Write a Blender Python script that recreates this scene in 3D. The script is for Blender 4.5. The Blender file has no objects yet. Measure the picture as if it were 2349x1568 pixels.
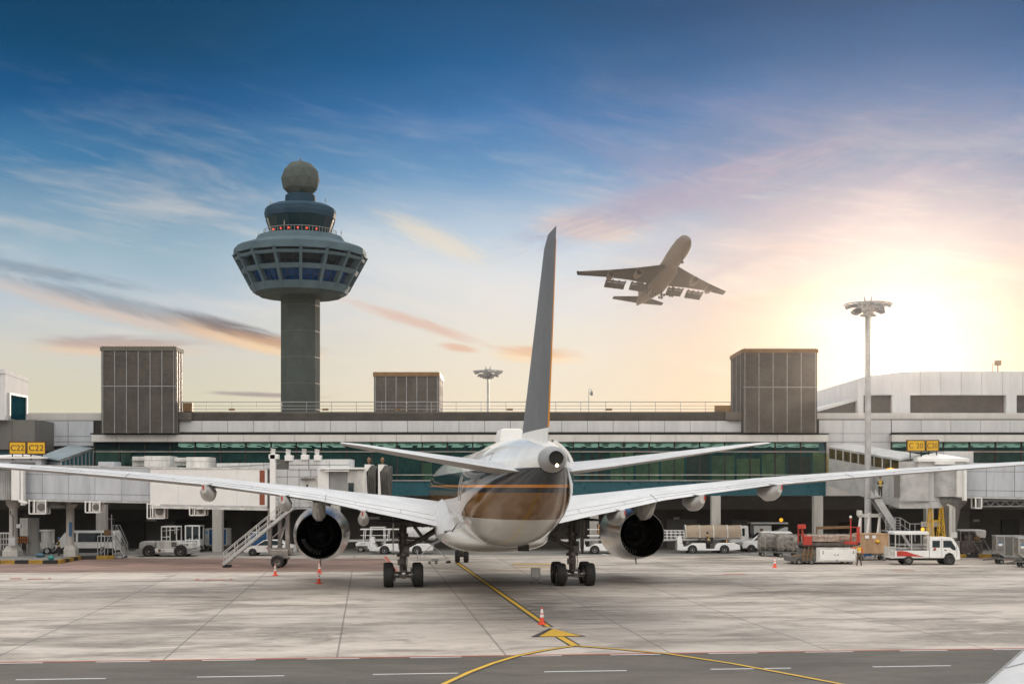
import bpy, bmesh, math, random
from mathutils import Vector, Matrix
R = math.radians
random.seed(7)
sc = bpy.context.scene
C = sc.collection

def S(r, g, b):
    f = lambda c: (c / 255 / 12.92) if c <= 10 else ((c / 255 + 0.055) / 1.055) ** 2.4
    return (f(r), f(g), f(b), 1.0)

# ------------------------------------------------------------------ camera
EYE = 6.3                      # the photographer stands at a first-floor terminal window
cd = bpy.data.cameras.new('camera'); cam = bpy.data.objects.new('camera', cd); C.objects.link(cam)
cam.location = (0, 0, EYE); cam.rotation_euler = (R(90), 0, 0)
cd.sensor_width = 36; cd.lens = 46.92; cd.shift_y = 0.1407
cd.clip_start = 0.5; cd.clip_end = 20000
sc.camera = cam
sc.view_settings.view_transform = 'Standard'; sc.view_settings.look = 'None'
sc.view_settings.exposure = 0.0; sc.view_settings.gamma = 1.0
sc.render.engine = 'CYCLES'
sc.cycles.use_denoising = True
sc.cycles.max_bounces = 6; sc.cycles.diffuse_bounces = 3; sc.cycles.glossy_bounces = 3; sc.cycles.volume_bounces = 0
sc.cycles.volume_max_steps = 64
sc.cycles.transparent_max_bounces = 16

SUN_AZ, SUN_EL = 16.0, 5.25     # degrees right of straight ahead, degrees above the horizon

# ------------------------------------------------------------------ sky
class X:
    """small arithmetic on node sockets"""
    nt = None
    def __init__(s, v): s.v = v
    @staticmethod
    def op(o, *a):
        n = X.nt.nodes.new('ShaderNodeMath'); n.operation = o
        for i, x in enumerate(a):
            x = x.v if isinstance(x, X) else x
            if isinstance(x, (int, float)): n.inputs[i].default_value = x
            else: X.nt.links.new(x, n.inputs[i])
        return X(n.outputs[0])
    def __add__(s, o): return X.op('ADD', s, o)
    __radd__ = __add__
    def __sub__(s, o): return X.op('SUBTRACT', s, o)
    def __rsub__(s, o): return X.op('SUBTRACT', o, s)
    def __mul__(s, o): return X.op('MULTIPLY', s, o)
    __rmul__ = __mul__
    def __truediv__(s, o): return X.op('DIVIDE', s, o)
def ex(a): return X.op('EXPONENT', a)
def gauss(a, w): return ex((a * a) * (-1.0 / (w * w)))
def smooth(a, lo, hi):
    n = X.nt.nodes.new('ShaderNodeMapRange'); n.interpolation_type = 'SMOOTHSTEP'
    X.nt.links.new(a.v, n.inputs['Value'])
    n.inputs['From Min'].default_value = lo; n.inputs['From Max'].default_value = hi
    return X(n.outputs['Result'])
def mixc(f, a, b):
    n = X.nt.nodes.new('ShaderNodeMix'); n.data_type = 'RGBA'; n.clamp_factor = True
    for i, x in ((0, f), (6, a), (7, b)):
        x = x.v if isinstance(x, X) else x
        if isinstance(x, (tuple, list, float, int)): n.inputs[i].default_value = x
        else: X.nt.links.new(x, n.inputs[i])
    return n.outputs[2]
def addc(a, b, f=1.0):
    n = X.nt.nodes.new('ShaderNodeMix'); n.data_type = 'RGBA'; n.blend_type = 'ADD'; n.clamp_factor = False
    for i, x in ((0, f), (6, a), (7, b)):
        x = x.v if isinstance(x, X) else x
        if isinstance(x, (tuple, list, float, int)): n.inputs[i].default_value = x
        else: X.nt.links.new(x, n.inputs[i])
    return n.outputs[2]
def ramp(f, stops, nt=None):
    nt = nt or X.nt
    n = nt.nodes.new('ShaderNodeValToRGB'); e = n.color_ramp.elements
    while len(e) < len(stops): e.new(0.5)
    for i, (p, c) in enumerate(stops): e[i].position = p; e[i].color = c
    nt.links.new(f.v if isinstance(f, X) else f, n.inputs[0])
    return n.outputs[0]
def comb(x, y, z=0.0):
    n = X.nt.nodes.new('ShaderNodeCombineXYZ')
    for i, a in enumerate((x, y, z)):
        if isinstance(a, X): X.nt.links.new(a.v, n.inputs[i])
        else: n.inputs[i].default_value = a
    return n.outputs[0]
def noise(vec, scale, detail=4, rough=0.55, dist=0.0):
    n = X.nt.nodes.new('ShaderNodeTexNoise')
    n.inputs['Scale'].default_value = scale; n.inputs['Detail'].default_value = detail
    n.inputs['Roughness'].default_value = rough; n.inputs['Distortion'].default_value = dist
    X.nt.links.new(vec, n.inputs['Vector'])
    return X(n.outputs['Fac'])

w = bpy.data.worlds.new('World'); sc.world = w; w.use_nodes = True
nt = w.node_tree; nt.nodes.clear(); X.nt = nt
tc = nt.nodes.new('ShaderNodeTexCoord')
sep = nt.nodes.new('ShaderNodeSeparateXYZ'); nt.links.new(tc.outputs['Generated'], sep.inputs[0])
dx, dy, dz = X(sep.outputs[0]), X(sep.outputs[1]), X(sep.outputs[2])
el = X.op('ARCSINE', dz) * 57.2958
az = X.op('ARCTAN2', dx, dy) * 57.2958
# large soft disturbance so that the colour bands are not ruler-straight
warp = noise(comb(az * 0.06 + 3.1, el * 0.16), 1.0, 3) - 0.5
elw = el + warp * 3.4
t = X.op('MAXIMUM', elw, 0.0) / 40.0
def stops(l): return [(e / 40.0, S(*c)) for e, c in l]
left = ramp(t, stops([(0, (226, 216, 186)), (3.4, (219, 213, 190)), (5.6, (214, 212, 202)), (7.6, (190, 203, 214)), (10, (158, 186, 202)),
                      (13.1, (66, 126, 170)), (15.2, (20, 88, 140)), (17.5, (0, 72, 114)), (20.0, (0, 58, 92)), (40, (40, 100, 150))]))
mid = ramp(t, stops([(0, (244, 226, 194)), (3.4, (241, 227, 202)), (5.9, (237, 228, 212)), (8.6, (224, 226, 228)), (10.2, (196, 212, 226)),
                     (13, (108, 156, 198)), (15.5, (52, 118, 176)), (17.5, (0, 92, 148)), (20, (0, 76, 124)), (40, (50, 112, 165))]))
right = ramp(t, stops([(0, (238, 202, 160)), (3.4, (236, 202, 164)), (6.0, (224, 194, 168)), (8.0, (204, 184, 178)), (10.2, (164, 164, 184)),
                       (13, (98, 134, 180)), (15.5, (48, 112, 170)), (17.5, (0, 92, 148)), (20, (0, 74, 124)), (40, (45, 105, 160))]))
base = mixc(smooth(az, -16.0, 0.0), left, mid)
base = mixc(smooth(az, 2.0, 13.0), base, right)
# thin high cloud: streaked noise, warm low down and lilac higher up
def streak(slope, sx, sy, seed, det=5):
    q = el + az * slope
    return noise(comb(az * sx + seed, q * sy + seed * 2.3), 1.0, det, 0.6, 0.35)
wis = smooth(streak(0.16, 0.11, 0.55, 4.0), 0.46, 0.78) * smooth(el, 2.5, 6.0) * (1.0 - smooth(el, 11.0, 16.5))
base = mixc(wis * 0.42, base, S(246, 232, 216))
w2 = smooth(streak(-0.22, 0.16, 0.42, 9.0), 0.42, 0.72) * smooth(az, 0.0, 5.0) * smooth(el, 6.5, 9.5) * (1.0 - smooth(el, 12.0, 17.0))
base = mixc(w2 * 0.42, base, S(166, 160, 188))
w4 = smooth(streak(0.24, 0.13, 0.5, 21.0), 0.46, 0.76) * smooth(az, 1.0, 4.0) * (1.0 - smooth(az, 9.0, 15.0)) * smooth(el, 10.0, 12.5) * (1.0 - smooth(el, 14.0, 18.0))
base = mixc(w4 * 0.5, base, S(150, 152, 190))
w5 = smooth(streak(0.10, 0.10, 0.35, 33.0), 0.50, 0.80) * (1.0 - smooth(el, 15.0, 19.5)) * smooth(el, 7.0, 11.0)
base = mixc(w5 * 0.16, base, S(170, 190, 212))
w3 = smooth(streak(0.05, 0.10, 0.7, 14.0), 0.48, 0.74) * smooth(az, 5.0, 12.0) * smooth(el, 2.5, 5.0) * (1.0 - smooth(el, 8.0, 11.0))
base = mixc(w3 * 0.55, base, S(240, 202, 170))
# individual clouds: centre az, el, half length, half height, tilt, colour, strength
def cloud(b, a0, e0, la, le, slope, col, k, seed, under=None):
    da = az - a0
    q = (el - e0) - da * slope
    n1 = noise(comb(az * 0.42 + seed, q * 2.6 + seed + az * 0.1), 1.0, 7, 0.68, 0.9)
    m = ex((da * da) * (-1.0 / (la * la)) - (q * q) * (1.0 / (le * le)))
    m = smooth(m * (n1 * 2.1 - 0.06), 0.18, 0.95)
    if under:
        qq = q + le * 0.85
        mu = ex((da * da) * (-1.0 / (la * la * 1.25)) - (qq * qq) * (1.0 / (le * le * 1.5)))
        mu = smooth(mu * (0.1 + n1 * 1.75), 0.2, 0.95)
        b = mixc(mu * 0.66, b, under)
    return mixc(m * k, b, col)
PEACH, GREY, MAUVE, CREAM = S(246, 196, 150), S(132, 122, 124), S(176, 152, 152), S(248, 228, 196)
base = cloud(base, -15.6, 7.3, 6.5, 0.42, -0.20, S(126, 144, 160), 0.58, 1.0, S(222, 196, 178))
base = cloud(base, -20.0, 8.7, 5.0, 0.30, -0.12, S(134, 152, 168), 0.7, 6.0)
base = cloud(base, -11.9, 6.6, 2.6, 0.36, -0.24, S(120, 110, 112), 0.80, 2.0, S(242, 200, 160))
base = cloud(base, -10.2, 6.1, 2.2, 0.30, -0.18, S(200, 158, 132), 0.75, 12.0, S(252, 220, 178))
base = cloud(base, -16.5, 5.9, 3.4, 0.32, 0.02, MAUVE, 0.6, 3.0, S(240, 204, 172))
base = cloud(base, -10.6, 3.85, 2.6, 0.12, -0.03, S(166, 150, 152), 0.85, 5.0)
base = cloud(base, -4.2, 7.0, 3.4, 0.28, -0.30, S(224, 186, 168), 0.7, 7.0)
base = cloud(base, -2.3, 5.9, 0.9, 0.20, -0.12, S(226, 168, 136), 0.6, 8.0)
base = cloud(base, 1.1, 5.75, 1.9, 0.28, -0.06, S(232, 182, 144), 0.65, 9.0, S(252, 220, 176))
base = cloud(base, -3.3, 10.5, 2.6, 0.62, -0.40, CREAM, 0.55, 10.0)
base = cloud(base, -4.8, 9.6, 4.0, 1.3, -0.25, S(232, 230, 226), 0.40, 18.0)
base = cloud(base, 3.4, 11.0, 2.6, 0.75, -0.1, S(228, 208, 196), 0.8, 11.0)
base = cloud(base, 7.5, 12.2, 7.5, 0.95, 0.26, S(164, 156, 182), 0.65, 15.0)
base = cloud(base, 5.5, 13.6, 5.5, 0.75, -0.40, S(128, 146, 186), 0.40, 16.0)
base = cloud(base, 15.0, 8.2, 7.0, 0.55, 0.10, S(226, 186, 166), 0.5, 17.0)
w6 = smooth(streak(0.18, 0.30, 1.9, 41.0, 7), 0.50, 0.78) * smooth(el, 4.0, 8.0) * (1.0 - smooth(el, 12.0, 18.0))
base = mixc(w6 * 0.16, base, S(226, 222, 224))
w7 = smooth(streak(-0.30, 0.24, 1.5, 51.0, 7), 0.50, 0.78) * smooth(az, -2.0, 5.0) * smooth(el, 5.0, 9.0) * (1.0 - smooth(el, 12.0, 17.0))
base = mixc(w7 * 0.18, base, S(196, 178, 194))
# the sun's aureole
sv = Vector((math.sin(R(SUN_AZ)) * math.cos(R(SUN_EL)), math.cos(R(SUN_AZ)) * math.cos(R(SUN_EL)), math.sin(R(SUN_EL))))
dot = dx * sv.x + dy * sv.y + dz * sv.z
ang = X.op('ARCCOSINE', X.op('MINIMUM', dot, 1.0)) * 57.2958
base = mixc(gauss(ang, 8.0) * 0.45, base, S(190, 158, 124))
base = addc(base, S(255, 242, 222), ex(ang * (-1 / 2.0)) * 0.34)
base = addc(base, S(255, 214, 160), ex(ang * (-1 / 5.5)) * 0.02)
base = addc(base, (1.0, 0.95, 0.86, 1), gauss(ang, 0.85) * 6.0)
# bright cloud deck overhead and behind the photographer
deck = noise(comb(dx * 1.6 / (dz + 0.25), dy * 1.6 / (dz + 0.25)), 1.0, 4)
dk = ramp(deck, [(0.25, (1.05, 1.07, 1.12, 1)), (0.7, (1.85, 1.81, 1.74, 1))])
base = mixc(smooth(el, 22.0, 42.0), base, dk)
back = ramp(X.op('MAXIMUM', el, 0.0) / 90.0, [(0.0, (0.30, 0.28, 0.26, 1)), (0.10, (0.55, 0.53, 0.50, 1)), (0.24, (1.95, 1.87, 1.76, 1)), (1.0, (2.05, 2.0, 1.9, 1))])
base = mixc(1.0 - smooth(dy, -0.45, 0.25), base, back)
sky = nt.nodes.new('ShaderNodeTexSky'); sky.sky_type = 'NISHITA'; sky.sun_disc = False
sky.sun_elevation = R(SUN_EL); sky.sun_rotation = R(SUN_AZ)
bg1 = nt.nodes.new('ShaderNodeBackground'); nt.links.new(base, bg1.inputs[0]); bg1.inputs[1].default_value = 0.96
bg2 = nt.nodes.new('ShaderNodeBackground'); nt.links.new(sky.outputs[0], bg2.inputs[0]); bg2.inputs[1].default_value = 0.001
ad = nt.nodes.new('ShaderNodeAddShader'); nt.links.new(bg1.outputs[0], ad.inputs[0]); nt.links.new(bg2.outputs[0], ad.inputs[1])
wo = nt.nodes.new('ShaderNodeOutputWorld'); nt.links.new(ad.outputs[0], wo.inputs[0])

sl = bpy.data.lights.new('sun', 'SUN'); sl.energy = 3.0; sl.angle = R(0.5); sl.color = (1.0, 0.80, 0.62)
so = bpy.data.objects.new('sun', sl); C.objects.link(so)
so.rotation_euler = (-sv).to_track_quat('-Z', 'Y').to_euler(); so.location = sv * 300

# ------------------------------------------------------------------ mesh helpers
FPX, UC, VH = 3060.0, 1174.0, 1114.0
def at(u, v, y):
    """a surveyed point: bearing u and height reading v taken from the photograph, y metres away"""
    return Vector(((u - UC) * y / FPX, y, EYE + (VH - v) * y / FPX))
def ax(u, y): return (u - UC) * y / FPX
def az_(v, y): return EYE + (VH - v) * y / FPX
def gy(v): return EYE * FPX / (v - VH)          # distance of a ground point read at v

class MB:
    def __init__(s): s.v = []; s.f = []; s.m = []; s.mi = 0
    def add(s, vs, fs):
        b = len(s.v); s.v += [tuple(p) for p in vs]
        for f in fs: s.f.append([b + i for i in f]); s.m.append(s.mi)
        return s
    def hexa(s, p):
        return s.add(p, [(0, 1, 2, 3), (4, 7, 6, 5), (0, 4, 5, 1), (1, 5, 6, 2), (2, 6, 7, 3), (3, 7, 4, 0)])
    def box(s, x0, x1, y0, y1, z0, z1):
        return s.hexa([(x0, y0, z0), (x1, y0, z0), (x1, y1, z0), (x0, y1, z0), (x0, y0, z1), (x1, y0, z1), (x1, y1, z1), (x0, y1, z1)])
    def cbox(s, c, sx, sy, sz, rz=0.0, ry=0.0):
        M = Matrix.Translation(c) @ Matrix.Rotation(rz, 4, 'Z') @ Matrix.Rotation(ry, 4, 'Y')
        q = [(-sx / 2, -sy / 2, -sz / 2), (sx / 2, -sy / 2, -sz / 2), (sx / 2, sy / 2, -sz / 2), (-sx / 2, sy / 2, -sz / 2)]
        q += [(a, b, sz / 2) for a, b, _ in q]
        return s.hexa([M @ Vector(p) for p in q])
    def bar(s, p, q, a, b=None, up=(0, 0, 1)):
        p, q = Vector(p), Vector(q); b = b or a
        d = (q - p).normalized(); u = Vector(up)
        if abs(d.dot(u)) > 0.98: u = Vector((0, 1, 0))
        r = d.cross(u).normalized() * a / 2; u = r.cross(d).normalized() * b / 2
        return s.hexa([p - r - u, p + r - u, p + r + u, p - r + u, q - r - u, q + r - u, q + r + u, q - r + u])
    def loft(s, rings, cap=True, closed=True):
        n = len(rings[0]); b = len(s.v)
        for r in rings: s.v += [tuple(p) for p in r]
        for i in range(len(rings) - 1):
            for j in range(n if closed else n - 1):
                k = (j + 1) % n
                s.f.append([b + i * n + j, b + i * n + k, b + (i + 1) * n + k, b + (i + 1) * n + j]); s.m.append(s.mi)
        if cap:
            s.f.append([b + j for j in range(n)]); s.m.append(s.mi)
            s.f.append([b + (len(rings) - 1) * n + j for j in range(n)]); s.m.append(s.mi)
        return s
    def frame(s, d):
        d = Vector(d).normalized(); u = Vector((0, 0, 1)) if abs(d.z) < 0.95 else Vector((1, 0, 0))
        r = d.cross(u).normalized(); return r, r.cross(d).normalized()
    def cyl(s, p, q, r, r2=None, n=12, cap=True):
        p, q = Vector(p), Vector(q); r2 = r if r2 is None else r2
        a, b = s.frame(q - p); T = [2 * math.pi * k / n for k in range(n)]
        return s.loft([[p + (a * math.cos(t) + b * math.sin(t)) * r for t in T], [q + (a * math.cos(t) + b * math.sin(t)) * r2 for t in T]], cap)
    def tube(s, pts, r, n=8):
        pts = [Vector(p) for p in pts]; rings = []; T = [2 * math.pi * k / n for k in range(n)]
        for i, p in enumerate(pts):
            d = pts[min(i + 1, len(pts) - 1)] - pts[max(i - 1, 0)]
            a, b = s.frame(d); rings.append([p + (a * math.cos(t) + b * math.sin(t)) * r for t in T])
        return s.loft(rings)
    def lathe(s, prof, c=(0, 0, 0), axis='Z', n=24, cap=False, off=0.0):
        """prof: (radius, height along axis)"""
        c = Vector(c); rings = []
        for r, h in prof:
            ring = []
            for k in range(n):
                t = off + 2 * math.pi * k / n; a, b = r * math.cos(t), r * math.sin(t)
                ring.append(c + Vector({'Z': (a, b, h), 'Y': (a, h, b), 'X': (h, a, b)}[axis]))
            rings.append(ring)
        return s.loft(rings, cap)
    def prism(s, poly, a, b, plane='XZ'):
        f = {'XZ': lambda p, h: (p[0], h, p[1]), 'XY': lambda p, h: (p[0], p[1], h), 'YZ': lambda p, h: (h, p[0], p[1])}[plane]
        return s.loft([[f(p, a) for p in poly], [f(p, b) for p in poly]])
    def ball(s, c, r, n=12, m=8, sz=1.0):
        prof = [(max(r * math.sin(math.pi * i / m), 1e-3), -r * sz * math.cos(math.pi * i / m)) for i in range(m + 1)]
        return s.lathe(prof, c, 'Z', n, cap=True)
    def panels(s, p, q, z0, z1, nx, nz, th, gap=0.04, z0b=None, z1b=None, rows=None):
        """cladding panels with open joints along the wall from p to q (plan points)"""
        p, q = Vector(p), Vector(q); d = (q - p); L = d.length; d = d / L; n = Vector((d.y, -d.x))
        z0b = z0 if z0b is None else z0b; z1b = z1 if z1b is None else z1b
        rows = rows or [k / nz for k in range(nz + 1)]
        for i in range(nx):
            u0, u1 = L * i / nx + gap / 2, L * (i + 1) / nx - gap / 2
            for k in range(len(rows) - 1):
                P = []
                for off in (0, th):
                    for u, e in ((u0, 0), (u1, 0), (u1, 1), (u0, 1)):
                        f = u / L; za, zb = z0 + (z0b - z0) * f, z1 + (z1b - z1) * f
                        zz = za + (zb - za) * rows[k + e] + (gap / 2 if e == 0 else -gap / 2)
                        P.append((p.x + d.x * u + n.x * off, p.y + d.y * u + n.y * off, zz))
                s.hexa(P)
        return s
    def build(s, name, mats, parent=None, smooth=0, bevel=0.0, world=False, label=None, seg=2):
        me = bpy.data.meshes.new(name)
        vs = s.v
        if world and parent is not None:
            Mi = MW[parent.name].inverted(); vs = [tuple(Mi @ Vector(p)) for p in s.v]
        me.from_pydata(vs, [], s.f)
        bm = bmesh.new(); bm.from_mesh(me); bmesh.ops.recalc_face_normals(bm, faces=bm.faces); bm.to_mesh(me); bm.free()
        for m in (mats if isinstance(mats, (list, tuple)) else [mats]): me.materials.append(m)
        if any(s.m) and len(s.m) == len(me.polygons): me.polygons.foreach_set('material_index', s.m)
        if smooth:
            me.polygons.foreach_set('use_smooth', [True] * len(me.polygons)); me.set_sharp_from_angle(angle=R(smooth))
        o = bpy.data.objects.new(name, me); C.objects.link(o)
        if parent is not None: o.parent = parent; MW[o.name] = MW[parent.name]
        else: MW[o.name] = Matrix.Identity(4)
        if bevel:
            b = o.modifiers.new('bevel', 'BEVEL'); b.width = bevel; b.segments = seg; b.limit_method = 'ANGLE'; b.angle_limit = R(35)
        if label: o['label'] = label
        return o
MW = {}
def thing(name, label, cat, loc=(0, 0, 0), rz=0.0, group=None):
    o = bpy.data.objects.new(name, None); C.objects.link(o)
    o.location = loc; o.rotation_euler = (0, 0, rz); o.empty_display_size = 0.3
    MW[o.name] = Matrix.Translation(loc) @ Matrix.Rotation(rz, 4, 'Z')
    o['label'] = label; o['category'] = cat
    if group: o['group'] = group
    return o
def struct(o, kind='structure', label=None, cat=None):
    o['kind'] = kind
    if label: o['label'] = label
    if cat: o['category'] = cat
    return o
def dup(root, loc, rz, label):
    r = root.copy(); C.objects.link(r); r.location = loc; r.rotation_euler = (0, 0, rz); r['label'] = label
    MW[r.name] = Matrix.Translation(loc) @ Matrix.Rotation(rz, 4, 'Z')
    for ch in list(root.children):
        c = ch.copy(); C.objects.link(c); c.parent = r
        for g in list(ch.children):
            d = g.copy(); C.objects.link(d); d.parent = c
    return r

# ------------------------------------------------------------------ materials
def mat(name, col, rough=0.5, metal=0.0, var=0.14, scale=1.2, bump=0.0, coat=0.0, streak=False, spec=0.5, dirt=None):
    m = bpy.data.materials.new(name); m.use_nodes = True; t = m.node_tree; X.nt = t
    b = t.nodes['Principled BSDF']
    tcn = t.nodes.new('ShaderNodeTexCoord'); mp = t.nodes.new('ShaderNodeMapping')
    t.links.new(tcn.outputs['Object'], mp.inputs[0])
    mp.inputs['Scale'].default_value = (1, 1, 0.16) if streak else (1, 1, 1)
    n = noise(mp.outputs[0], scale, 6, 0.62)
    n2 = noise(mp.outputs[0], scale * 7.3, 4, 0.6)
    f = smooth(n * 0.7 + n2 * 0.3, 0.34, 0.66)
    c = tuple(col[:3]) + (1,)
    d = dirt or tuple(x * (1 - 2.2 * var) for x in col[:3]) + (1,)
    d = tuple(max(x, 0.002) for x in d[:3]) + (1,)
    hi = tuple(min(x * (1 + var * 0.5), 1) for x in col[:3]) + (1,)
    t.links.new(mixc(f, d, hi), b.inputs['Base Color'])
    rr = n2 * 0.22 + (rough - 0.11)
    t.links.new(X.op('MAXIMUM', rr, 0.03).v, b.inputs['Roughness'])
    b.inputs['Metallic'].default_value = metal; b.inputs['Coat Weight'].default_value = coat
    b.inputs['Coat Roughness'].default_value = 0.08
    b.inputs['Specular IOR Level'].default_value = spec
    if bump:
        bn = t.nodes.new('ShaderNodeBump'); bn.inputs['Strength'].default_value = bump; bn.inputs['Distance'].default_value = 0.02
        t.links.new(n2.v, bn.inputs['Height']); t.links.new(bn.outputs[0], b.inputs['Normal'])
    return m
def lamp_mat(name, col, power):
    m = bpy.data.materials.new(name); m.use_nodes = True; b = m.node_tree.nodes['Principled BSDF']
    b.inputs['Base Color'].default_value = tuple(c * 0.5 for c in col[:3]) + (1,)
    b.inputs['Emission Color'].default_value = tuple(col[:3]) + (1,); b.inputs['Emission Strength'].default_value = power
    return m
def glass(name, tint, through=0.5, rough=0.03):
    m = bpy.data.materials.new(name); m.use_nodes = True; t = m.node_tree; t.nodes.clear()
    o = t.nodes.new('ShaderNodeOutputMaterial'); tr = t.nodes.new('ShaderNodeBsdfTransparent'); tr.inputs[0].default_value = tint
    p = t.nodes.new('ShaderNodeBsdfPrincipled'); p.inputs['Base Color'].default_value = tuple(x * 0.12 for x in tint[:3]) + (1,)
    p.inputs['Roughness'].default_value = rough
    mx = t.nodes.new('ShaderNodeMixShader'); mx.inputs[0].default_value = 1 - through
    t.links.new(tr.outputs[0], mx.inputs[1]); t.links.new(p.outputs[0], mx.inputs[2]); t.links.new(mx.outputs[0], o.inputs[0])
    return m
M = {}
M['white'] = mat('white_paint', (0.80, 0.79, 0.77), 0.45, var=0.03)
M['vwhite'] = mat('vehicle_white', (0.80, 0.80, 0.79), 0.30, var=0.05, coat=0.3)
M['dwhite'] = mat('dirty_white', (0.66, 0.65, 0.62), 0.5, var=0.16, streak=True)
M['clad'] = mat('grey_white_cladding', (0.60, 0.60, 0.60), 0.7, var=0.06, scale=0.5, streak=True, spec=0.12)
M['bridge'] = mat('pale_blue_grey_panel', (0.50, 0.52, 0.56), 0.4, var=0.09, scale=0.8, streak=True)
M['fascia'] = mat('pale_grey_fascia', (0.62, 0.60, 0.57), 0.45, var=0.06, scale=0.6, streak=True)
M['louvre'] = mat('brown_grey_louvre', (0.15, 0.138, 0.122), 0.75, var=0.12, scale=0.4, spec=0.12)
M['rust'] = mat('rust_orange_trim', (0.20, 0.115, 0.05), 0.6, var=0.12)
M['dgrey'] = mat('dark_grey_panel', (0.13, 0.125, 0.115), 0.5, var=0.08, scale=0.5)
M['mgrey'] = mat('mid_grey_metal', (0.30, 0.30, 0.30), 0.45, var=0.12)
M['lgrey'] = mat('light_grey_metal', (0.48, 0.48, 0.47), 0.42, var=0.12)
M['galv'] = mat('galvanised_steel', (0.52, 0.53, 0.54), 0.38, 0.6, var=0.14)
M['steel'] = mat('dull_steel', (0.36, 0.33, 0.31), 0.4, 0.7, var=0.2)
M['gear'] = mat('grimy_gear_metal', (0.15, 0.13, 0.115), 0.45, 0.5, var=0.25, scale=3)
M['black'] = mat('black_paint', (0.018, 0.018, 0.018), 0.5, var=0.2)
M['rubber'] = mat('tyre_rubber', (0.022, 0.021, 0.02), 0.72, var=0.22, scale=4, bump=0.2)
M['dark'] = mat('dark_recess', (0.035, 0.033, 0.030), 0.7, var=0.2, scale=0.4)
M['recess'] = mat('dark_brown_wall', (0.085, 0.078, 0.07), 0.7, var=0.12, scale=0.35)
M['teal'] = mat('teal_spandrel', (0.015, 0.085, 0.11), 0.3, var=0.1, scale=0.3)
M['tealroof'] = mat('blue_grey_sheet_roof', (0.22, 0.28, 0.31), 0.4, 0.2, var=0.1)
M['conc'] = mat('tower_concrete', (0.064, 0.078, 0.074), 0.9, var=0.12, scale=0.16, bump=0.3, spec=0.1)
M['concp'] = mat('pale_concrete', (0.45, 0.43, 0.40), 0.8, var=0.12, scale=0.6, streak=True)
M['conclow'] = mat('grey_concrete', (0.24, 0.235, 0.225), 0.85, var=0.15, scale=0.7, streak=True)
M['yellow'] = mat('yellow_paint', (0.72, 0.42, 0.02), 0.5, var=0.1)
M['orange'] = mat('orange_plastic', (0.80, 0.07, 0.02), 0.45, var=0.08)
M['red'] = mat('red_paint', (0.48, 0.045, 0.028), 0.45, var=0.12)
M['rbrown'] = mat('red_brown_stripe', (0.26, 0.07, 0.035), 0.5, var=0.08)
M['blue'] = mat('blue_curtain', (0.012, 0.075, 0.20), 0.6, var=0.16, scale=2, bump=0.3)
M['tan'] = mat('tan_canvas', (0.33, 0.26, 0.19), 0.7, var=0.1, scale=1.2, bump=0.2)
M['wood'] = mat('plywood', (0.48, 0.31, 0.18), 0.7, var=0.16, scale=1.5, streak=True)
M['wrap'] = mat('plastic_wrap', (0.27, 0.245, 0.215), 0.28, var=0.35, scale=3, bump=0.6, coat=0.4)
M['boxes'] = mat('wrapped_cartons', (0.42, 0.30, 0.23), 0.45, var=0.3, scale=3.5, bump=0.4)
M['alu'] = mat('container_aluminium', (0.40, 0.39, 0.37), 0.35, 0.7, var=0.2, scale=2.2)
M['car_glass'] = mat('vehicle_glass', (0.02, 0.035, 0.04), 0.06, var=0.1)
M['skin'] = mat('skin', (0.26, 0.14, 0.09), 0.6, var=0.05)
M['vest'] = mat('yellow_vest', (0.85, 0.55, 0.02), 0.6, var=0.08)
M['vorange'] = mat('orange_cloth', (0.80, 0.15, 0.03), 0.7, var=0.1)
M['cloth'] = mat('dark_trousers', (0.04, 0.035, 0.03), 0.8, var=0.15)
M['navy'] = mat('navy_cloth', (0.02, 0.03, 0.06), 0.8, var=0.15)
M['hair'] = mat('black_hair', (0.012, 0.01, 0.01), 0.5, var=0.1)
M['helmet'] = mat('blue_helmet', (0.02, 0.16, 0.45), 0.35, var=0.05)
M['sign'] = mat('sign_yellow', (0.75, 0.44, 0.02), 0.5, var=0.05)
M['signtxt'] = mat('sign_lettering', (0.07, 0.03, 0.015), 0.6, var=0.05)
M['amber'] = lamp_mat('amber_lamp', (1.0, 0.45, 0.03), 1.2)
M['redlamp'] = lamp_mat('red_lamp', (1.0, 0.06, 0.02), 2.2)
M['wlamp'] = lamp_mat('white_lamp', (1.0, 0.85, 0.55), 6.0)
M['ceil'] = lamp_mat('ceiling_light', (1.0, 0.85, 0.62), 1.0)

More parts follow.
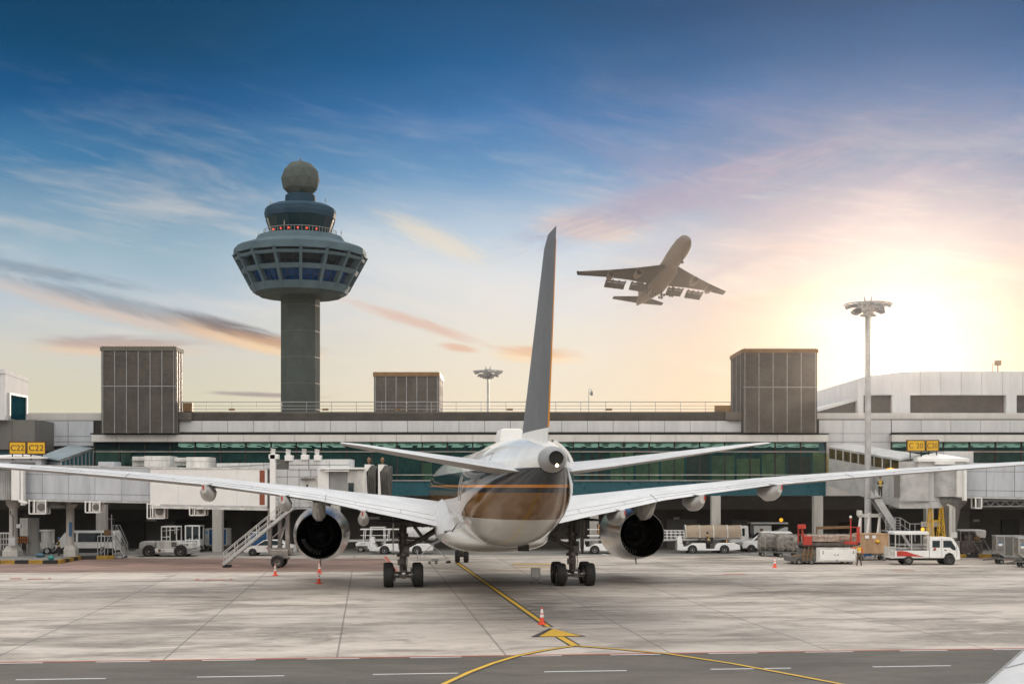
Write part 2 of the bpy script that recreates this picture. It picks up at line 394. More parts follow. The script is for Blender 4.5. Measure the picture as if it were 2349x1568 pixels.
# ------------------------------------------------------------------ ground
TH = R(6.2)                    # the stand's centre line points this far left of straight ahead
ct, st = math.cos(TH), math.sin(TH)
def ground_mat(name, kind):
    m = bpy.data.materials.new(name); m.use_nodes = True; t = m.node_tree; X.nt = t
    b = t.nodes['Principled BSDF']
    tcn = t.nodes.new('ShaderNodeTexCoord'); s = t.nodes.new('ShaderNodeSeparateXYZ'); t.links.new(tcn.outputs['Object'], s.inputs[0])
    x, y = X(s.outputs[0]), X(s.outputs[1])
    u = x * ct + y * st; v = y * ct - x * st
    big = noise(comb(u * 0.055, v * 0.14), 1.0, 7, 0.70, 0.7)
    med = noise(comb(u * 0.22 + 7, v * 0.50), 1.0, 6, 0.68, 0.6)
    fine = noise(comb(u * 2.2, v * 5.0), 1.0, 6, 0.75)
    tyre = noise(comb(u * 0.20 + 3, v * 1.1), 1.0, 6, 0.72, 1.2)
    if kind == 'concrete':
        c = mixc(smooth(big * 0.55 + med * 0.45, 0.38, 0.60), (0.16, 0.132, 0.106, 1), (0.58, 0.508, 0.443, 1))
        c = mixc(smooth(tyre, 0.54, 0.74) * 0.42, c, (0.14, 0.125, 0.105, 1))
        c = mixc(smooth(fine, 0.35, 0.75) * 0.32, c, (0.62, 0.59, 0.56, 1))
        c = mixc(smooth(fine, 0.54, 0.70) * 0.40, c, (0.12, 0.11, 0.10, 1))
        blot = noise(comb(u * 0.30 + 11, v * 0.45 + 5), 1.0, 7, 0.72, 1.5)
        c = mixc(smooth(blot, 0.52, 0.68) * 0.42, c, (0.15, 0.125, 0.10, 1))
        c = mixc(smooth(noise(comb(u * 0.9, v * 1.6), 1.0, 5, 0.7, 1.0), 0.60, 0.72) * 0.45, c, (0.085, 0.075, 0.062, 1))
        # each slab has weathered a little differently
        fl = comb(X.op('FLOOR', (u + 1.1) / 6.25), X.op('FLOOR', (v - 2.0) / 7.4))
        wn = t.nodes.new('ShaderNodeTexWhiteNoise'); wn.noise_dimensions = '2D'; t.links.new(fl, wn.inputs['Vector'])
        c = mixc(X(wn.outputs['Value']) * 0.22, c, (0.25, 0.23, 0.205, 1))
        # oil and rubber along the stand's centre line and under the engines, darkened as the aircraft's shade too
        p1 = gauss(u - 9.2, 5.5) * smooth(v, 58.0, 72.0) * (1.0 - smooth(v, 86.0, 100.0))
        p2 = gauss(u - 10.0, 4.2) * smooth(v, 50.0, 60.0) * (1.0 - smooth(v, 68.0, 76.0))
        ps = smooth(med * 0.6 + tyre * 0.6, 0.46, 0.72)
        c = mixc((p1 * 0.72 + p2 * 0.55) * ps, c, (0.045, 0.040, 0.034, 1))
        # joints between slabs
        def joint(a, per, off, wd):
            f = X.op('PINGPONG', a + off, per / 2)
            return 1.0 - smooth(f, wd * 0.4, wd)
        j1 = joint(u, 6.25, 1.1, 0.055); j2 = joint(v, 7.4, -2.0, 0.05)
        c = mixc(j1 * 0.62, c, (0.09, 0.08, 0.07, 1))
        c = mixc(j2 * 0.34, c, (0.12, 0.11, 0.10, 1))
        b.inputs['Roughness'].default_value = 0.72
    elif kind == 'asphalt':
        c = mixc(smooth(big * 0.5 + med * 0.5, 0.36, 0.66), (0.068, 0.060, 0.049, 1), (0.132, 0.117, 0.097, 1))
        c = mixc(smooth(tyre, 0.5, 0.74) * 0.5, c, (0.065, 0.06, 0.052, 1))
        c = mixc(smooth(fine, 0.45, 0.72) * 0.45, c, (0.145, 0.135, 0.12, 1))
        b.inputs['Roughness'].default_value = 0.8
    elif kind == 'service':
        c = mixc(smooth(med, 0.36, 0.66), (0.15, 0.145, 0.135, 1), (0.25, 0.24, 0.225, 1))
        b.inputs['Roughness'].default_value = 0.8
    elif kind == 'redzone':
        c = mixc(smooth(big * 0.5 + med * 0.5, 0.38, 0.62), (0.15, 0.105, 0.085, 1), (0.32, 0.20, 0.165, 1))
        c = mixc(smooth(tyre, 0.50, 0.70) * 0.6, c, (0.075, 0.06, 0.05, 1))
        b.inputs['Roughness'].default_value = 0.75
    else:
        col = {'yl': (0.66, 0.40, 0.03, 1), 'bl': (0.045, 0.042, 0.038, 1), 'wl': (0.72, 0.72, 0.72, 1), 'rl': (0.40, 0.10, 0.055, 1), 'ylw': (0.42, 0.28, 0.10, 1), 'redw': (0.36, 0.15, 0.11, 1)}[kind]
        c = mixc(smooth(fine * 0.6 + med * 0.4, 0.50, 0.66) * 0.55, col, (0.20, 0.185, 0.165, 1))
        b.inputs['Roughness'].default_value = 0.6
    t.links.new(c, b.inputs['Base Color'])
    bn = t.nodes.new('ShaderNodeBump'); bn.inputs['Strength'].default_value = 0.18; bn.inputs['Distance'].default_value = 0.01
    t.links.new(fine.v, bn.inputs['Height']); t.links.new(bn.outputs[0], b.inputs['Normal'])
    return m
def sheet(name, polys, z, m, kind='structure'):
    g = MB()
    for p in polys: g.add([(a[0], a[1], z) for a in p], [list(range(len(p)))])
    return struct(g.build(name, m), kind)
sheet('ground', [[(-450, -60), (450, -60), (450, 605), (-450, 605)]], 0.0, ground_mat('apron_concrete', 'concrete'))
GYL, GBL, GWL, GRL = ground_mat('yellow_line_paint', 'yl'), ground_mat('black_line_paint', 'bl'), ground_mat('white_line_paint', 'wl'), ground_mat('red_line_paint', 'rl')
GYW, GRW = ground_mat('worn_yellow_paint', 'ylw'), ground_mat('worn_red_paint', 'redw')
def st_(u, v): return (u * ct - v * st, u * st + v * ct)          # stand axes -> world
def gp(u, v): y = gy(v); return (ax(u, y), y)
def to_st(p): return (p[0] * ct + p[1] * st, p[1] * ct - p[0] * st)
V0 = to_st(gp(1174, 1502))[1]                                       # road edge, measured along the stand
sheet('road', [[st_(-400, -150), st_(400, -150), st_(400, V0), st_(-400, V0)]], 0.004, ground_mat('road_asphalt', 'asphalt'))
sheet('service_road', [[(-500, 121.5), (500, 121.5), (500, 136.5), (-500, 136.5)]], 0.004, ground_mat('service_road_asphalt', 'service'))
sheet('red_apron_zone', [[gp(-160, 1313), gp(560, 1311), gp(905, 1307.5), gp(880, 1279.5), (-75, 116.4)], ], 0.004, ground_mat('worn_red_apron', 'redzone'))
sheet('red_stand_patch', [[gp(2195, 1274), gp(2480, 1274), gp(2480, 1289), gp(2290, 1285)]], 0.004, bpy.data.materials['worn_red_apron'])
def strip(p, q, wd):
    p, q = Vector(p[:2]), Vector(q[:2]); d = (q - p).normalized(); n = Vector((-d.y, d.x)) * wd / 2
    return [p - n, q - n, q + n, p + n]
def path(pts, wd):
    pts = [Vector(p) for p in pts]; out = []
    N = []
    for i in range(len(pts)):
        d = (pts[min(i + 1, len(pts) - 1)] - pts[max(i - 1, 0)]).normalized(); N.append(Vector((-d.y, d.x)) * wd / 2)
    for i in range(len(pts) - 1): out.append([pts[i] - N[i], pts[i + 1] - N[i + 1], pts[i + 1] + N[i + 1], pts[i] + N[i]])
    return out
sheet('edge_line', [strip(st_(-300, V0 + 0.05), st_(300, V0 + 0.05), 0.22)], 0.008, GRL)
dash = []
for k in range(-20, 24):
    a = -13.4 + k * 3.74
    dash.append(strip(st_(a, V0 - 0.24), st_(a + 1.9, V0 - 0.24), 0.13))
sheet('edge_marking', dash, 0.012, GWL)
VC = to_st(gp(1141, 1541))[1]; dash = []
for k in range(-12, 14):
    a = to_st(gp(855, 1544))[0] + k * 5.78
    dash.append(strip(st_(a, VC), st_(a + 2.85, VC), 0.13))
VD = to_st(gp(2250, 1568))[1] 
dash.append(strip(st_(to_st(gp(2200, 1568))[0], VD), st_(to_st(gp(2200, 1568))[0] + 6, VD), 0.13))
sheet('lane_marking', dash, 0.010, GWL)
# taxi guide line, its arrow and the two lead-in curves
J = gp(1318, 1479)
tl = [gp(1049, 1290), gp(1258, 1436.5)]
sheet('guide_line_border', [strip(tl[0], tl[1], 0.46), strip(gp(1285, 1459), J, 0.50)], 0.008, GBL)
sheet('guide_line', [strip(tl[0], tl[1], 0.22), strip(gp(1277, 1455), J, 0.30)], 0.012, GYL)
a0, a1, a2 = Vector(gp(1268, 1441)), Vector(gp(1236, 1459)), Vector(gp(1333, 1457.5))
sheet('arrow_border', [[a0 + Vector((-0.15, 0.25)), a1 + Vector((-0.35, -0.12)), a2 + Vector((0.2, -0.12))]], 0.016, GBL)
sheet('arrow_marking', [[a0, a1, a2]], 0.020, GYL)
lc = [gp(1318, 1479.5), gp(1250, 1490), gp(1190, 1502), gp(1130, 1520), gp(1075, 1541), gp(1015, 1569), gp(950, 1605)]
rc = [gp(1318, 1479.5), gp(1420, 1488), gp(1530, 1498), gp(1680, 1521), gp(1820, 1547), gp(1935, 1569), gp(2080, 1601)]
sheet('lead_in_border', path(lc, 0.34) + path(rc, 0.34), 0.016, GBL)
sheet('lead_in_line', path(lc, 0.19) + path(rc, 0.17), 0.020, GYL)
# worn paint boxes on the stand and thin service markings
def gbox(u0, u1, v0, v1): return [gp(u0, v1), gp(u1, v1), gp(u1 - 6, v0), gp(u0 + 6, v0)]
sheet('stand_marking', [gbox(60, 105, 1325.5, 1327.5), gbox(20, 52, 1324.5, 1327), gbox(108, 118, 1323.5, 1327), gbox(466, 520, 1327.5, 1329.5),
                        gbox(444, 462, 1326, 1330), gbox(524, 534, 1325, 1330), gbox(1655, 1712, 1315, 1317), gbox(2040, 2100, 1306, 1307.2)], 0.012, GRW)
sheet('hatched_marking', [gbox(1170, 1300, 1291, 1295), gbox(1176, 1290, 1299, 1301), gbox(1120, 1340, 1306, 1307.2)], 0.008, GYW)
sheet('stop_line', [strip(gp(883, 1275), gp(912, 1314), 0.28)], 0.012, ground_mat('fresh_red_paint', 'rl'))
sheet('kerb_line', [strip((-400, 128.5), (400, 128.5), 0.14), strip((-400, 122.2), (400, 122.2), 0.12)], 0.009, GWL)
wd = []
for k in range(14):
    for (u0, v0, u1, v1) in ((1680, 1268, 1800, 1292), (1715, 1266, 1840, 1287)):
        f = k / 14; a = gp(u0 + (u1 - u0) * f, v0 + (v1 - v0) * f); b = gp(u0 + (u1 - u0) * (f + 0.03), v0 + (v1 - v0) * (f + 0.03))
        wd.append(strip(a, b, 0.14))
wd.append(strip(gp(1370, 1266), gp(1392, 1272), 0.2))
sheet('dotted_marking', wd, 0.010, GWL)

# ------------------------------------------------------------------ terminal
D = 128.0
def tx(u): return ax(u, D)
def tz(v): return az_(v, D)
T = thing('terminal_building', 'long low pale grey airport terminal with a green glazed band behind the parked airliner', 'terminal', (0, D, 0))
g = MB()      # structural mass: roof, floor plate, ends
g.box(-150, 150, D + 0.9, 165, tz(1012), tz(945)); g.box(-150, 150, D + 0.4, 165, tz(1136), tz(1102))
g.box(-150, tx(215) - 0.4, D + 1.2, 165, tz(1100), tz(1013)); g.box(tx(2600), 150, D + 1.2, 165, tz(1100), tz(1013))
g.build('wall', M['fascia'], T, world=True)
g = MB()      # lower recess
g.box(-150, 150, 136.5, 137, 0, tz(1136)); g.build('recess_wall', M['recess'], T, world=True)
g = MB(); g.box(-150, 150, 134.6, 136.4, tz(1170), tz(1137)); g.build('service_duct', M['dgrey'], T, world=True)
for (u0, u1, v1) in ((400, 520, 1192), (262, 330, 1196), (575, 640, 1195), (1680, 1720, 1192), (1530, 1600, 1190), (1925, 1990, 1196), (2190, 2225, 1170), (2300, 2340, 1190), (1100, 1170, 1195)):
    g = MB(); g.box(ax(u0, 136), ax(u1, 136), 136.3, 136.46, 0, az_(v1, 136)); g.build('loading_door', M['dark'] if u0 % 3 else M['dgrey'], T, world=True)
for (u0, u1, v0, v1) in ((336, 358, 1189, 1194), (1545, 1558, 1185, 1190), (2232, 2246, 1190, 1195), (845, 870, 1184, 1190)):
    g = MB(); g.box(ax(u0, 136), ax(u1, 136), 136.0, 136.2, az_(v1, 136), az_(v0, 136)); g.build('dock_plate', M['lgrey'], T, world=True)
g = MB(); g.box(tx(405), tx(1700), D, D + 0.8, tz(963), tz(943.5))
k = 0; z = tz(962)
while z < tz(945.5):
    g.box(tx(405), tx(1700), D - 0.06, D, z, z + 0.045); z += 0.1
g.box(tx(406), tx(441), D - 0.5, D - 0.06, tz(963.5), tz(945)); g.box(tx(1664), tx(1700), D - 0.5, D - 0.06, tz(963.5), tz(945))
g.build('parapet', M['louvre'], T, world=True)
g = MB(); g.panels((tx(405), D - 0.02), (tx(1700), D - 0.02), tz(990.5), tz(964), 22, 1, 0.1); g.build('upper_cladding', M['clad'], T, world=True)
g = MB(); g.box(tx(398), tx(1706), D - 0.01, D + 0.5, tz(992), tz(963)); g.box(-150, tx(405), D + 0.25, D + 0.6, tz(1030), tz(963)); g.box(tx(1700), 150, D + 0.25, D + 0.6, tz(1013), tz(960)); g.build('joint_backing', M['dark'], T, world=True)
g = MB(); g.box(tx(212), tx(1897), D - 0.75, D + 0.3, tz(995.8), tz(993)); g.box(tx(2040), 150, D - 0.75, D + 0.3, tz(995.8), tz(993)); g.build('shadow_gap', M['dark'], T, world=True)  # dark strip painted in for the shadow gap above the fascia
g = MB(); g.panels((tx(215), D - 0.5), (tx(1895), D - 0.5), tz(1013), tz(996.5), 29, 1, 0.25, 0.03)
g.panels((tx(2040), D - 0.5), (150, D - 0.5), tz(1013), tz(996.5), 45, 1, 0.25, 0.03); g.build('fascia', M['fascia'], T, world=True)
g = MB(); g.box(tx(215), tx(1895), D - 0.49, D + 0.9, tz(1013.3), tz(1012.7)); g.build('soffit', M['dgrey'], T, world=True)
# left return wall and right return wall
g = MB(); g.panels((-150, D + 0.2), (tx(214), D + 0.2), tz(1022), tz(964), 45, 1, 0.12, rows=[0, 0.17, 0.38, 1]); g.build('left_cladding', M['bridge'], T, world=True)
g = MB(); g.panels((-150, 123), (ax(81, 123), 123), az_(1030, 123), az_(963, 123), 50, 1, 0.1, 0.03); g.box(-150, ax(81, 123), 123.02, D, az_(1031, 123), az_(962, 123))
g.build('grey_bay', M['dgrey'], T, world=True)
g = MB(); g.box(-150, ax(81, 123) - 0.3, 123.4, D, az_(1112, 123), az_(1031.5, 123)); g.build('dark_glazing', M['teal'], T, world=True)
g = MB(); g.panels((tx(1878), D + 0.2), (tx(2044), D + 0.2), tz(1040), tz(962), 3, 1, 0.12, rows=[0, 0.35, 0.6, 1]); g.panels((tx(2045), D + 0.2), (150, D + 0.2), tz(991), tz(962), 40, 1, 0.12)
g.build('right_cladding', M['clad'], T, world=True)
# glazed band: panes, mullions, transoms, spandrel and the hall behind
GL1 = glass('green_glass', (0.30, 0.62, 0.66, 1), 0.70)
def glazing(u0, u1, n, vb):
    g = MB()
    for i in range(n):
        a, b = tx(u0 + (u1 - u0) * i / n) + 0.05, tx(u0 + (u1 - u0) * (i + 1) / n) - 0.05
        for (va, vbb) in ((1034, 1013.5), (1087, 1036), (1100.5, 1089)):
            ty = D + random.uniform(-0.012, 0.012)
            g.add([(a, ty, tz(va)), (b, D, tz(va)), (b, ty, tz(vbb)), (a, D, tz(vbb))], [(0, 1, 2, 3)])
    g.build('window_band', GL1, T, world=True)
    g = MB()
    for i in range(n + 1):
        x = tx(u0 + (u1 - u0) * i / n); g.box(x - 0.06, x + 0.06, D - 0.09, D + 0.12, tz(1101), tz(1013))
    g.mi = 1
    for v in (1035, 1088, 1101): g.box(tx(u0), tx(u1), D - 0.22, D - 0.089, tz(v + 0.9), tz(v - 0.9))
    g.build('window_frame', [M['dark'], M['concp']], T, world=True)
    g = MB(); g.box(tx(u0), tx(u1), D - 0.06, D + 0.35, tz(1135.5), tz(1102)); g.build('spandrel', M['teal'], T, world=True)
glazing(217, 1893, 29, 0)
glazing(2044, 2640, 10, 0)
g = MB(); g.box(tx(160), tx(2700), 142, 142.3, tz(1110), tz(1005)); g.build('hall_back_wall', mat('hall_wall', (0.14, 0.34, 0.34), 0.6, var=0.25, scale=0.22), T, world=True)
g = MB(); g.box(tx(160), tx(2700), D + 1.5, 141.9, tz(1112), tz(1103)); g.build('hall_floor', mat('hall_carpet', (0.07, 0.09, 0.09), 0.8), T, world=True)
hallg = mat('hall_green_board', (0.72, 0.66, 0.30), 0.5, var=0.15)
hallb = mat('hall_brown_board', (0.24, 0.15, 0.10), 0.5, var=0.15)
gg, gb_ = MB(), MB()
for i in range(10):
    u = 240 + i * 104 + random.uniform(-20, 20); wv = random.uniform(20, 55)
    q = gg if u > 560 and i % 3 else gb_
    y = random.uniform(134, 141)
    q.box(ax(u, y), ax(u + wv, y), y, y + 0.15, tz(1103), az_(random.uniform(1052, 1076), y))
for i, u in enumerate(range(1400, 1880, 58)):
    y = 133.5 + (i % 3) * 1.2; q = gb_ if i in (3, 7) else gg
    q.box(ax(u, y), ax(u + 52, y), y, y + 0.15, tz(1103), az_(1034 + (i * 7) % 18, y))
for u in (1330, 1352, 1374): gb_.box(ax(u, 134), ax(u + 11, 134), 134, 134.3, tz(1103), az_(1040, 134))
gg.build('green_partition', hallg, T, world=True); gb_.build('brown_partition', hallb, T, world=True)
g = MB()
for i in range(60): x = tx(225 + i * 42); g.box(x, x + 1.1, D + 2.6, D + 3.4, tz(1017), tz(1016)); g.box(x + .3, x + 1.5, D + 6.6, D + 7.6, tz(1017), tz(1016)); g.box(x, x + 1.2, D + 10.4, D + 11.4, tz(1017), tz(1016))
g.build('ceiling_light', M['ceil'], T, world=True)
for u0, u1 in ((223, 245), (489, 511), (1352, 1372), (1630, 1651), (1864, 1885), (2380, 2400), (760, 780), (-40, -18), (2120, 2138)):
    g = MB(); g.box(ax(u0, D - 0.3), ax(u1, D - 0.3), D - 0.75, D + 0.15, 0, tz(1136.2)); g.build('column', M['concp'], T, bevel=0.03, world=True)
g = MB()
for i in range(40): g.box(-60 + i * 3.1, -59.9 + i * 3.1, D + 0.5, 134.5, tz(1139), tz(1136.2))
g.build('soffit_rib', M['dgrey'], T, world=True)
# roof railing
g = MB()
za, zb = tz(943.5), tz(920.5)
for x0, x1 in ((tx(415), tx(1676)),):
    for f in (0.28, 0.62, 1.0): g.cyl((x0, D + 0.4, za + (zb - za) * f), (x1, D + 0.4, za + (zb - za) * f), 0.024 if f < 1 else 0.04, n=6)
    n = 22
    for i in range(n + 1): x = x0 + (x1 - x0) * i / n; g.cyl((x, D + 0.4, za), (x, D + 0.4, zb), 0.025, n=6)
g.cyl((tx(80), D + 1, tz(960.5)), (tx(232), D + 1, tz(960.5)), 0.03, n=6)
for i in range(6): x = tx(85 + i * 28); g.cyl((x, D + 1, tz(965)), (x, D + 1, tz(960.5)), 0.025, n=6)
g.build('railing', M['mgrey'], T, world=True)
g = MB(); g.box(tx(420), tx(441), D - 0.1, D + 0.5, tz(943), tz(923)); g.build('roof_cabinet', M['rust'], T, world=True)
g = MB(); g.box(tx(1640), tx(1676), D - 0.1, D + 0.5, tz(943), tz(929)); g.build('roof_cabinet', M['rust'], T, world=True)
for u in (523, 738, 905, 1162, 1390, 1640):
    g = MB(); g.box(tx(u), tx(u + 14), D + 0.3, D + 0.37, tz(940), tz(935.5)); g.build('railing_plate', M['rust'], T, world=True)

# louvred rooftop plant rooms
def plant_room(lbl, x0, x1, y0, y1, z0, z1, ncol, capm, mid=True):
    t_ = thing('louvred_plant_room', lbl, 'plant room', ((x0 + x1) / 2, y0, z0), 0, 'louvred plant rooms on the terminal roof')
    zc = z1 - (z1 - z0) * (0.045 if mid else 0.10)
    g = MB(); g.box(x0, x1, y0, y1, z0, zc); z = z0 + 0.05
    while z < zc - 0.06:
        g.box(x0 - 0.05, x1 + 0.05, y0 - 0.05, y1 + 0.05, z, z + 0.05); z += 0.13
    g.build('louvre', M['louvre'], t_, world=True)
    g = MB()
    for i in range(ncol + 1):
        x = x0 + (x1 - x0) * (i + 0.12) / (ncol + 0.24); g.box(x - 0.035, x + 0.035, y0 - 0.085, y0 - 0.04, z0, zc)
    for xx in (x0 - 0.085, x1 + 0.04):
        for i in range(3): y = y0 + (y1 - y0) * (i + 0.5) / 3; g.box(xx, xx + 0.045, y - 0.04, y + 0.04, z0, zc)
    if mid: zz = z0 + (zc - z0) * 0.57; g.box(x0, x1, y0 - 0.09, y0 - 0.045, zz - 0.04, zz + 0.04)
    g.build('post', M['mgrey'], t_, world=True)
    g = MB(); g.box(x0 - 0.12, x1 + 0.12, y0 - 0.12, y1 + 0.12, zc, z1); n = int((x1 - x0) / 0.3)
    for i in range(n): x = x0 + (x1 - x0) * (i + 0.3) / n; g.box(x, x + 0.12, y0 - 0.15, y1 + 0.15, z1 - 0.02, z1 + 0.07)
    g.build('roof_cap', capm, t_, world=True)
    return t_
plant_room('tall brown louvred plant room left of the control tower', ax(233, 126.5), ax(402, 126.5), 126.5, 129.2, az_(992.5, 126.5), az_(795, 126.5), 6, M['louvre'])
plant_room('low brown louvred plant room with a rust coloured top, right of the control tower', ax(858, 142), ax(1006, 142), 142, 150, az_(946, 142), az_(853, 142), 6, M['rust'], False)
plant_room('tall louvred plant room in the sun glare beside the floodlight mast', ax(1704, 127), ax(1873, 127), 127, 134, az_(991.5, 127), az_(800, 127), 5, M['rust'])

# upper concourse block on the right and the white block at the far left
B = thing('concourse_building', 'pale upper concourse block with wide dark windows under the low sun', 'building', (45, 140, 0))
yb = 138.0
def bx_(u): return ax(u, yb)
def bz(v): return az_(v, yb)
g = MB()
roof = [(1967, 868), (1985, 868), (1985, 862), (2072, 851), (2700, 851)]
top = [(bx_(u), bz(v)) for u, v in roof]
g.prism([(bx_(1967), bz(905))] + top + [(bx_(2700), bz(905))], yb, yb + 25)
for u0, u1 in ((1967, 1980), (2046, 2087), (2307, 2331), (2560, 2590)): g.box(bx_(u0), bx_(u1), yb, yb + 25, bz(962), bz(905.001))
g.box(bx_(1985), bx_(2700), yb - 0.002, yb + 25, bz(962), bz(958.5))
g.build('wall', M['clad'], B, world=True)
g = MB()
for u in range(2110, 2700, 47): g.box(bx_(u) - 0.02, bx_(u) + 0.02, yb - 0.03, yb, bz(905), bz(851.5))
g.build('panel_joint', M['mgrey'], B, world=True)
for u0, u1 in ((1980, 2046), (2087, 2307), (2331, 2560)):
    g = MB(); g.box(bx_(u0), bx_(u1), yb + 0.7, yb + 0.9, bz(958.5), bz(905)); g.build('window', mat('smoked_glass', (0.10, 0.09, 0.085), 0.22, var=0.1), B, world=True)
g = MB(); g.prism([(bx_(1862), bz(941)), (bx_(1967), bz(909)), (bx_(1967), bz(918)), (bx_(1862), bz(947))], yb + 0.5, yb + 20)
g.build('sloping_roof', M['clad'], B, world=True)
g = MB(); g.prism([(bx_(1862), bz(947.2)), (bx_(1967), bz(918.2)), (bx_(1967), bz(962)), (bx_(1862), bz(962))], yb + 1.0, yb + 19); g.build('side_wall', M['dgrey'], B, world=True)
g = MB(); zt = bz(851); x = bx_(2296)
g.cyl((x, yb + 1, zt), (x, yb + 1, zt + 0.7), 0.06); g.cbox((x, yb + 1, zt + 0.95), 0.55, 0.5, 0.5); g.cyl((x - 0.55, yb + 1, zt), (x - 0.55, yb + 1, zt + 0.9), 0.03)
rt = thing('roof_antenna', 'small boxy antenna on the roof at the right edge', 'antenna', (x, yb + 1, zt)); g.build('mast_and_box', M['rust'], rt, world=True)

B2 = thing('white_roof_block', 'white flat roofed block with a dark opening at the far left', 'building', (-50, 125, 12))
xc = ax(12, 122.0); zt0, zt1 = az_(846, 122), az_(866, 127.6)
g = MB()
g.box(-80, xc, 122, 127.8, az_(962, 122), zt0 - 0.4)
g.build('wall', M['clad'], B2, world=True)
g = MB(); g.hexa([(-80, 121.9, zt0 - 0.4), (xc + 0.03, 121.9, zt0 - 0.4), (xc + 0.03, 127.9, zt1 - 0.4), (-80, 127.9, zt1 - 0.4), (-80, 121.9, zt0), (xc + 0.03, 121.9, zt0), (xc + 0.03, 127.9, zt1), (-80, 127.9, zt1)])
g.build('roof_edge', M['clad'], B2, world=True)
g = MB(); g.box(xc + 0.002, xc + 0.02, 122.9, 127.2, az_(961, 124), az_(907, 124)); g.build('opening', mat('dark_teal_shutter', (0.01, 0.05, 0.065), 0.95, spec=0.0), B2, world=True)
g = MB()
for y in (122.9, 127.2): g.box(xc, xc + 0.14, y - 0.12, y + 0.12, az_(962, 124), az_(906, 124))
g.box(xc, xc + 0.14, 122.78, 127.32, az_(906, 124), az_(902, 124)); g.build('opening_frame', M['dwhite'], B2, world=True)
# lamp on the terminal roof
rc_ = thing('roof_camera_post', 'thin hooked camera post on the terminal roof railing', 'camera post', at(1350, 943, 129))
g = MB(); p = at(1350, 943, 129); q = at(1350, 894, 129)
g.tube([p, q, at(1351.5, 891.5, 129), at(1355, 891.5, 129), at(1356, 896, 129)], 0.035); g.build('post', M['lgrey'], rc_, world=True)
g = MB(); c = at(1356.5, 901, 129); g.ball(c, 0.17, 10, 8, 1.5); g.build('camera_dome', M['mgrey'], rc_, smooth=50, world=True)

# ------------------------------------------------------------------ control tower
TY = 310.0; TXc = ax(689, TY)
W_ = thing('control_tower', 'tall octagonal concrete airport control tower with a round radome on top', 'control tower', (TXc, TY, 0))
def ring(r, z, n=16, off=None):
    off = R(11.25 - 2.0) if off is None else off
    return [(r * math.cos(off + 2 * math.pi * k / n), r * math.sin(off + 2 * math.pi * k / n), z) for k in range(n)]
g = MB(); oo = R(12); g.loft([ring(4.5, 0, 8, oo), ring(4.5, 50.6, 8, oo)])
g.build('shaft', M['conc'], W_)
g = MB()
for z in range(6, 50, 6): g.loft([ring(4.515, z, 8, oo), ring(4.515, z + 0.06, 8, oo)], cap=False)
g.build('shaft_joint', M['dgrey'], W_)
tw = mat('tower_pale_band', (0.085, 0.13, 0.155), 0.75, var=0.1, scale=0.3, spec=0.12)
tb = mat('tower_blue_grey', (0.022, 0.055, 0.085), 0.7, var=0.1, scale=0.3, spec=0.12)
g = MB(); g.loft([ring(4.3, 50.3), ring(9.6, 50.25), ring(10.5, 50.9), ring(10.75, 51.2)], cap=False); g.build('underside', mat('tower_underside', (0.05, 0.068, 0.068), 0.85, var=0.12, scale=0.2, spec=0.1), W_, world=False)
def cone_r(z): return 10.5 + (z - 50.3) * (15.4 - 10.5) / (59.2 - 50.3)
def band(z0, z1, th=0.7, name='spandrel_band', m=tw):
    g = MB(); a, b = cone_r(z0), cone_r(z1)
    g.loft([ring(a, z0), ring(b, z1), ring(b - th, z1), ring(a - th, z0), ring(a, z0)], cap=False); return g.build(name, m, W_)
band(50.9, 52.5); band(55.0, 56.0); band(58.15, 58.75, 0.8)
g = MB(); g.loft([ring(15.35, 59.3), ring(15.2, 60.9), ring(14.2, 61.5), ring(10.6, 62.6), ring(9.9, 63.9), ring(7.1, 64.4), ring(0.1, 64.5)], cap=False)
g.loft([ring(15.3, 59.3), ring(13.6, 59.3)], cap=False)
g.build('gallery_roof', tw, W_)
for z0, z1, m_ in ((52.4, 55.1, 'lower_glass'), (55.9, 58.25, 'upper_glass'), (58.65, 59.4, 'vent_strip')):
    g = MB(); d = 1.6 if m_ != 'lower_glass' else 1.3
    g.loft([ring(cone_r(z0) - d - 0.2, z0), ring(cone_r(z1) - d, z1)], cap=False)
    g.build(m_, mat('tower_' + m_, (0.003, 0.06, 0.20) if m_ == 'lower_glass' else (0.01, 0.028, 0.04), 0.12 if 'glass' in m_ else 0.6, var=0.12, spec=0.12), W_)
g = MB()
for k in range(48):
    a = R(9.25) + 2 * math.pi * k / 48
    for z0, z1, d in ((52.4, 55.1, 1.34), (55.9, 58.2, 1.64)):
        r0, r1 = cone_r(z0) - d - 0.1, cone_r(z1) - d + 0.1
        g.bar((r0 * math.cos(a), r0 * math.sin(a), z0), (r1 * math.cos(a), r1 * math.sin(a), z1), 0.1)
for z, d in ((53.7, 1.3), (57.1, 1.6)):
    rr = cone_r(z) - d + 0.02; g.loft([ring(rr, z), ring(rr, z + 0.09)], cap=False)
g.build('window_bar', M['dark'], W_)
ribs = MB()
for k in range(16):
    a = R(9.25) + 2 * math.pi * k / 16; ca, sa = math.cos(a), math.sin(a); tx_, ty_ = -sa * 0.33, ca * 0.33
    P = []
    for r_, z in ((cone_r(51.5) + 0.14, 51.5), (cone_r(51.5) - 2.2, 51.5), (cone_r(59.4) - 2.2, 59.5), (cone_r(59.4) + 0.14, 59.5)):
        P.append((r_ * ca, r_ * sa, z))
    v = [(p[0] - tx_, p[1] - ty_, p[2]) for p in P] + [(p[0] + tx_, p[1] + ty_, p[2]) for p in P]
    ribs.add(v, [(0, 1, 2, 3), (7, 6, 5, 4), (0, 4, 5, 1), (1, 5, 6, 2), (2, 6, 7, 3), (3, 7, 4, 0)])
ribs.build('rib', tw, W_)
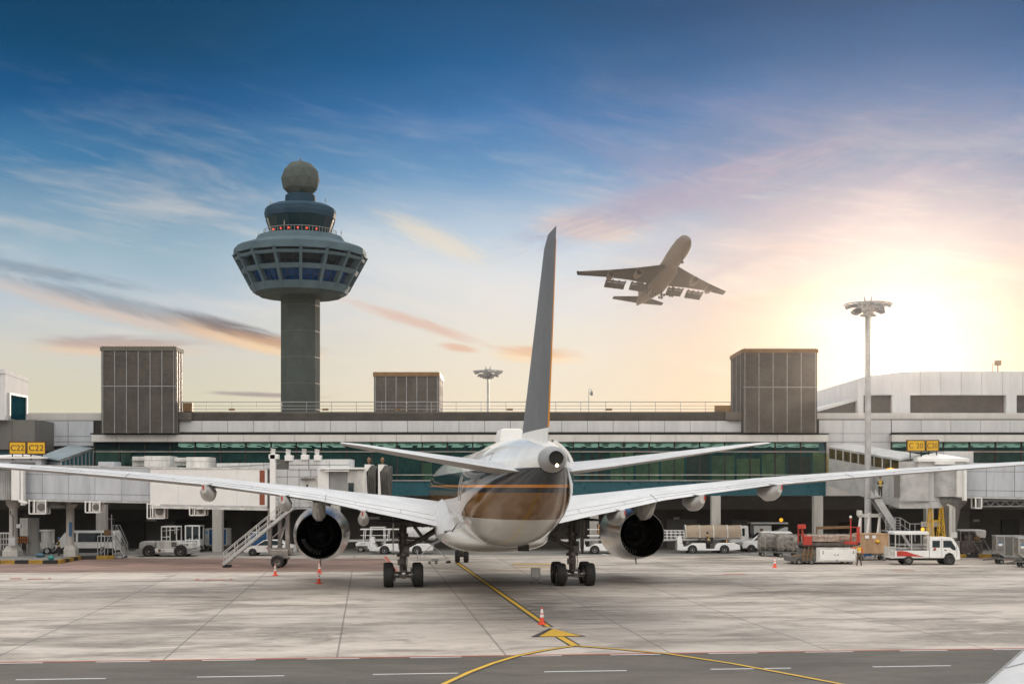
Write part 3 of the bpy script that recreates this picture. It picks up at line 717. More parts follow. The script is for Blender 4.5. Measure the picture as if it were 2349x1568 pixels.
g = MB(); g.loft([ring(6.7, 64.4), ring(7.9, 68.0)], cap=False); g.build('cab_window', mat('tower_cab_glass', (0.006, 0.028, 0.035), 0.08, var=0.08, spec=0.15), W_)
g = MB()
for k in range(16):
    a = R(9.25) + 2 * math.pi * k / 16; g.bar((6.75 * math.cos(a), 6.75 * math.sin(a), 64.4), (7.95 * math.cos(a), 7.95 * math.sin(a), 68.0), 0.13)
g.build('cab_mullion', tb, W_)
g = MB(); g.loft([ring(7.7, 67.9), ring(8.1, 68.3), ring(8.3, 69.3), ring(8.1, 70.4), ring(6.8, 71.2), ring(3.7, 71.75)], cap=True); g.build('cab_roof', tb, W_)
g = MB(); g.loft([ring(3.55, 71.7), ring(3.5, 73.6), ring(2.9, 74.0)], cap=True); g.build('drum', tb, W_)
g = MB()
bmr = bmesh.new(); bmesh.ops.create_icosphere(bmr, subdivisions=2, radius=4.5)
g.add([(v.co.x, v.co.y, v.co.z + 77.4) for v in bmr.verts], [[v.index for v in f.verts] for f in bmr.faces]); bmr.free()
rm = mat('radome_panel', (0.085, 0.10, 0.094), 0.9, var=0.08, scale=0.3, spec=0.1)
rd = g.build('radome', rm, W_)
# slightly crowned triangular panels: nudge alternate vertices so that the facets read
for v in rd.data.vertices:
    if v.index % 3 == 0:
        d = Vector(v.co) - Vector((0, 0, 77.4)); v.co = Vector((0, 0, 77.4)) + d * 1.0
g = MB(); g.cyl((0, 0, 81.8), (0, 0, 82.3), 0.18); g.build('beacon', M['rust'], W_)
for k, dx_ in enumerate((-5.3, -3.4, -1.5, 0.6, 2.6, 4.6)):
    a = math.asin(dx_ / 7.6); g = MB(); g.ball((dx_, -7.6 * math.cos(a), 64.85), 0.2); g.build('warning_lamp', M['redlamp'], W_, smooth=50)
g = MB()
for i in range(33):
    a = math.pi + math.pi * i / 32; p = (8.4 * math.cos(a), 8.4 * math.sin(a)); g.cyl((p[0], p[1], 64.0), (p[0], p[1], 65.3), 0.05, n=5)
g.tube([(8.4 * math.cos(math.pi + math.pi * i / 32), 8.4 * math.sin(math.pi + math.pi * i / 32), 65.3) for i in range(33)], 0.06, 5)
g.build('gallery_rail', M['mgrey'], W_)
for dx_, dy_, z0, z1 in ((-7.0, 0, 70.5, 72.6), (5.8, 0, 71.2, 73.2), (-9.8, 0, 63, 65.2), (9.6, -1, 63, 65.6), (-2.5, -7.5, 64.4, 66.6)):
    g = MB(); g.cyl((dx_, dy_, z0), (dx_, dy_, z1), 0.07, n=6); g.cyl((dx_, dy_, z1 - 0.9), (dx_, dy_, z1 - 0.5), 0.17, n=6); g.build('antenna', M['mgrey'], W_)

# ------------------------------------------------------------------ floodlight masts
def mast(lbl, x, y, h, rc, pr, base=0.0):
    t_ = thing('floodlight_mast', lbl, 'floodlight mast', (x, y, base), 0, 'floodlight masts')
    g = MB(); g.cyl((0, 0, 0), (0, 0, h - rc * 0.32), pr, pr * 0.72, 16); g.build('pole', M['lgrey'], t_, smooth=40)
    g = MB(); zt = h - rc * 0.14
    for r_, z in ((rc * 0.98, zt), (rc * 0.62, zt - rc * 0.22)):
        g.tube([(r_ * math.cos(2 * math.pi * k / 24), r_ * math.sin(2 * math.pi * k / 24), z) for k in range(25)], rc * 0.022, 6)
    for k in range(12):
        a = 2 * math.pi * k / 12
        g.bar((0, 0, zt - rc * 0.05), (rc * 0.98 * math.cos(a), rc * 0.98 * math.sin(a), zt), rc * 0.035)
        g.bar((0, 0, zt - rc * 0.30), (rc * 0.62 * math.cos(a), rc * 0.62 * math.sin(a), zt - rc * 0.22), rc * 0.03)
    g.cyl((0, 0, zt - rc * 0.42), (0, 0, zt + rc * 0.12), rc * 0.2, rc * 0.26); g.cyl((0, 0, zt - rc * 0.48), (0, 0, zt - rc * 0.42), rc * 0.34)
    for sx in (-0.12, 0.12): g.cyl((sx * rc, 0, zt + rc * 0.1), (sx * rc * 1.3, 0, zt + rc * 0.36), rc * 0.05, rc * 0.01, 6)
    g.build('head_frame', M['mgrey'], t_)
    for k in range(12):
        a = 2 * math.pi * (k + 0.3) / 12; g = MB()
        r_ = rc * (0.78 if k % 2 else 0.55); z = zt - rc * (0.07 if k % 2 else 0.28)
        g.cbox((r_ * math.cos(a), r_ * math.sin(a), z), rc * 0.26, rc * 0.34, rc * 0.10, a, R(22)); g.build('floodlight', M['mgrey'], t_)
mast('tall pale floodlight mast standing in front of the sun', ax(1990, 118), 118, az_(690, 118), 2.15, 0.32)
mast('distant dark floodlight mast beyond the terminal roof', ax(1119, 300), 300, az_(846, 300), 3.45, 0.34)

# ------------------------------------------------------------------ parked airliner (local: x right wing, y towards the nose, z up)
PY = R(6.0)
A = thing('parked_airliner', 'twin engine airliner seen from behind, white with navy, gold and bronze bands and grey fin', 'airliner', (-1.5, 85, 0), PY)
def livery():
    m = bpy.data.materials.new('fuselage_livery'); m.use_nodes = True; t = m.node_tree; X.nt = t
    b = t.nodes['Principled BSDF']; tcn = t.nodes.new('ShaderNodeTexCoord'); s = t.nodes.new('ShaderNodeSeparateXYZ')
    t.links.new(tcn.outputs['Object'], s.inputs[0]); z = X(s.outputs[2]); y = X(s.outputs[1])
    n = noise(tcn.outputs['Object'], 0.7, 5)
    white = mixc(smooth(n, 0.35, 0.7), (0.74, 0.74, 0.72, 1), (0.83, 0.83, 0.82, 1))
    navy, gold, bronze = (0.004, 0.014, 0.028, 1), (0.72, 0.27, 0.03, 1), (0.20, 0.096, 0.026, 1)
    belly = mixc(smooth(noise(comb(y * 0.25, z * 2.2), 1.0, 5), 0.4, 0.7), (0.60, 0.585, 0.54, 1), (0.72, 0.71, 0.68, 1))
    e = lambda lv: X.op('GREATER_THAN', z, lv)
    c = mixc(e(4.72), belly, bronze); c = mixc(e(6.02), c, navy); c = mixc(e(6.24), c, gold); c = mixc(e(6.37), c, navy); c = mixc(e(7.08), c, white)
    # panel seams
    f = X.op('PINGPONG', y + 0.4, 2.65); seam = 1.0 - smooth(f, 0.012, 0.03)
    c = mixc(seam * 0.35, c, (0.15, 0.15, 0.15, 1))
    t.links.new(c, b.inputs['Base Color']); t.links.new((n * 0.06 + 0.045).v, b.inputs['Roughness'])
    b.inputs['Coat Weight'].default_value = 0.10; b.inputs['Coat Roughness'].default_value = 0.04; b.inputs['Specular IOR Level'].default_value = 0.14
    bp = t.nodes.new('ShaderNodeBump'); bp.inputs['Strength'].default_value = 0.06; bp.inputs['Distance'].default_value = 0.05
    t.links.new(noise(comb(y * 0.9, z * 0.9), 1.0, 2).v, bp.inputs['Height']); t.links.new(bp.outputs[0], b.inputs['Normal'])
    return m
LIV = livery()
WINGW = mat('wing_white', (0.66, 0.665, 0.67), 0.42, var=0.08, scale=0.35, spec=0.3)
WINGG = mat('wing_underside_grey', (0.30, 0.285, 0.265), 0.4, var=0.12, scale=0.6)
CHROME = mat('bare_aluminium', (0.62, 0.61, 0.60), 0.22, 0.92, var=0.08, scale=0.8)
NOZ = mat('burnt_nozzle_lining', (0.016, 0.015, 0.014), 0.45, 0.3, var=0.2)
def sect(y, w, zb, zt, n=56, k=2.08):
    zc, hz = (zb + zt) / 2, (zt - zb) / 2; out = []
    for i in range(n):
        a = 2 * math.pi * i / n; ca, sa = math.cos(a), math.sin(a)
        out.append((w * math.copysign(abs(ca) ** (2 / k), ca), y, zc + hz * math.copysign(abs(sa) ** (2 / k), sa)))
    return out
prof = [(32.0, .05, 4.65, 4.75), (31.7, .45, 4.25, 5.2), (31, .9, 3.85, 5.75), (29.8, 1.5, 3.45, 6.55), (28, 2.1, 3.12, 7.5), (26, 2.55, 2.95, 8.15), (23.5, 2.8, 2.9, 8.5), (18, 2.82, 2.9, 8.54),
        (0, 2.82, 2.9, 8.54), (-9, 2.82, 2.9, 8.58), (-11.5, 2.82, 2.92, 8.63), (-14, 2.79, 3.05, 8.68), (-16.5, 2.70, 3.32, 8.72), (-19, 2.50, 3.75, 8.72), (-21.5, 2.22, 4.35, 8.66), (-24, 1.84, 5.02, 8.54), (-26.5, 1.36, 5.74, 8.32), (-28.5, .98, 6.32, 8.14), (-30.2, .62, 6.82, 7.96)]
g = MB(); g.loft([sect(*p) for p in prof]); FUS = g.build('fuselage', LIV, A, smooth=50)
g = MB(); g.loft([sect(-29.9, .64, 6.80, 7.98), sect(-30.6, .52, 6.92, 7.88), sect(-31.3, .40, 7.02, 7.74), sect(-31.6, .33, 7.10, 7.66)]); TCN = g.build('tail_cone', M['mgrey'], A, smooth=50)
g = MB(); g.lathe([(0.30, -31.56), (0.29, -31.66), (0.25, -31.66), (0.23, -31.615), (0.01, -31.61)], (-0.03, 0, 7.43), 'Y', 24); g.build('exhaust', NOZ, TCN, smooth=50)
g = MB(); g.ball((0, -31.62, 7.14), 0.07); g.build('tail_lamp', M['wlamp'], TCN, smooth=60)
g = MB(); bel = [(13, 1.5, 2.85, 3.3), (11, 2.7, 2.5, 4.0), (8, 3.15, 2.30, 4.5), (2, 3.25, 2.22, 4.55), (-4, 3.2, 2.25, 4.45), (-7, 2.9, 2.45, 4.2), (-9.5, 2.2, 2.75, 3.7), (-11, 1.1, 2.95, 3.3)]
g.loft([sect(*p, n=40, k=2.5) for p in bel]); g.build('belly_fairing', LIV, A, smooth=50)
g = MB(); g.loft([[(x * .62 * f, -13 + yy, z) for x, yy in ((-1, -1.1), (-.9, -1.25), (.9, -1.25), (1, -1.1), (1, 1.1), (.9, 1.25), (-.9, 1.25), (-1, 1.1))] for f, z in ((1.05, 8.5), (1.0, 9.05), (.93, 9.28), (.75, 9.36))])
g.build('antenna_radome', M['white'], A, bevel=.12, seg=3)
# door outlines on the left rear side: thin raised frames that follow the skin
def skin_x(y, z, side):
    for (ya, wa, ba, ta), (yb_, wb, bb, tb_) in zip(prof, prof[1:]):
        if yb_ <= y <= ya:
            f = (ya - y) / (ya - yb_); w_, b_, t_ = wa + (wb - wa) * f, ba + (bb - ba) * f, ta + (tb_ - ta) * f
            q = min(1, abs((z - (b_ + t_) / 2) / ((t_ - b_) / 2))); return side * w_ * (1 - q ** 2.08) ** (1 / 2.08)
    return 0
def outline(side, y0, y1, z0, z1, m, nm, th=0.05):
    g = MB(); pts = [(y0, z0 + .15), (y0 + .15 * (1 if y1 > y0 else -1), z0)]
    n = 8; path_ = [(y0, z0 + (z1 - z0) * i / n) for i in range(n + 1)] + [(y0 + (y1 - y0) * i / n, z1) for i in range(1, n + 1)] + [(y1, z1 + (z0 - z1) * i / n) for i in range(1, n + 1)] + [(y1 + (y0 - y1) * i / n, z0) for i in range(1, n + 1)]
    g.tube([(skin_x(y, z, side) + side * 0.004, y, z) for y, z in path_], th / 2, 6)
    return g.build(nm, m, A)
for sd in (-1, 1):
    outline(sd, -13.6, -14.7, 5.55, 7.45, M['lgrey'], 'door_outline')
    outline(sd, -20.6, -22.3, 7.05, 7.85, M['mgrey'], 'access_panel', 0.03)
# wing
def foil(x, yle, yte, zte, tc, inc, n=14):
    """closed section: from trailing edge over the top to the nose and back underneath"""
    c = yle - yte; pts = []
    T = lambda s: 5 * tc * c * (0.2969 * math.sqrt(s) - 0.126 * s - 0.3516 * s * s + 0.2843 * s ** 3 - 0.1036 * s ** 4)
    up, lo = [], []
    for i in range(n + 1):
        s = (1 - math.cos(math.pi * i / n)) / 2
        y = yle - c * s; zc = zte + (1 - s) * c * math.tan(R(inc)) + 0.012 * c * math.sin(math.pi * s)
        up.append((x, y, zc + T(s))); lo.append((x, y, zc - T(s)))
    return up[::-1] + lo[1:-1], n
ST = [(2.4, 9.6, -3.0, 3.62, .135, 4.0), (3.4, 8.9, -3.1, 3.85, .13, 4.0), (5.6, 7.5, -3.2, 4.35, .125, 3.7), (8.0, 5.9, -3.35, 4.85, .118, 3.2), (10.5, 4.4, -3.6, 5.42, .11, 2.2), (13.5, 2.5, -4.7, 5.90, .105, 1.2), (17, .3, -6.0, 6.40, .10, .6), (21, -2.2, -7.6, 6.80, .096, .3), (25, -4.8, -9.2, 7.15, .093, .2), (28.5, -7.0, -10.5, 7.43, .09, .1), (31.6, -9.0, -11.6, 7.66, .085, .1)]
for sd in (-1, 1):
    secs = [foil(sd * s[0], *s[1:]) for s in ST]; n = secs[0][1]
    g = MB(); rings = [q[0] for q in secs]; g.loft(rings)
    m_ = len(rings[0])
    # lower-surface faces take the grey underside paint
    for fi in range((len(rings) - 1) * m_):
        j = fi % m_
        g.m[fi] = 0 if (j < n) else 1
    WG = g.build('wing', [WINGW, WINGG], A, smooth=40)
    # flap and aileron gaps, raised 1 cm dark seams on the upper surface
    def up_pt(x, s, off=0.012):
        for a, b in zip(ST, ST[1:]):
            if a[0] <= x <= b[0]:
                f = (x - a[0]) / (b[0] - a[0]); q = [p + (r - p) * f for p, r in zip(a, b)]
                c = q[1] - q[2]; t5 = 5 * q[4] * c * (0.2969 * math.sqrt(s) - 0.126 * s - 0.3516 * s * s + 0.2843 * s ** 3 - 0.1036 * s ** 4)
                return Vector((sd * x, q[1] - c * s, q[3] + (1 - s) * c * math.tan(R(q[5])) + 0.012 * c * math.sin(math.pi * s) + t5 + off))
    g = MB()
    for s in (0.90, 0.80):
        g.tube([up_pt(x, s) for x in [3.3 + i * (26.0 - 3.3) / 40 for i in range(41)]], 0.009, 5)
    for x in (3.35, 5.6, 8.4, 10.2, 14.5, 18.8, 21.2, 23.6, 26):
        g.tube([up_pt(x, s) for s in ((0.72, 0.8, 0.9, 0.985) if x in (3.35, 10.2, 21.2) else (0.80, 0.85, 0.90))], 0.022 if x in (3.35, 10.2, 21.2) else 0.012, 5)
    g.build('flap_seam', M['mgrey'], WG)
    g = MB(); z = 7.66; g.prism([(-9.2, z), (-11.5, z), (-12.8, z + 1.35), (-12.0, z + 1.4)], sd * 31.55, sd * 31.7, 'YZ')
    wl = g.build('winglet', WINGW, A, smooth=40)
    # wing root fairing and fillet
    g = MB(); R_ = []
    for y, xo, zb, zt in ((7.5, 3.2, 3.2, 5.0), (3, 3.35, 3.0, 5.2), (-1, 3.42, 2.95, 4.9), (-3.4, 3.45, 3.1, 4.35), (-5.2, 3.1, 3.25, 4.15), (-7.2, 2.75, 3.5, 4.1)):
        R_.append([(sd * 2.2, y, zb), (sd * xo * .93, y, zb - .05), (sd * xo, y, zb + .25), (sd * xo, y, zt - .5), (sd * (xo - .18), y, zt - .12), (sd * 2.75, y, zt + .35), (sd * 2.2, y, zt + .4)])
    g.loft(R_); g.build('wing_root_fairing', WINGW, A, smooth=35)
    # flap track fairings
    for fx, wd_, ys, L_ in ((7.9, 0.36, -3.1, 4.6), (12.6, 0.40, -4.2, 4.4), (16.95, 0.40, -5.8, 4.0)):
        q = min(ST, key=lambda s: abs(s[0] - fx)); 
        zt = [a[3] + (b[3] - a[3]) * (fx - a[0]) / (b[0] - a[0]) for a, b in zip(ST, ST[1:]) if a[0] <= fx <= b[0]][0]
        g = MB(); R_ = []
        for f, ww, zu, zl in ((0, .12, -.15, -.35), (.18, .7, -.08, -.75), (.5, 1.0, -.05, -1.02), (.8, .96, -.02, -.98), (.95, .86, .0, -.84), (1.08, .62, .03, -.66), (1.16, .40, .04, -.50)):
            y = ys + L_ * .92 - L_ * f; h = zu - zl
            R_.append([(sd * fx + math.sin(a) * wd_ * ww * (1.0 if math.cos(a) < 0.3 else 0.8), y, zt + zl + h * (0.5 + 0.5 * math.cos(a))) for a in [2 * math.pi * k / 20 for k in range(20)]])
        g.loft(R_); fr = g.build('flap_track_fairing', mat('fairing_paint', (0.52, 0.51, 0.49), 0.4, var=0.04), WG, smooth=40)
        g = MB(); g.hexa([(sd * fx - wd_ * .8, ys + .3, zt + .02), (sd * fx + wd_ * .8, ys + .3, zt + .02), (sd * fx + wd_ * .5, ys - .72, zt - .02), (sd * fx - wd_ * .5, ys - .72, zt - .02),
                          (sd * fx - wd_ * .8, ys + .3, zt + .06), (sd * fx + wd_ * .8, ys + .3, zt + .06), (sd * fx + wd_ * .5, ys - .72, zt + .03), (sd * fx - wd_ * .5, ys - .72, zt + .03)])
        g.build('fairing_plate', WINGW, WG)
        if True:
            g = MB(); xx = sd * fx + (wd_ * .33 if sd > 0 else -wd_ * .12)
            ye_ = ys - .24 * L_; g.box(xx - .045, xx + .045, ye_ - .03, ye_ + .3, zt - .30, zt - .04)
            g.build('red_marker', M['red'], WG)
    # engine
    ex_, ez, ye = sd * 10.55 - .2, 3.12, 2.0
    g = MB(); pf = [(1.47, ye + .02), (1.50, ye), (1.53, ye + .15), (1.64, ye + 1.0), (1.80, ye + 2.6), (1.88, ye + 4.2), (1.87, ye + 5.6), (1.76, ye + 6.5), (1.60, ye + 6.95), (1.45, ye + 7.0), (1.34, ye + 6.6), (1.33, ye + 5.2)]
    g.lathe(pf, (ex_, 0, ez), 'Y', 56); EN = g.build('engine_nacelle', CHROME, A, smooth=45)
    g = MB(); g.lathe([(1.47, ye + .03), (1.40, ye + 1.4), (1.36, ye + 2.6), (1.02, ye + 2.9), (0.05, ye + 3.0)], (ex_, 0, ez), 'Y', 56); g.build('nozzle_lining', NOZ, EN, smooth=45)
    g = MB(); g.lathe([(.98, ye + 1.15), (.92, ye + 1.1), (.90, ye + 1.3), (.86, ye + 2.9)], (ex_, 0, ez), 'Y', 40); g.build('core_ring', mat('core_metal', (0.05, 0.042, 0.036), 0.35, 0.8, var=0.2), EN, smooth=45)
    g = MB(); g.lathe([(.02, ye + .75), (.22, ye + 1.0), (.5, ye + 1.7), (.62, ye + 2.9)], (ex_, 0, ez), 'Y', 32); g.build('exhaust_plug', mat('plug_metal', (0.045, 0.05, 0.055), 0.35, 0.6, var=0.2), EN, smooth=45)
    g = MB()
    for k in range(9):
        a = R(196 + k * 9); p = Vector((ex_ + 1.28 * math.cos(a), ye + 1.9, ez + 1.28 * math.sin(a))); q = Vector((ex_ + 1.02 * math.cos(a + .06), ye + 2.3, ez + 1.02 * math.sin(a + .06)))
        g.bar(p, q, 0.035, 0.16)
    g.build('guide_vane', M['lgrey'], EN)
    g = MB(); g.lathe([(1.33, ye + 5.2), (.4, ye + 5.3), (.02, ye + 6.1)], (ex_, 0, ez), 'Y', 32); g.build('fan', M['gear'], EN, smooth=40)
    g = MB(); g.cyl((ex_, ye + 2.2, ez - 1.72), (ex_, ye + 1.95, ez - 2.05), .05, .04, 8); g.build('drain_mast', M['steel'], EN)
    g = MB(); P = []      # pylon: narrow wedge from the wing down into the nozzle
    for y, ww, zl, zu in ((ye + 6.0, .12, ez + 1.72, ez + 2.0), (ye + 4, .28, ez + 1.55, 5.35), (ye + 1.5, .36, ez + 1.30, 5.5), (ye - .2, .42, ez + .95, 5.45), (ye - 1.8, .36, ez + 1.1, 5.4), (ye - 3.2, .24, ez + 1.7, 5.35), (ye - 4.3, .08, ez + 2.1, 5.3)):
        P.append([(ex_ - ww, y, zu), (ex_ - ww, y, zl + .3), (ex_ - ww * .4, y, zl), (ex_ + ww * .4, y, zl), (ex_ + ww, y, zl + .3), (ex_ + ww, y, zu)])
    g.loft(P); g.build('pylon', M['dwhite'], A, smooth=30, bevel=0.03)
    # main landing gear
    gx = sd * 5.42
    def wheel(par, x, y, r, wdt, nm='wheel'):
        g = MB(); h = wdt / 2
        pr = [(r * .55, -h * .82), (r * .80, -h), (r * .93, -h * .93), (r * .99, -h * .62), (r, -h * .2), (r, h * .2), (r * .99, h * .62), (r * .93, h * .93), (r * .80, h), (r * .55, h * .82)]
        for k in (-0.5, 0.0, 0.5):
            pass
        g.lathe(pr, (x, y, r), 'X', 40); wh = g.build(nm, M['rubber'], par, smooth=50)
        g = MB(); g.lathe([(r * .56, -h * .84), (r * .50, -h * .55), (.10, -h * .45), (.10, -h * .9), (.02, -h * .92)], (x, y, r), 'X', 24); g.lathe([(r * .56, h * .84), (r * .50, h * .55), (.10, h * .45), (.10, h * .9), (.02, h * .92)], (x, y, r), 'X', 24)
        g.build('rim', M['steel'], wh, smooth=40); return wh
    for yy in (-1.0, 1.0):
        for xx in (-.92, .92): wheel(A, gx + xx, yy, .72, .62)
    g = MB(); g.cyl((gx, .1, .95), (gx, .5, 4.6), .22, .26, 16); g.cyl((gx, .05, .7), (gx, .35, 2.2), .15, .15, 16); g.cyl((gx, .15, 1.85), (gx, .17, 2.05), .42, .36, 16); g.cyl((gx, .3, 3.1), (gx, .33, 3.3), .34, .34, 16)
    g.cyl((gx - .25, .4, 3.9), (gx + .25, .4, 3.9), .2); g.cbox((gx + .22, .05, 2.3), .34, .36, .4); g.cbox((gx - .12, -.08, 1.5), .46, .34, .36)
    for k in range(5): g.tube([(gx + .2 - .1 * k, -.25, .8), (gx + .27 - .12 * k, -.3, 1.5), (gx + .22 - .1 * k, -.05, 2.4), (gx + .2 - .1 * k, .1, 3.8)], .022, 6)
    g.build('strut', M['gear'], A, smooth=40)
    g = MB(); g.bar((gx, -1.35, .72), (gx, 1.35, .72), .30, .34); 
    for yy in (-1, 1): g.cyl((gx - .92, yy, .72), (gx + .92, yy, .72), .12, n=14)
    for yy in (-1, 1):
        for xx in (-.5, .5): g.cyl((gx + xx, yy, .72), (gx + xx * 1.15, yy, .72), .36, .36, 18)
    g.bar((gx - .25, -1.05, 1.0), (gx + .25, -1.05, 1.0), .1); g.bar((gx - .7, -1.28, .62), (gx + .7, -1.28, .62), .07)
    g.build('bogie', M['gear'], A, smooth=40)
    g = MB(); g.cyl((gx - .1, -1.33, .85), (gx + .1, -1.33, .85), .1); g.cyl((gx - .75, -1.18, .78), (gx - .35, -1.18, .78), .055); g.cyl((gx + .35, -1.18, .78), (gx + .75, -1.18, .78), .055); g.build('axle_fitting', M['galv'], A, smooth=40)
    g = MB(); g.cyl((gx - sd * .05, .2, 2.35), (sd * 2.9, .8, 3.65), .13, .15, 12); g.cyl((gx - sd * .1, .9, 2.3), (sd * 2.7, 2.4, 3.9), .09, .09, 10); g.cyl((gx - sd * 1.2, .5, 3.1), (gx - sd * .3, .4, 4.3), .11, .11, 10); g.bar((gx - sd * .1, .2, 3.0), (gx - sd * 1.6, .7, 2.95), .12, .2); g.build('side_brace', M['gear'], A, smooth=40)
    g = MB(); dxx = gx + sd * .62
    g.prism([(-.9, 4.2), (.8, 4.35), (.7, 2.35), (.1, 1.95), (-.45, 2.1)], dxx - .03, dxx + .03, 'YZ'); 
    v_ = g.v; g.build('gear_door', M['lgrey'] if sd < 0 else M['gear'], A)
    g = MB(); g.box(gx - 1.4, gx + 1.6, -1.5, 1.5, 4.02 if sd < 0 else 4.1, 4.12 if sd < 0 else 4.2); g.build('gear_bay', M['dark'], A)
# fin and tailplane
def surf(name, secs, mats, axis='x', nn=10, faces=None):
    g = MB(); rings = []
    for s in secs:
        if axis == 'x':
            p, n = foil(*s, n=nn)
        else:
            z, yle, yte, x0, tc, inc = s; p, n = foil(0, yle, yte, 0, tc, 0, n=nn); p = [(q[2], q[1], z) for q in p]
        rings.append(p)
    g.loft(rings)
    if len(mats) > 1:
        m_ = len(rings[0])
        for fi in range((len(rings) - 1) * m_): g.m[fi] = 0 if (fi % m_) < n else 1
    return g.build(name, mats, A, smooth=40)
FIN = mat('fin_slate', (0.145, 0.15, 0.163), 0.5, var=0.05, scale=0.3, spec=0.3)
GOLD = mat('gold_edge', (0.80, 0.32, 0.03), 0.4, var=0.06)
def fin_at(z): f = (z - 8.6) / (16.75 - 8.6); return (-20.7 + (-28.5 + 20.7) * f, -28.75 + (-31.45 + 28.75) * f)
s_ = lambda z, tc=.10: (z, fin_at(z)[0], fin_at(z)[1], 0, tc, 0)
surf('fin', [s_(8.78), s_(11, .10), s_(13.5, .10), s_(15.8, .10), (16.35, fin_at(16.35)[0], fin_at(16.35)[1], 0, .10, 0), (16.78, fin_at(16.75)[0] - .55, fin_at(16.75)[1], 0, .08, 0)], [FIN], 'z')
surf('fin_root', [(7.9, -19.2, -28.6, 0, .115, 0), (8.35, -20.1, -28.65, 0, .108, 0), s_(8.775, .104)], [M['white']], 'z')
g = MB(); g.hexa([(-.005, fin_at(8.8)[1] - .03, 8.8), (.06, fin_at(8.8)[1] - .03, 8.8), (.06, fin_at(8.8)[1] + .10, 8.8), (-.005, fin_at(8.8)[1] + .10, 8.8), (.0, fin_at(16.3)[1] - .02, 16.3), (.022, fin_at(16.3)[1] - .02, 16.3), (.022, fin_at(16.3)[1] + .08, 16.3), (.0, fin_at(16.3)[1] + .08, 16.3)])
g.build('rudder_edge', GOLD, A)
g = MB()
for sd in (-1, 1):
    hp = lambda z, f: (sd * (.5 * .10 * (fin_at(z)[0] - fin_at(z)[1]) * (.62 if f < .75 else .36) + .004), fin_at(z)[0] + (fin_at(z)[1] - fin_at(z)[0]) * f, z)
    g.tube([hp(z, .72) for z in (8.9, 11, 13.5, 15.6)], .006, 5)
g.build('rudder_hinge_line', M['mgrey'], A)
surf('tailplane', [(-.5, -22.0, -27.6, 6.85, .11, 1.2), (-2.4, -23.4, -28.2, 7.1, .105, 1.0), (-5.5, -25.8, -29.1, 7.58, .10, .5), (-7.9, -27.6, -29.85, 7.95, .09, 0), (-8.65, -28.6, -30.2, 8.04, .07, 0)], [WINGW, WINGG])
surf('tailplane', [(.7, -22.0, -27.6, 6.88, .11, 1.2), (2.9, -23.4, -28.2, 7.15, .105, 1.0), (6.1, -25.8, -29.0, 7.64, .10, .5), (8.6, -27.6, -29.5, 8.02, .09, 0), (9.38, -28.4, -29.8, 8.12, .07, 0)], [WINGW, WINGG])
# curved cover plate over the right tailplane root
g = MB(); R_ = []
for y, o in ((-20.4, 0.0), (-22.0, .05), (-24.2, .10), (-25.0, .10), (-25.02, .0)):
    ring_ = []
    for i in range(9):
        a = R(12 + 52 * i / 8); q = [p for p in prof if True]
        f = [(pa, pb) for pa, pb in zip(prof, prof[1:]) if pb[0] <= y <= pa[0]][0]; ff = (f[0][0] - y) / (f[0][0] - f[1][0])
        w_, b_, t_ = [f[0][k] + (f[1][k] - f[0][k]) * ff for k in (1, 2, 3)]
        ring_.append(((w_ + o) * math.cos(a) ** .96, y, (b_ + t_) / 2 + ((t_ - b_) / 2 + o) * math.sin(a) ** .96))
    R_.append(ring_)
g.loft(R_, cap=False, closed=False); g.build('tail_fairing', M['white'], A, smooth=40)
# nose gear
def nwheel(x, y, r, wdt):
    g = MB(); h = wdt / 2; g.lathe([(r * .5, -h * .8), (r * .85, -h), (r * .97, -h * .7), (r, 0), (r * .97, h * .7), (r * .85, h), (r * .5, h * .8)], (x, y, r), 'X', 28); o = g.build('nose_wheel', M['rubber'], A, smooth=50)
    g = MB(); g.lathe([(r * .5, -h * .8), (.05, -h * .6)], (x, y, r), 'X', 20); g.lathe([(r * .5, h * .8), (.05, h * .6)], (x, y, r), 'X', 20); g.build('rim', M['steel'], o)
nwheel(-.36, 25.3, .53, .38); nwheel(.36, 25.3, .53, .38)
g = MB(); g.cyl((0, 25.3, .53), (0, 25.7, 3.1), .13, .16, 12); g.cyl((-.36, 25.3, .53), (.36, 25.3, .53), .07); g.cyl((0, 25.6, 1.6), (0, 27.4, 3.0), .09); g.build('nose_strut', M['gear'], A, smooth=40)
g = MB(); g.box(-.75, -.71, 24.2, 26.8, 2.0, 3.1); g.box(.71, .75, 24.2, 26.8, 2.0, 3.1); g.build('nose_gear_door', M['dwhite'], A)
for y, ww, dd in ((6.5, .5, .5), (-12.4, .35, .3), (14.5, .3, .35)):
    g = MB(); zb = 2.2 if y == 6.5 else 2.88; g.box(-.1 if y != -12.4 else .55, .3 if y != -12.4 else 1.15, y, y + ww, zb - .12, zb + .25); g.build('drain_port', M['dark'], A, bevel=.04)

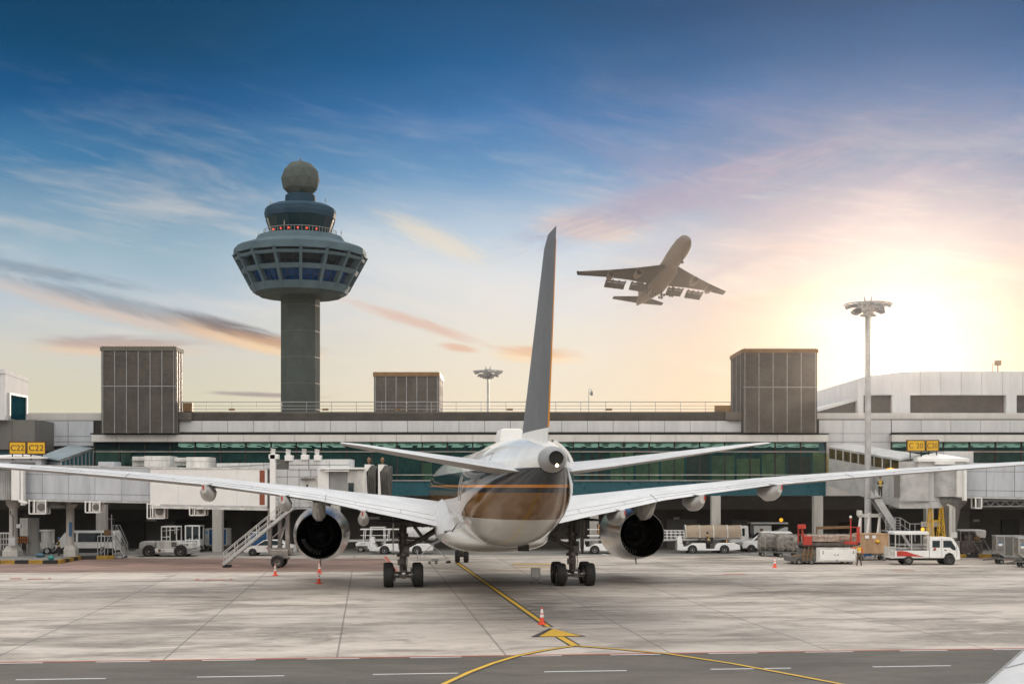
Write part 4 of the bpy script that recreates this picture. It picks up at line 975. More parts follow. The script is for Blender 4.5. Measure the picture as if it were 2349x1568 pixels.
# ------------------------------------------------------------------ climbing airliner
F = thing('climbing_airliner', 'four engine jumbo jet in the air with flaps and wheels down, right of the fin', 'airliner')
MX = Matrix(((-0.97939501, 0.19383455, 0.05668842, 60.396), (-0.17253257, -0.94896823, 0.26399208, 541.19), (0.1049663, 0.24877192, 0.96285752, 91.162), (0, 0, 0, 1)))
F.matrix_world = MX; F.location = MX.to_translation(); F.rotation_euler = MX.to_euler(); MW[F.name] = MX
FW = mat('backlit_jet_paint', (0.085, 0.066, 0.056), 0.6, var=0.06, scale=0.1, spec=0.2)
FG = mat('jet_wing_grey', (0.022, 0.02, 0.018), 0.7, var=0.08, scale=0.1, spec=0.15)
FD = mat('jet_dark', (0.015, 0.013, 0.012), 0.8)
fp = [(35.3, .1, -.5, -.2), (34.6, 1.0, -1.5, .9), (33, 1.9, -2.4, 2.6), (30.5, 2.7, -3.0, 4.2), (27, 3.15, -3.25, 4.7), (22, 3.25, -3.25, 4.7), (15, 3.25, -3.25, 4.2), (10, 3.25, -3.4, 3.3), (-10, 3.25, -3.3, 3.25), (-16, 3.1, -2.7, 3.25), (-22, 2.5, -1.6, 3.25), (-28, 1.7, -.2, 3.15), (-33, .8, 1.0, 2.8), (-35, .25, 1.6, 2.3)]
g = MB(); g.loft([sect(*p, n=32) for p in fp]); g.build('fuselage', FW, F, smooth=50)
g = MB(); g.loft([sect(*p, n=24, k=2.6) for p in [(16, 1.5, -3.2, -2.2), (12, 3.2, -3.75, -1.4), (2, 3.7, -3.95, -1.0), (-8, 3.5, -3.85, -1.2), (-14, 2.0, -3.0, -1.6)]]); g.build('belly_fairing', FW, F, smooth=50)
def fsurf(name, secs, m, par=F):
    g = MB(); g.loft([foil(*s, n=8)[0] for s in secs]); return g.build(name, m, par, smooth=40)
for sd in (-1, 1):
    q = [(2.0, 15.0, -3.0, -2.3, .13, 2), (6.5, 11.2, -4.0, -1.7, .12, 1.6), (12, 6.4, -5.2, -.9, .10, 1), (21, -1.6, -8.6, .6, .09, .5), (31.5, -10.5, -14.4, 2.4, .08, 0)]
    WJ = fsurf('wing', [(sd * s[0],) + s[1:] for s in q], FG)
    g = MB(); g.prism([(-10.8, 2.5), (-14.2, 2.5), (-15.6, 4.4), (-14.6, 4.4)], sd * 31.4, sd * 31.6, 'YZ'); g.build('winglet', FG, F)
    for x, y, z in ((11.6, 9.0, -3.4), (20.8, .6, -1.9)):
        g = MB(); g.lathe([(1.15, 0), (1.32, .1), (1.42, -1.2), (1.38, -2.6), (1.15, -4.2), (.75, -5.2), (.6, -5.3)], (sd * x, y, z), 'Y', 24); e = g.build('engine', FW, F, smooth=45)
        g = MB(); g.lathe([(1.15, -.05), (1.1, -1.2), (.02, -1.3)], (sd * x, y, z), 'Y', 24); g.build('intake', FD, e)
        g = MB(); g.loft([[(sd * x - .2, y - 1.5, z + 1.2), (sd * x + .2, y - 1.5, z + 1.2), (sd * x + .2, y - 2.5, z + 2.6), (sd * x - .2, y - 2.5, z + 2.6)], [(sd * x - .2, y - 5.2, z + .5), (sd * x + .2, y - 5.2, z + .5), (sd * x + .2, y - 7.5, z + 2.4), (sd * x - .2, y - 7.5, z + 2.4)]]); g.build('pylon', FW, e)
    # extended flaps hanging behind the wing with gaps between the slats
    for x0, x1, y0a, y0b, zz0, zz1 in ((4.2, 11.0, -4.2, -5.4, -2.5, -1.7), (13.0, 20.6, -6.2, -9.0, -1.6, -.4)):
        for k, (dy_, dz_, ln) in enumerate(((.1, .0, .7), (-.85, -.5, .7), (-1.55, -.9, 1.9))):
            g = MB()
            P = [(sd * x0, y0a + dy_, zz0 + dz_), (sd * x1, y0b + dy_, zz1 + dz_), (sd * x1, y0b + dy_ - ln * .88, zz1 + dz_ - ln * .5), (sd * x0, y0a + dy_ - ln * .88, zz0 + dz_ - ln * .5)]
            g.hexa([(p[0], p[1], p[2] - .1) for p in P] + [(p[0], p[1], p[2] + .1) for p in P]); g.build('flap', FG, F)
        for f in (.05, .36, .68, .97):
            x = x0 + (x1 - x0) * f; ya, za_ = y0a + (y0b - y0a) * f, zz0 + (zz1 - zz0) * f
            g = MB(); g.bar((sd * x, ya + 1.6, za_ - .3), (sd * x, ya - 1.9, za_ - 1.2), .5, .4); g.build('flap_track', FG, F)
    fsurf('tailplane', [(sd * .8, -25.5, -33.0, 1.9, .1, 0), (sd * 11, -32.0, -35.0, 3.2, .08, 0)], FG)
    for x, y in ((1.9, -4.2), (5.4, -1.0)):
        g = MB(); g.cyl((sd * x, y, -2.6), (sd * x, y - .6, -6.0), .28, .24, 8); g.bar((sd * x, y + 1.1, -6.1), (sd * x, y - 2.1, -6.5), .35)
        g.build('landing_gear_leg', FD, F)
        g = MB()
        for yy in (.9, -1.9):
            for xx in (-.62, .62): g.cyl((sd * x + xx - .22, y + yy, -6.3), (sd * x + xx + .22, y + yy, -6.3), .62, n=14)
        g.build('landing_gear_wheels', FD, F)
g = MB(); g.cyl((0, 27.2, -3.0), (0, 27.6, -5.9), .2, n=8); g.cyl((-.5, 27.6, -5.9), (.5, 27.6, -5.9), .52, n=14); g.build('nose_gear', FD, F)
g = MB(); R_ = []
for z, yl, yt in ((2.8, -20.5, -32.4), (13.5, -30.5, -35.0)):
    p, _ = foil(0, yl, yt, 0, .09, 0, n=8); R_.append([(q[2], q[1], z) for q in p])
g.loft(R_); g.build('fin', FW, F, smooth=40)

# ------------------------------------------------------------------ gate signs
def lettering(txt, h, wdt, par, m, M4):
    cu = bpy.data.curves.new('lettering', 'FONT'); cu.body = txt; cu.size = 1; cu.align_x = 'CENTER'; cu.align_y = 'CENTER'; cu.extrude = 0.006
    o = bpy.data.objects.new('tmp', cu); C.objects.link(o)
    dg = bpy.context.evaluated_depsgraph_get(); me = bpy.data.meshes.new_from_object(o.evaluated_get(dg)); bpy.data.objects.remove(o)
    xs = [v.co.x for v in me.vertices]; ys = [v.co.y for v in me.vertices]
    sx, sy = wdt / (max(xs) - min(xs)), h / (max(ys) - min(ys)); cx_, cy_ = (max(xs) + min(xs)) / 2, (max(ys) + min(ys)) / 2
    for v in me.vertices: v.co = M4 @ Vector(((v.co.x - cx_) * sx, (v.co.y - cy_) * sy, v.co.z))
    me.materials.clear(); me.materials.append(m)
    q = bpy.data.objects.new('lettering', me); C.objects.link(q); q.parent = par; return q
FRONT = Matrix.Rotation(R(90), 4, 'X')          # text lying in XY -> standing, facing the viewer (-Y)
def gate_sign(txt, u0, u1, v0, v1, y, rz, lbl, post):
    x0, x1, z0, z1 = ax(u0, y), ax(u1, y), az_(v1, y), az_(v0, y); wdt, h = (x1 - x0) / math.cos(rz), z1 - z0
    t_ = thing('gate_sign', lbl, 'sign', ((x0 + x1) / 2, y, z0), rz, 'yellow gate number signs')
    g = MB(); g.box(-wdt / 2 + .06, wdt / 2 - .06, -.02, .16, .06, h - .06); g.build('sign_face', M['sign'], t_)
    g = MB(); b = .07
    for q in ((-wdt / 2, wdt / 2, 0, b), (-wdt / 2, wdt / 2, h - b, h)): g.box(q[0], q[1], -.05, .2, q[2], q[3])
    for q in ((-wdt / 2, -wdt / 2 + b), (wdt / 2 - b, wdt / 2)): g.box(q[0], q[1], -.05, .2, b, h - b)
    g.build('frame', M['signtxt'], t_)
    lettering(txt, h * .46, wdt * .76, t_, M['signtxt'], Matrix.Translation((0, -.03, h * .5)) @ FRONT)
    g = MB()
    for s_ in (-.3, .3): g.cyl((s_ * wdt, .08, 0), (s_ * wdt, .08, -post), .05)
    g.build('post', M['black'], t_)
gate_sign('C22', 22, 58.5, 1011.5, 1041, 114.5, R(14), 'narrower yellow C22 gate sign, the left one of its pair', .5)
gate_sign('C22', 61.5, 105, 1011.5, 1041, 114.5, 0, 'wider yellow C22 gate sign beside its narrow twin', .5)
gate_sign('C 20', 2079, 2121.5, 1008, 1034, 114, 0, 'wider yellow C 20 gate sign, left of its twin', .6)
gate_sign('C20', 2124.5, 2151.5, 1008, 1034, 114, R(-24), 'narrower yellow C20 gate sign, right of its twin', .6)

# ------------------------------------------------------------------ left boarding bridge
LB = thing('boarding_bridge', 'grey and white passenger boarding bridge with red brown stripe under gate signs C22', 'boarding bridge', (-30, 110, 0))
def tunnel(par, nm, p, q, wd_, z0, z1, z0b, z1b, m, nx, rows, roof, back=M['dgrey'], gap=.035):
    p, q = Vector(p), Vector(q); d = (q - p).normalized(); n = Vector((d.y, -d.x)) * wd_ / 2
    g = MB()
    P = [p + n * .97, q + n * .97, q - n * .97, p - n * .97]
    g.hexa([(a.x, a.y, z) for a, z in zip(P, (z0, z0b, z0b, z0))] + [(a.x, a.y, z) for a, z in zip(P, (z1, z1b, z1b, z1))])
    core = g.build(nm + '_core', back, par, world=True)
    g = MB(); a, b = p + n, q + n; g.panels(a, b, z0, z1, nx, 1, .05, gap, z0b, z1b, rows); g.build(nm + '_wall', m, par, world=True)
    g = MB(); a, b = q - n, p - n; g.panels(a, b, z0b, z1b, nx, 1, .05, gap, z0, z1, rows); g.build(nm + '_wall', m, par, world=True)
    g = MB()
    P = [p + n * 1.05 - d * .05, q + n * 1.05 + d * .05, q - n * 1.05 + d * .05, p - n * 1.05 - d * .05]
    for e0, e1 in ((0, .14),):
        g.hexa([(a.x, a.y, z + e0) for a, z in zip(P, (z1, z1b, z1b, z1))] + [(a.x, a.y, z + e1) for a, z in zip(P, (z1, z1b, z1b, z1))])
    g.hexa([(a.x, a.y, z - .16) for a, z in zip(P, (z0, z0b, z0b, z0))] + [(a.x, a.y, z) for a, z in zip(P, (z0, z0b, z0b, z0))])
    g.build(nm + '_edge', roof, par, world=True)
# rotunda
g = MB(); c = at(8, 1100, 117); x, y = c.x, c.y
g.lathe([(1.72, az_(1145, 117)), (1.72, az_(1077, 117))], (x, y, 0), 'Z', 60)
for k in range(60):
    a = 2 * math.pi * k / 60; g.cyl((x + 1.74 * math.cos(a), y + 1.74 * math.sin(a), az_(1145, 117)), (x + 1.74 * math.cos(a), y + 1.74 * math.sin(a), az_(1077, 117)), .055, n=6, cap=False)
g.build('rotunda_curtain', M['lgrey'], LB, world=True)
g = MB(); y0, y1 = 114.6, 119.5; z0, z1 = az_(1077, 115), az_(1051, 115)
g.box(ax(-90, 115), ax(98, 115), y0, y1, az_(1068, 115), z1); g.build('rotunda_head', M['bridge'], LB, world=True)
g = MB(); X0, X1 = ax(-96, 114.4), ax(101, 114.4); zt = az_(1041.5, 114.4)
g.loft([[(X0, y0 - .3, z1), (X1, y0 - .3, z1), (X1, y1, z1), (X0, y1, z1)], [(X0, y0 - .3, z1 + .14), (X1, y0 - .3, z1 + .14), (X1, y1, z1 + .14), (X0, y1, z1 + .14)], [(ax(20, 114), (y0 + y1) / 2 - .2, zt + .1), (ax(22, 114), (y0 + y1) / 2 - .2, zt + .1), (ax(22, 114), (y0 + y1) / 2, zt + .1), (ax(20, 114), (y0 + y1) / 2, zt + .1)]])
g.build('rotunda_roof', M['white'], LB, world=True)
g = MB(); g.box(ax(22, 114.3), ax(78, 114.3), 114.5, 114.6, az_(1066, 114.3), az_(1059, 114.3)); g.build('rotunda_vent', M['dgrey'], LB, world=True)
g = MB(); g.box(ax(32, 114.8), ax(51, 114.8), 114.2, 118, az_(1146, 114.8), az_(1075, 114.8)); g.box(ax(47, 114), ax(53, 114), 114.0, 114.6, az_(1158, 114), az_(1075, 114)); g.build('portal_frame', M['white'], LB, world=True, bevel=.02)
g = MB(); g.lathe([(.36, .1), (.36, az_(1164, 117)), (.62, az_(1156, 117)), (.66, az_(1146, 117))], (ax(31, 117), 117, 0), 'Z', 24, cap=True); g.build('support_column', M['concp'], LB, smooth=35, world=True)
g = MB(); xx = ax(29.5, 117); g.loft([[(xx - .68, 116.3, .0), (xx + .68, 116.3, 0), (xx + .68, 117.7, 0), (xx - .68, 117.7, 0)], [(xx - .66, 116.32, .62), (xx + .66, 116.32, .62), (xx + .66, 117.68, .62), (xx - .66, 117.68, .62)], [(xx - .40, 116.6, 1.1), (xx + .40, 116.6, 1.1), (xx + .40, 117.4, 1.1), (xx - .40, 117.4, 1.1)]]); g.build('column_plinth', M['concp'], LB, world=True, bevel=.04)
g = MB(); g.box(ax(19, 116), ax(35, 116), 116.0, 116.35, az_(1250, 116), az_(1232, 116)); g.box(ax(36, 116), ax(46, 116), 116.1, 116.4, az_(1210, 116), az_(1201, 116)); g.build('control_box', M['lgrey'], LB, world=True, bevel=.02)
g = MB(); g.tube([at(24, 1170, 116.2), at(24, 1178, 116.2), at(30, 1182, 116.2), at(30, 1228, 116.2)], .06); g.build('cable_pipe', M['dgrey'], LB, world=True)
# sloping link roof and glazed link
LK = thing('link_corridor', 'glazed link corridor with a sloping blue grey sheet roof, beside the C22 signs', 'corridor', at(150, 1060, 122))
g = MB(); a, b, c_, d_ = at(88, 1049, 116), at(139, 1056.5, 114.6), at(214.5, 1029.5, 127.3), at(163, 1021.5, 127.6)
up = Vector((0, 0, .12)); g.hexa([a, b, c_, d_, a + up, b + up, c_ + up, d_ + up]); g.build('roof', M['tealroof'], LK, world=True)
g = MB(); up = Vector((.02, -.05, .16)); g.hexa([b + Vector((.02, -.1, -.02)), c_ + Vector((.02, -.1, -.02)), c_, b, b + up, c_ + up, c_ + up + Vector((0, .1, 0)), b + up + Vector((0, .1, 0))]); g.build('eaves_trim', M['galv'], LK, world=True)
g = MB(); b2, c2 = at(140, 1058.5, 115), at(213, 1032, 127.2); b3, c3 = at(140, 1096, 115), at(213, 1094, 127.2)
g.add([b2, c2, c3, b3], [(0, 1, 2, 3)]); g.build('glazing', M['teal'], LK, world=True)
g = MB()
for i in range(9):
    f = i / 8; p, q = b2.lerp(c2, f), b3.lerp(c3, f); g.bar(p + Vector((.03, -.06, 0)), q + Vector((.03, -.06, 0)), .12)
g.build('fin', M['mgrey'], LK, world=True)
g = MB(); g.hexa([at(95, 1052, 117) + Vector((0, 0, -2.0)), at(138, 1058, 115.2) + Vector((0, 0, -2.0)), at(138, 1058, 118) + Vector((0, 0, -2)), at(95, 1052, 119) + Vector((0, 0, -2)), at(95, 1053.5, 117), at(138, 1059.5, 115.2), at(138, 1059.5, 118), at(95, 1053.5, 119)]); g.build('end_wall', M['bridge'], LK, world=True)
# tunnels
pa, pb = (ax(53, 115.5), 115.5 + 1.6), (ax(420, 110.2), 110.2 + 1.6)
tunnel(LB, 'inner_tunnel', pa, pb, 3.2, az_(1143.5, 115.5), az_(1068, 115.5), az_(1150, 110.2), az_(1074, 110.2), M['bridge'], 6, [0, .19, .76, 1], M['lgrey'])
pc, pd_ = (ax(367, 110), 110 + 1.8), (ax(637, 104.4), 104.4 + 1.8)
tunnel(LB, 'outer_tunnel', pc, pd_, 3.6, az_(1160, 110), az_(1075, 110), az_(1165, 104.6), az_(1075, 104.6), M['white'], 4, [0, .012, 1], M['dwhite'], gap=.02)
g = MB(); pcv, pdv = Vector(pc), Vector(pd_); d = (pdv - pcv).normalized(); n = Vector((d.y, -d.x))
def on_tun(u, v, off=.06): 
    s = None
    for i in range(2001):
        f = i / 2000; q = pcv.lerp(pdv, f) + n * (1.8 + off); 
        if ax(u, q.y) <= q.x: return Vector((q.x, q.y, az_(v, q.y)))
    return Vector((q.x, q.y, az_(v, q.y)))
for us, v0, v1, v1b in (((595, 607), 1077.5, 1157, 1157),):
    P = [on_tun(us[0], v1b), on_tun(us[1], v1), on_tun(us[1], v0), on_tun(us[0], v0)]
    off = Vector((n.x, n.y, 0)) * .012; g.hexa([p - off for p in P] + [p for p in P])
P = [on_tun(595, 1134), on_tun(606.5, 1134), on_tun(606.5, 1109), on_tun(595, 1109)]; 
g.build('red_stripe', M['rbrown'], LB, world=True)
g = MB(); P = [on_tun(367, 1162), on_tun(621, 1167), on_tun(621, 1160), on_tun(367, 1155)]; off = Vector((n.x, n.y, 0)) * .05; g.hexa([p - off for p in P] + P); g.build('tunnel_skirt', M['lgrey'], LB, world=True)
# air conditioners in cages hung below
for u0, u1, v0, v1, y in ((67, 105, 1147, 1177, 114.3), (196, 229, 1150, 1174, 112.4), (338, 377, 1155, 1187.5, 110), (435, 470, 1163, 1180.5, 108)):
    t_ = thing('caged_air_conditioner', {67: 'air conditioner cage nearest the rotunda column under the boarding bridge', 196: 'air conditioner cage under the bridge in front of the white column', 338: 'deepest air conditioner cage at the joint of the two bridge tunnels', 435: 'shallow air conditioner cage under the white outer bridge tunnel'}[u0], 'air conditioner', at((u0 + u1) / 2, v1, y), 0, 'caged air conditioners under the left bridge')
    x0, x1, z0, z1 = ax(u0, y), ax(u1, y), az_(v1, y), az_(v0, y)
    g = MB()
    for xx in (x0, x0 + (x1 - x0) * .32, x1):
        for yy in (y, y + 1.0): g.bar((xx, yy, z0), (xx, yy, z1 + .1), .09)
    for yy in (y, y + 1.0): g.bar((x0, yy, z0), (x1, yy, z0), .09); g.bar((x0, yy, z1), (x1, yy, z1), .07)
    g.build('cage', M['white'], t_, world=True)
    g = MB(); g.box(x0 + (x1 - x0) * .38, x1 - .08, y + .15, y + .9, z0 + .06, z1 - .06); g.build('cabinet', M['dwhite'], t_, world=True, bevel=.03)
    g = MB(); cx_ = x0 + (x1 - x0) * .70; g.cyl((cx_, y + .11, (z0 + z1) / 2), (cx_, y + .149, (z0 + z1) / 2), min(.34, (z1 - z0) * .3), n=20); g.build('fan_grille', M['dgrey'], t_, world=True)
g = MB(); g.box(ax(112, 115), ax(140, 115), 115, 117, az_(1165, 115), az_(1150, 115)); g.build('underside_unit', M['dgrey'], LB, world=True)
g = MB(); g.bar(at(100, 1162, 115), at(150, 1160, 115), .2); g.bar(at(150, 1152, 116), at(250, 1152, 116), .25); g.build('underside_beam', M['dgrey'], LB, world=True)
g = MB(); g.cbox(at(53, 1150, 113.7), .75, .2, .2, 0, R(14)); g.build('work_light', M['white'], LB, world=True, bevel=.03)
# roof units on the tunnels
for u0, u1, v0, v1, y, ov in ((303, 392, 1045, 1064, 112.5, .34), (400, 482, 1047.5, 1063, 111, .36)):
    x0, x1 = ax(u0, y), ax(u1, y); xm = x0 + (x1 - x0) * ov
    g = MB(); g.box(x0, xm, y, y + 2, az_(v1 + 4, y), az_(v0 + 1, y)); g.box(xm - .004, x1, y - .4, y + 2.2, az_(1078, y), az_(v0, y)); g.build('roof_unit', M['dwhite'], LB, world=True, bevel=.03)
    g = MB(); g.box(x0 - .01, x1 + .01, y - .42, y + 2.22, az_(v0 + 10.3, y), az_(v0 + 9.6, y)); g.build('roof_unit_seam', M['mgrey'], LB, world=True)
g = MB(); g.box(ax(225, 113), ax(262, 113), 113, 115, az_(1070, 113), az_(1058, 113)); g.build('roof_unit', M['bridge'], LB, world=True, bevel=.03)
g = MB(); g.panels((ax(497, 107.6), 107.6), (ax(632, 105.5), 105.5), az_(1077, 106.5), az_(1060, 106.5), 5, 1, .06, .05); g.build('roof_screen', M['clad'], LB, world=True)
g = MB(); g.tube([at(497, 1070, 107.4), at(560, 1067, 106.5), at(640, 1062, 105.2)], .03); g.build('cable_pipe', M['mgrey'], LB, world=True)
# lift columns, motors, head, cab
def col_(u0, u1, v0, v1, y, nm='lift_column', m='white', dep=.5):
    g = MB(); g.box(ax(u0, y), ax(u1, y), y, y + dep, az_(v1, y), az_(v0, y)); return g.build(nm, M[m], LB, world=True, bevel=.03)
col_(618.5, 631, 1040, 1192, 103.4)
col_(614, 622, 1165, 1268, 103.9, m='steel'); col_(654, 663, 1168, 1268, 103.9, m='steel'); col_(637, 645, 1168, 1262, 105.4, m='steel')
g = MB(); g.bar(at(662, 1180, 104), at(636, 1258, 104), .12); g.bar(at(618, 1262, 103.8), at(672, 1262, 103.8), .5, .45); g.bar(at(616, 1240, 104), at(660, 1200, 104), .08); g.build('bogie_frame', M['steel'], LB, world=True)
for u0, u1, v0, v1 in ((616.5, 637.5, 1041, 1052), (653, 671, 1043, 1056), (690, 707, 1042, 1054), (720, 736, 1043, 1055)):
    y = 103.5 if u0 < 630 else 105.2
    g = MB(); g.box(ax(u0, y), ax(u1, y), y - .1, y + .7, az_(v1, y), az_(v0, y)); mo = g.build('motor_housing', M['white'], LB, world=True, bevel=.03)
    g = MB(); um = (u0 + u1) / 2 - 1; g.cyl(at(um, v0, y + .3), at(um + .4, v0 - 11, y + .3), .17, n=14); g.cyl(at(um, v0 - 11, y + .3), at(um + .4, v0 - 13.5, y + .3), .20, n=14); g.bar(at(um - 3, v0 - 9, y + .3), at(um - 3, v0 - 4, y + .3), .18); g.build('motor', M['dwhite'], mo, world=True, smooth=40)
g = MB(); y = 105.4
g.box(ax(632, y), ax(740, y), y + .06, y + 3.4, az_(1166, y), az_(1053, y)); g.build('head_core', M['dgrey'], LB, world=True)
g = MB(); g.panels((ax(632, y), y), (ax(740, y), y), az_(1162, y), az_(1075, y), 4, 1, .07, .04, rows=[0, .2, .47, .80, 1]); g.panels((ax(662, y - .05), y - .05), (ax(802, y - .05), y - .05), az_(1076, y), az_(1052, y), 3, 1, .1, .05, rows=[0, .45, 1]); g.build('head_cladding', M['clad'], LB, world=True)
g = MB(); g.box(ax(744, y), ax(802, y), y + .06, y + 3.2, az_(1076, y), az_(1052, y)); g.build('head_top', M['clad'], LB, world=True)
g = MB(); g.box(ax(698, y), ax(728, y), y - .12, y - .02, az_(1150, y), az_(1093, y)); dd_ = g.build('service_door', M['dwhite'], LB, world=True)
g = MB(); g.box(ax(703, y), ax(707, y), y - .14, y - .115, az_(1119, y), az_(1110, y)); g.build('door_window', M['car_glass'], dd_, world=True)
g = MB(); g.box(ax(690, y), ax(724, y), y - .5, y - .05, az_(1097, y), az_(1095.5, y)); g.build('door_hood', M['dgrey'], LB, world=True)
g = MB()
for v in (1145, 1152, 1163): g.bar(at(660, v, 104.6), at(706, v, 104.6), .05)
for u in (660, 675, 690, 706): g.bar(at(u, 1164, 104.6), at(u, 1145, 104.6), .05)
g.bar(at(655, 1165, 104.9), at(712, 1165, 104.9), .8, .1); g.build('landing_rail', M['galv'], LB, world=True)
for u0, u1, m, nm, v0 in ((728, 754, 'white', 'cab_corner', 1074), (797, 839, 'dwhite', 'cab', 1076)):
    g = MB(); g.box(ax(u0, 104.8), ax(u1, 104.8), 104.8, 107.6, az_(1142, 104.8), az_(v0, 104.8)); cb = g.build(nm, M[m], LB, world=True, bevel=.04)
g = MB(); g.box(ax(798, 104.7), ax(811, 104.7), 104.7, 104.82, az_(1130, 104.7), az_(1106, 104.7)); g.build('cab_window', M['car_glass'], cb, world=True, bevel=.05)
g = MB()
for i in range(22):
    x0, x1 = ax(754 + i * 2, 105), ax(755.3 + i * 2, 105); g.box(x0, x1, 104.95, 105.1, az_(1140, 105), az_(1077, 105))
g.box(ax(754, 105.1), ax(798, 105.1), 105.1, 107.4, az_(1140, 105), az_(1076, 105)); g.build('folding_curtain', M['lgrey'], LB, world=True)
g = MB(); g.box(ax(732, 104.6), ax(836, 104.6), 104.5, 107.7, az_(1075, 104.6), az_(1071, 104.6)); g.box(ax(745, 104.4), ax(800, 104.4), 104.3, 104.6, az_(1080, 104.6), az_(1077.5, 104.6)); g.build('cab_roof', M['white'], LB, world=True)
for u in (836, 867):
    g = MB(); y = 104.9
    g.prism([(ax(u, y), az_(1145, y)), (ax(u + 7, y), az_(1145, y)), (ax(u + 4, y), az_(1082, y)), (ax(u + 14, y), az_(1068, y)), (ax(u + 14, y), az_(1064, y)), (ax(u, y), az_(1064, y))], y, y + 2.6); g.build('bellows_frame', M['white'], LB, world=True)
    g = MB(); R_ = []
    for k in range(9):
        f = k / 8; bu = math.sin(f * math.pi) * 1.5; pts = []
        uu = u + 6 + f * 18
        zt_ = 1068 + f * 3 - (3 if k % 2 else 0); zb_ = 1143 - (0 if k % 2 else 2); mid = uu + 3 * math.sin(f * 3)
        R_.append([(ax(uu - 2 + 3, y), y + .1, az_(zb_, y)), (ax(uu + 1, y), y + .05 - (.12 if k % 2 else 0), az_(1120, y)), (ax(uu, y), y + .02 - (.12 if k % 2 else 0), az_(1095, y)), (ax(uu + 1.5, y), y + .0, az_(1078, y)), (ax(uu + 3.5, y), y + .1, az_(zt_, y)), (ax(uu + 3.5, y), y + 2.4, az_(zt_, y)), (ax(uu, y), y + 2.5, az_(1095, y)), (ax(uu + 1, y), y + 2.4, az_(zb_, y))])
    g.loft(R_); g.build('bellows', mat('bellows_fabric', (0.11, 0.105, 0.095), 0.8, var=0.2, scale=2), LB, world=True)
    g = MB(); g.cyl(at(u + 10, 1064, y + .5), at(u + 10, 1057, y + .5), .05); g.ball(at(u + 10, 1054, y + .5), .15, sz=1.4); g.build('beacon', M['rust'], LB, world=True, smooth=50)
# drive wheels
for yy in (102.7, 104.4):
    g = MB(); c = Vector((ax(637.5, 103), yy, .5)); h = .2
    g.lathe([(.26, -h * .8), (.42, -h), (.49, -h * .7), (.5, 0), (.49, h * .7), (.42, h), (.26, h * .8)], c, 'Y', 30); wh = g.build('drive_wheel', M['rubber'], LB, world=True, smooth=50)
    g = MB(); g.lathe([(.27, -h * .8), (.1, -h * .5), (.02, -h * .9)], c, 'Y', 18); g.lathe([(.27, h * .8), (.02, h * .6)], c, 'Y', 18); g.build('rim', M['gear'], wh, world=True)
g = MB(); g.cyl((ax(637.5, 103), 102.6, .5), (ax(637.5, 103), 104.6, .5), .11); g.cbox((ax(640, 103), 103.6, 1.05), 1.3, .7, .7); g.bar(at(655, 1272, 103.5), at(664, 1280, 103.5), .25); g.build('axle_housing', M['steel'], LB, world=True, bevel=.05)
# stairs of the bridge
g = MB(); f0, f1 = at(511, 1296, 103.2), at(668, 1168, 103.2)
def stair(g, rail, f0, f1, wy, n, hr=1.0, nm=None):
    d = f1 - f0
    for off in (0, wy): g.bar(f0 + Vector((0, off, .1)), f1 + Vector((0, off, .1)), .07, .24)
    for i in range(n):
        p = f0 + d * ((i + .6) / n); g.box(p.x - .14, p.x + .14, p.y + .03, p.y + wy - .03, p.z + .06, p.z + .10)
    for off in (-.02, wy + .02):
        for hh in (.55, hr): rail.bar(f0 + Vector((0, off, hh)), f1 + Vector((0, off, hh)), .045)
        for i in range(7): p = f0 + d * ((i + .1) / 6.3); rail.bar(p + Vector((0, off, .1)), p + Vector((0, off, hr)), .045)
rg = MB(); stair(g, rg, f0, f1, 1.0, 20)
g.build('stair_flight', M['lgrey'], LB, world=True); rg.build('stair_rail', M['dwhite'], LB, world=True)
g = MB()
for dx_ in (0, .9): g.cyl((f0.x + .1 + dx_ * .3, 103.1, .1), (f0.x + .1 + dx_ * .3, 104.3, .1), .11, n=14)
g.build('stair_castor', M['rubber'], LB, world=True)

# ------------------------------------------------------------------ right boarding bridge
RB = thing('boarding_bridge', 'grey boarding bridge at the right edge with covered stairs, under gate signs C20', 'boarding bridge', (32, 114, 0))
g = MB(); a, b, c_, d_ = at(1896, 1026, 127), at(2063, 1056, 114), at(2110, 1045, 114.5), at(1943, 1019, 127.5); e_ = at(1896, 1028, 127)
up = Vector((0, 0, .15)); g.hexa([a, b, c_, d_, a + up, b + up, c_ + up, d_ + up]); g.build('corridor_roof', M['lgrey'], RB, world=True)
g = MB(); A1, B1 = at(1900, 1027, 126.6), at(2062, 1057.5, 114.2); A2, B2_ = at(1900, 1113, 126.6), at(2062, 1165, 114.2)
A15, B15 = A1 + (A2 - A1) * .27, B1 + (B2_ - B1) * .20
g.add([A15, B15, B2_, A2], [(0, 1, 2, 3)]); g.build('corridor_wall', M['lgrey'], RB, world=True)
g = MB(); g.add([A1, B1, B15, A15], [(0, 1, 2, 3)]); g.build('corridor_window', mat('corridor_glass', (0.10, 0.075, 0.03), 0.12, var=0.3, scale=1.5), RB, world=True)
g = MB()
for i in range(10):
    f = i / 9; p, q = A1.lerp(B1, f), A15.lerp(B15, f); g.bar(p + Vector((0, -.05, 0)), q + Vector((0, -.05, 0)), .12)
g.build('window_post', M['lgrey'], RB, world=True)
g = MB(); P = [at(2062, 1165, 114.2), at(2130, 1165, 113.6), at(2130, 1057, 113.6), at(2062, 1057, 114.2)]
g.hexa(P + [p + Vector((0.5, 5, 0)) for p in P]); g.build('corridor_end', M['lgrey'], RB, world=True)
g = MB(); P = [at(2062, 1149, 113.9), at(2150, 1149, 113.3), at(2150, 1148.2, 113.3), at(2062, 1148.2, 113.9)]; g.hexa(P + [p + Vector((0, .2, 0)) for p in P]); g.build('panel_joint', M['dgrey'], RB, world=True)
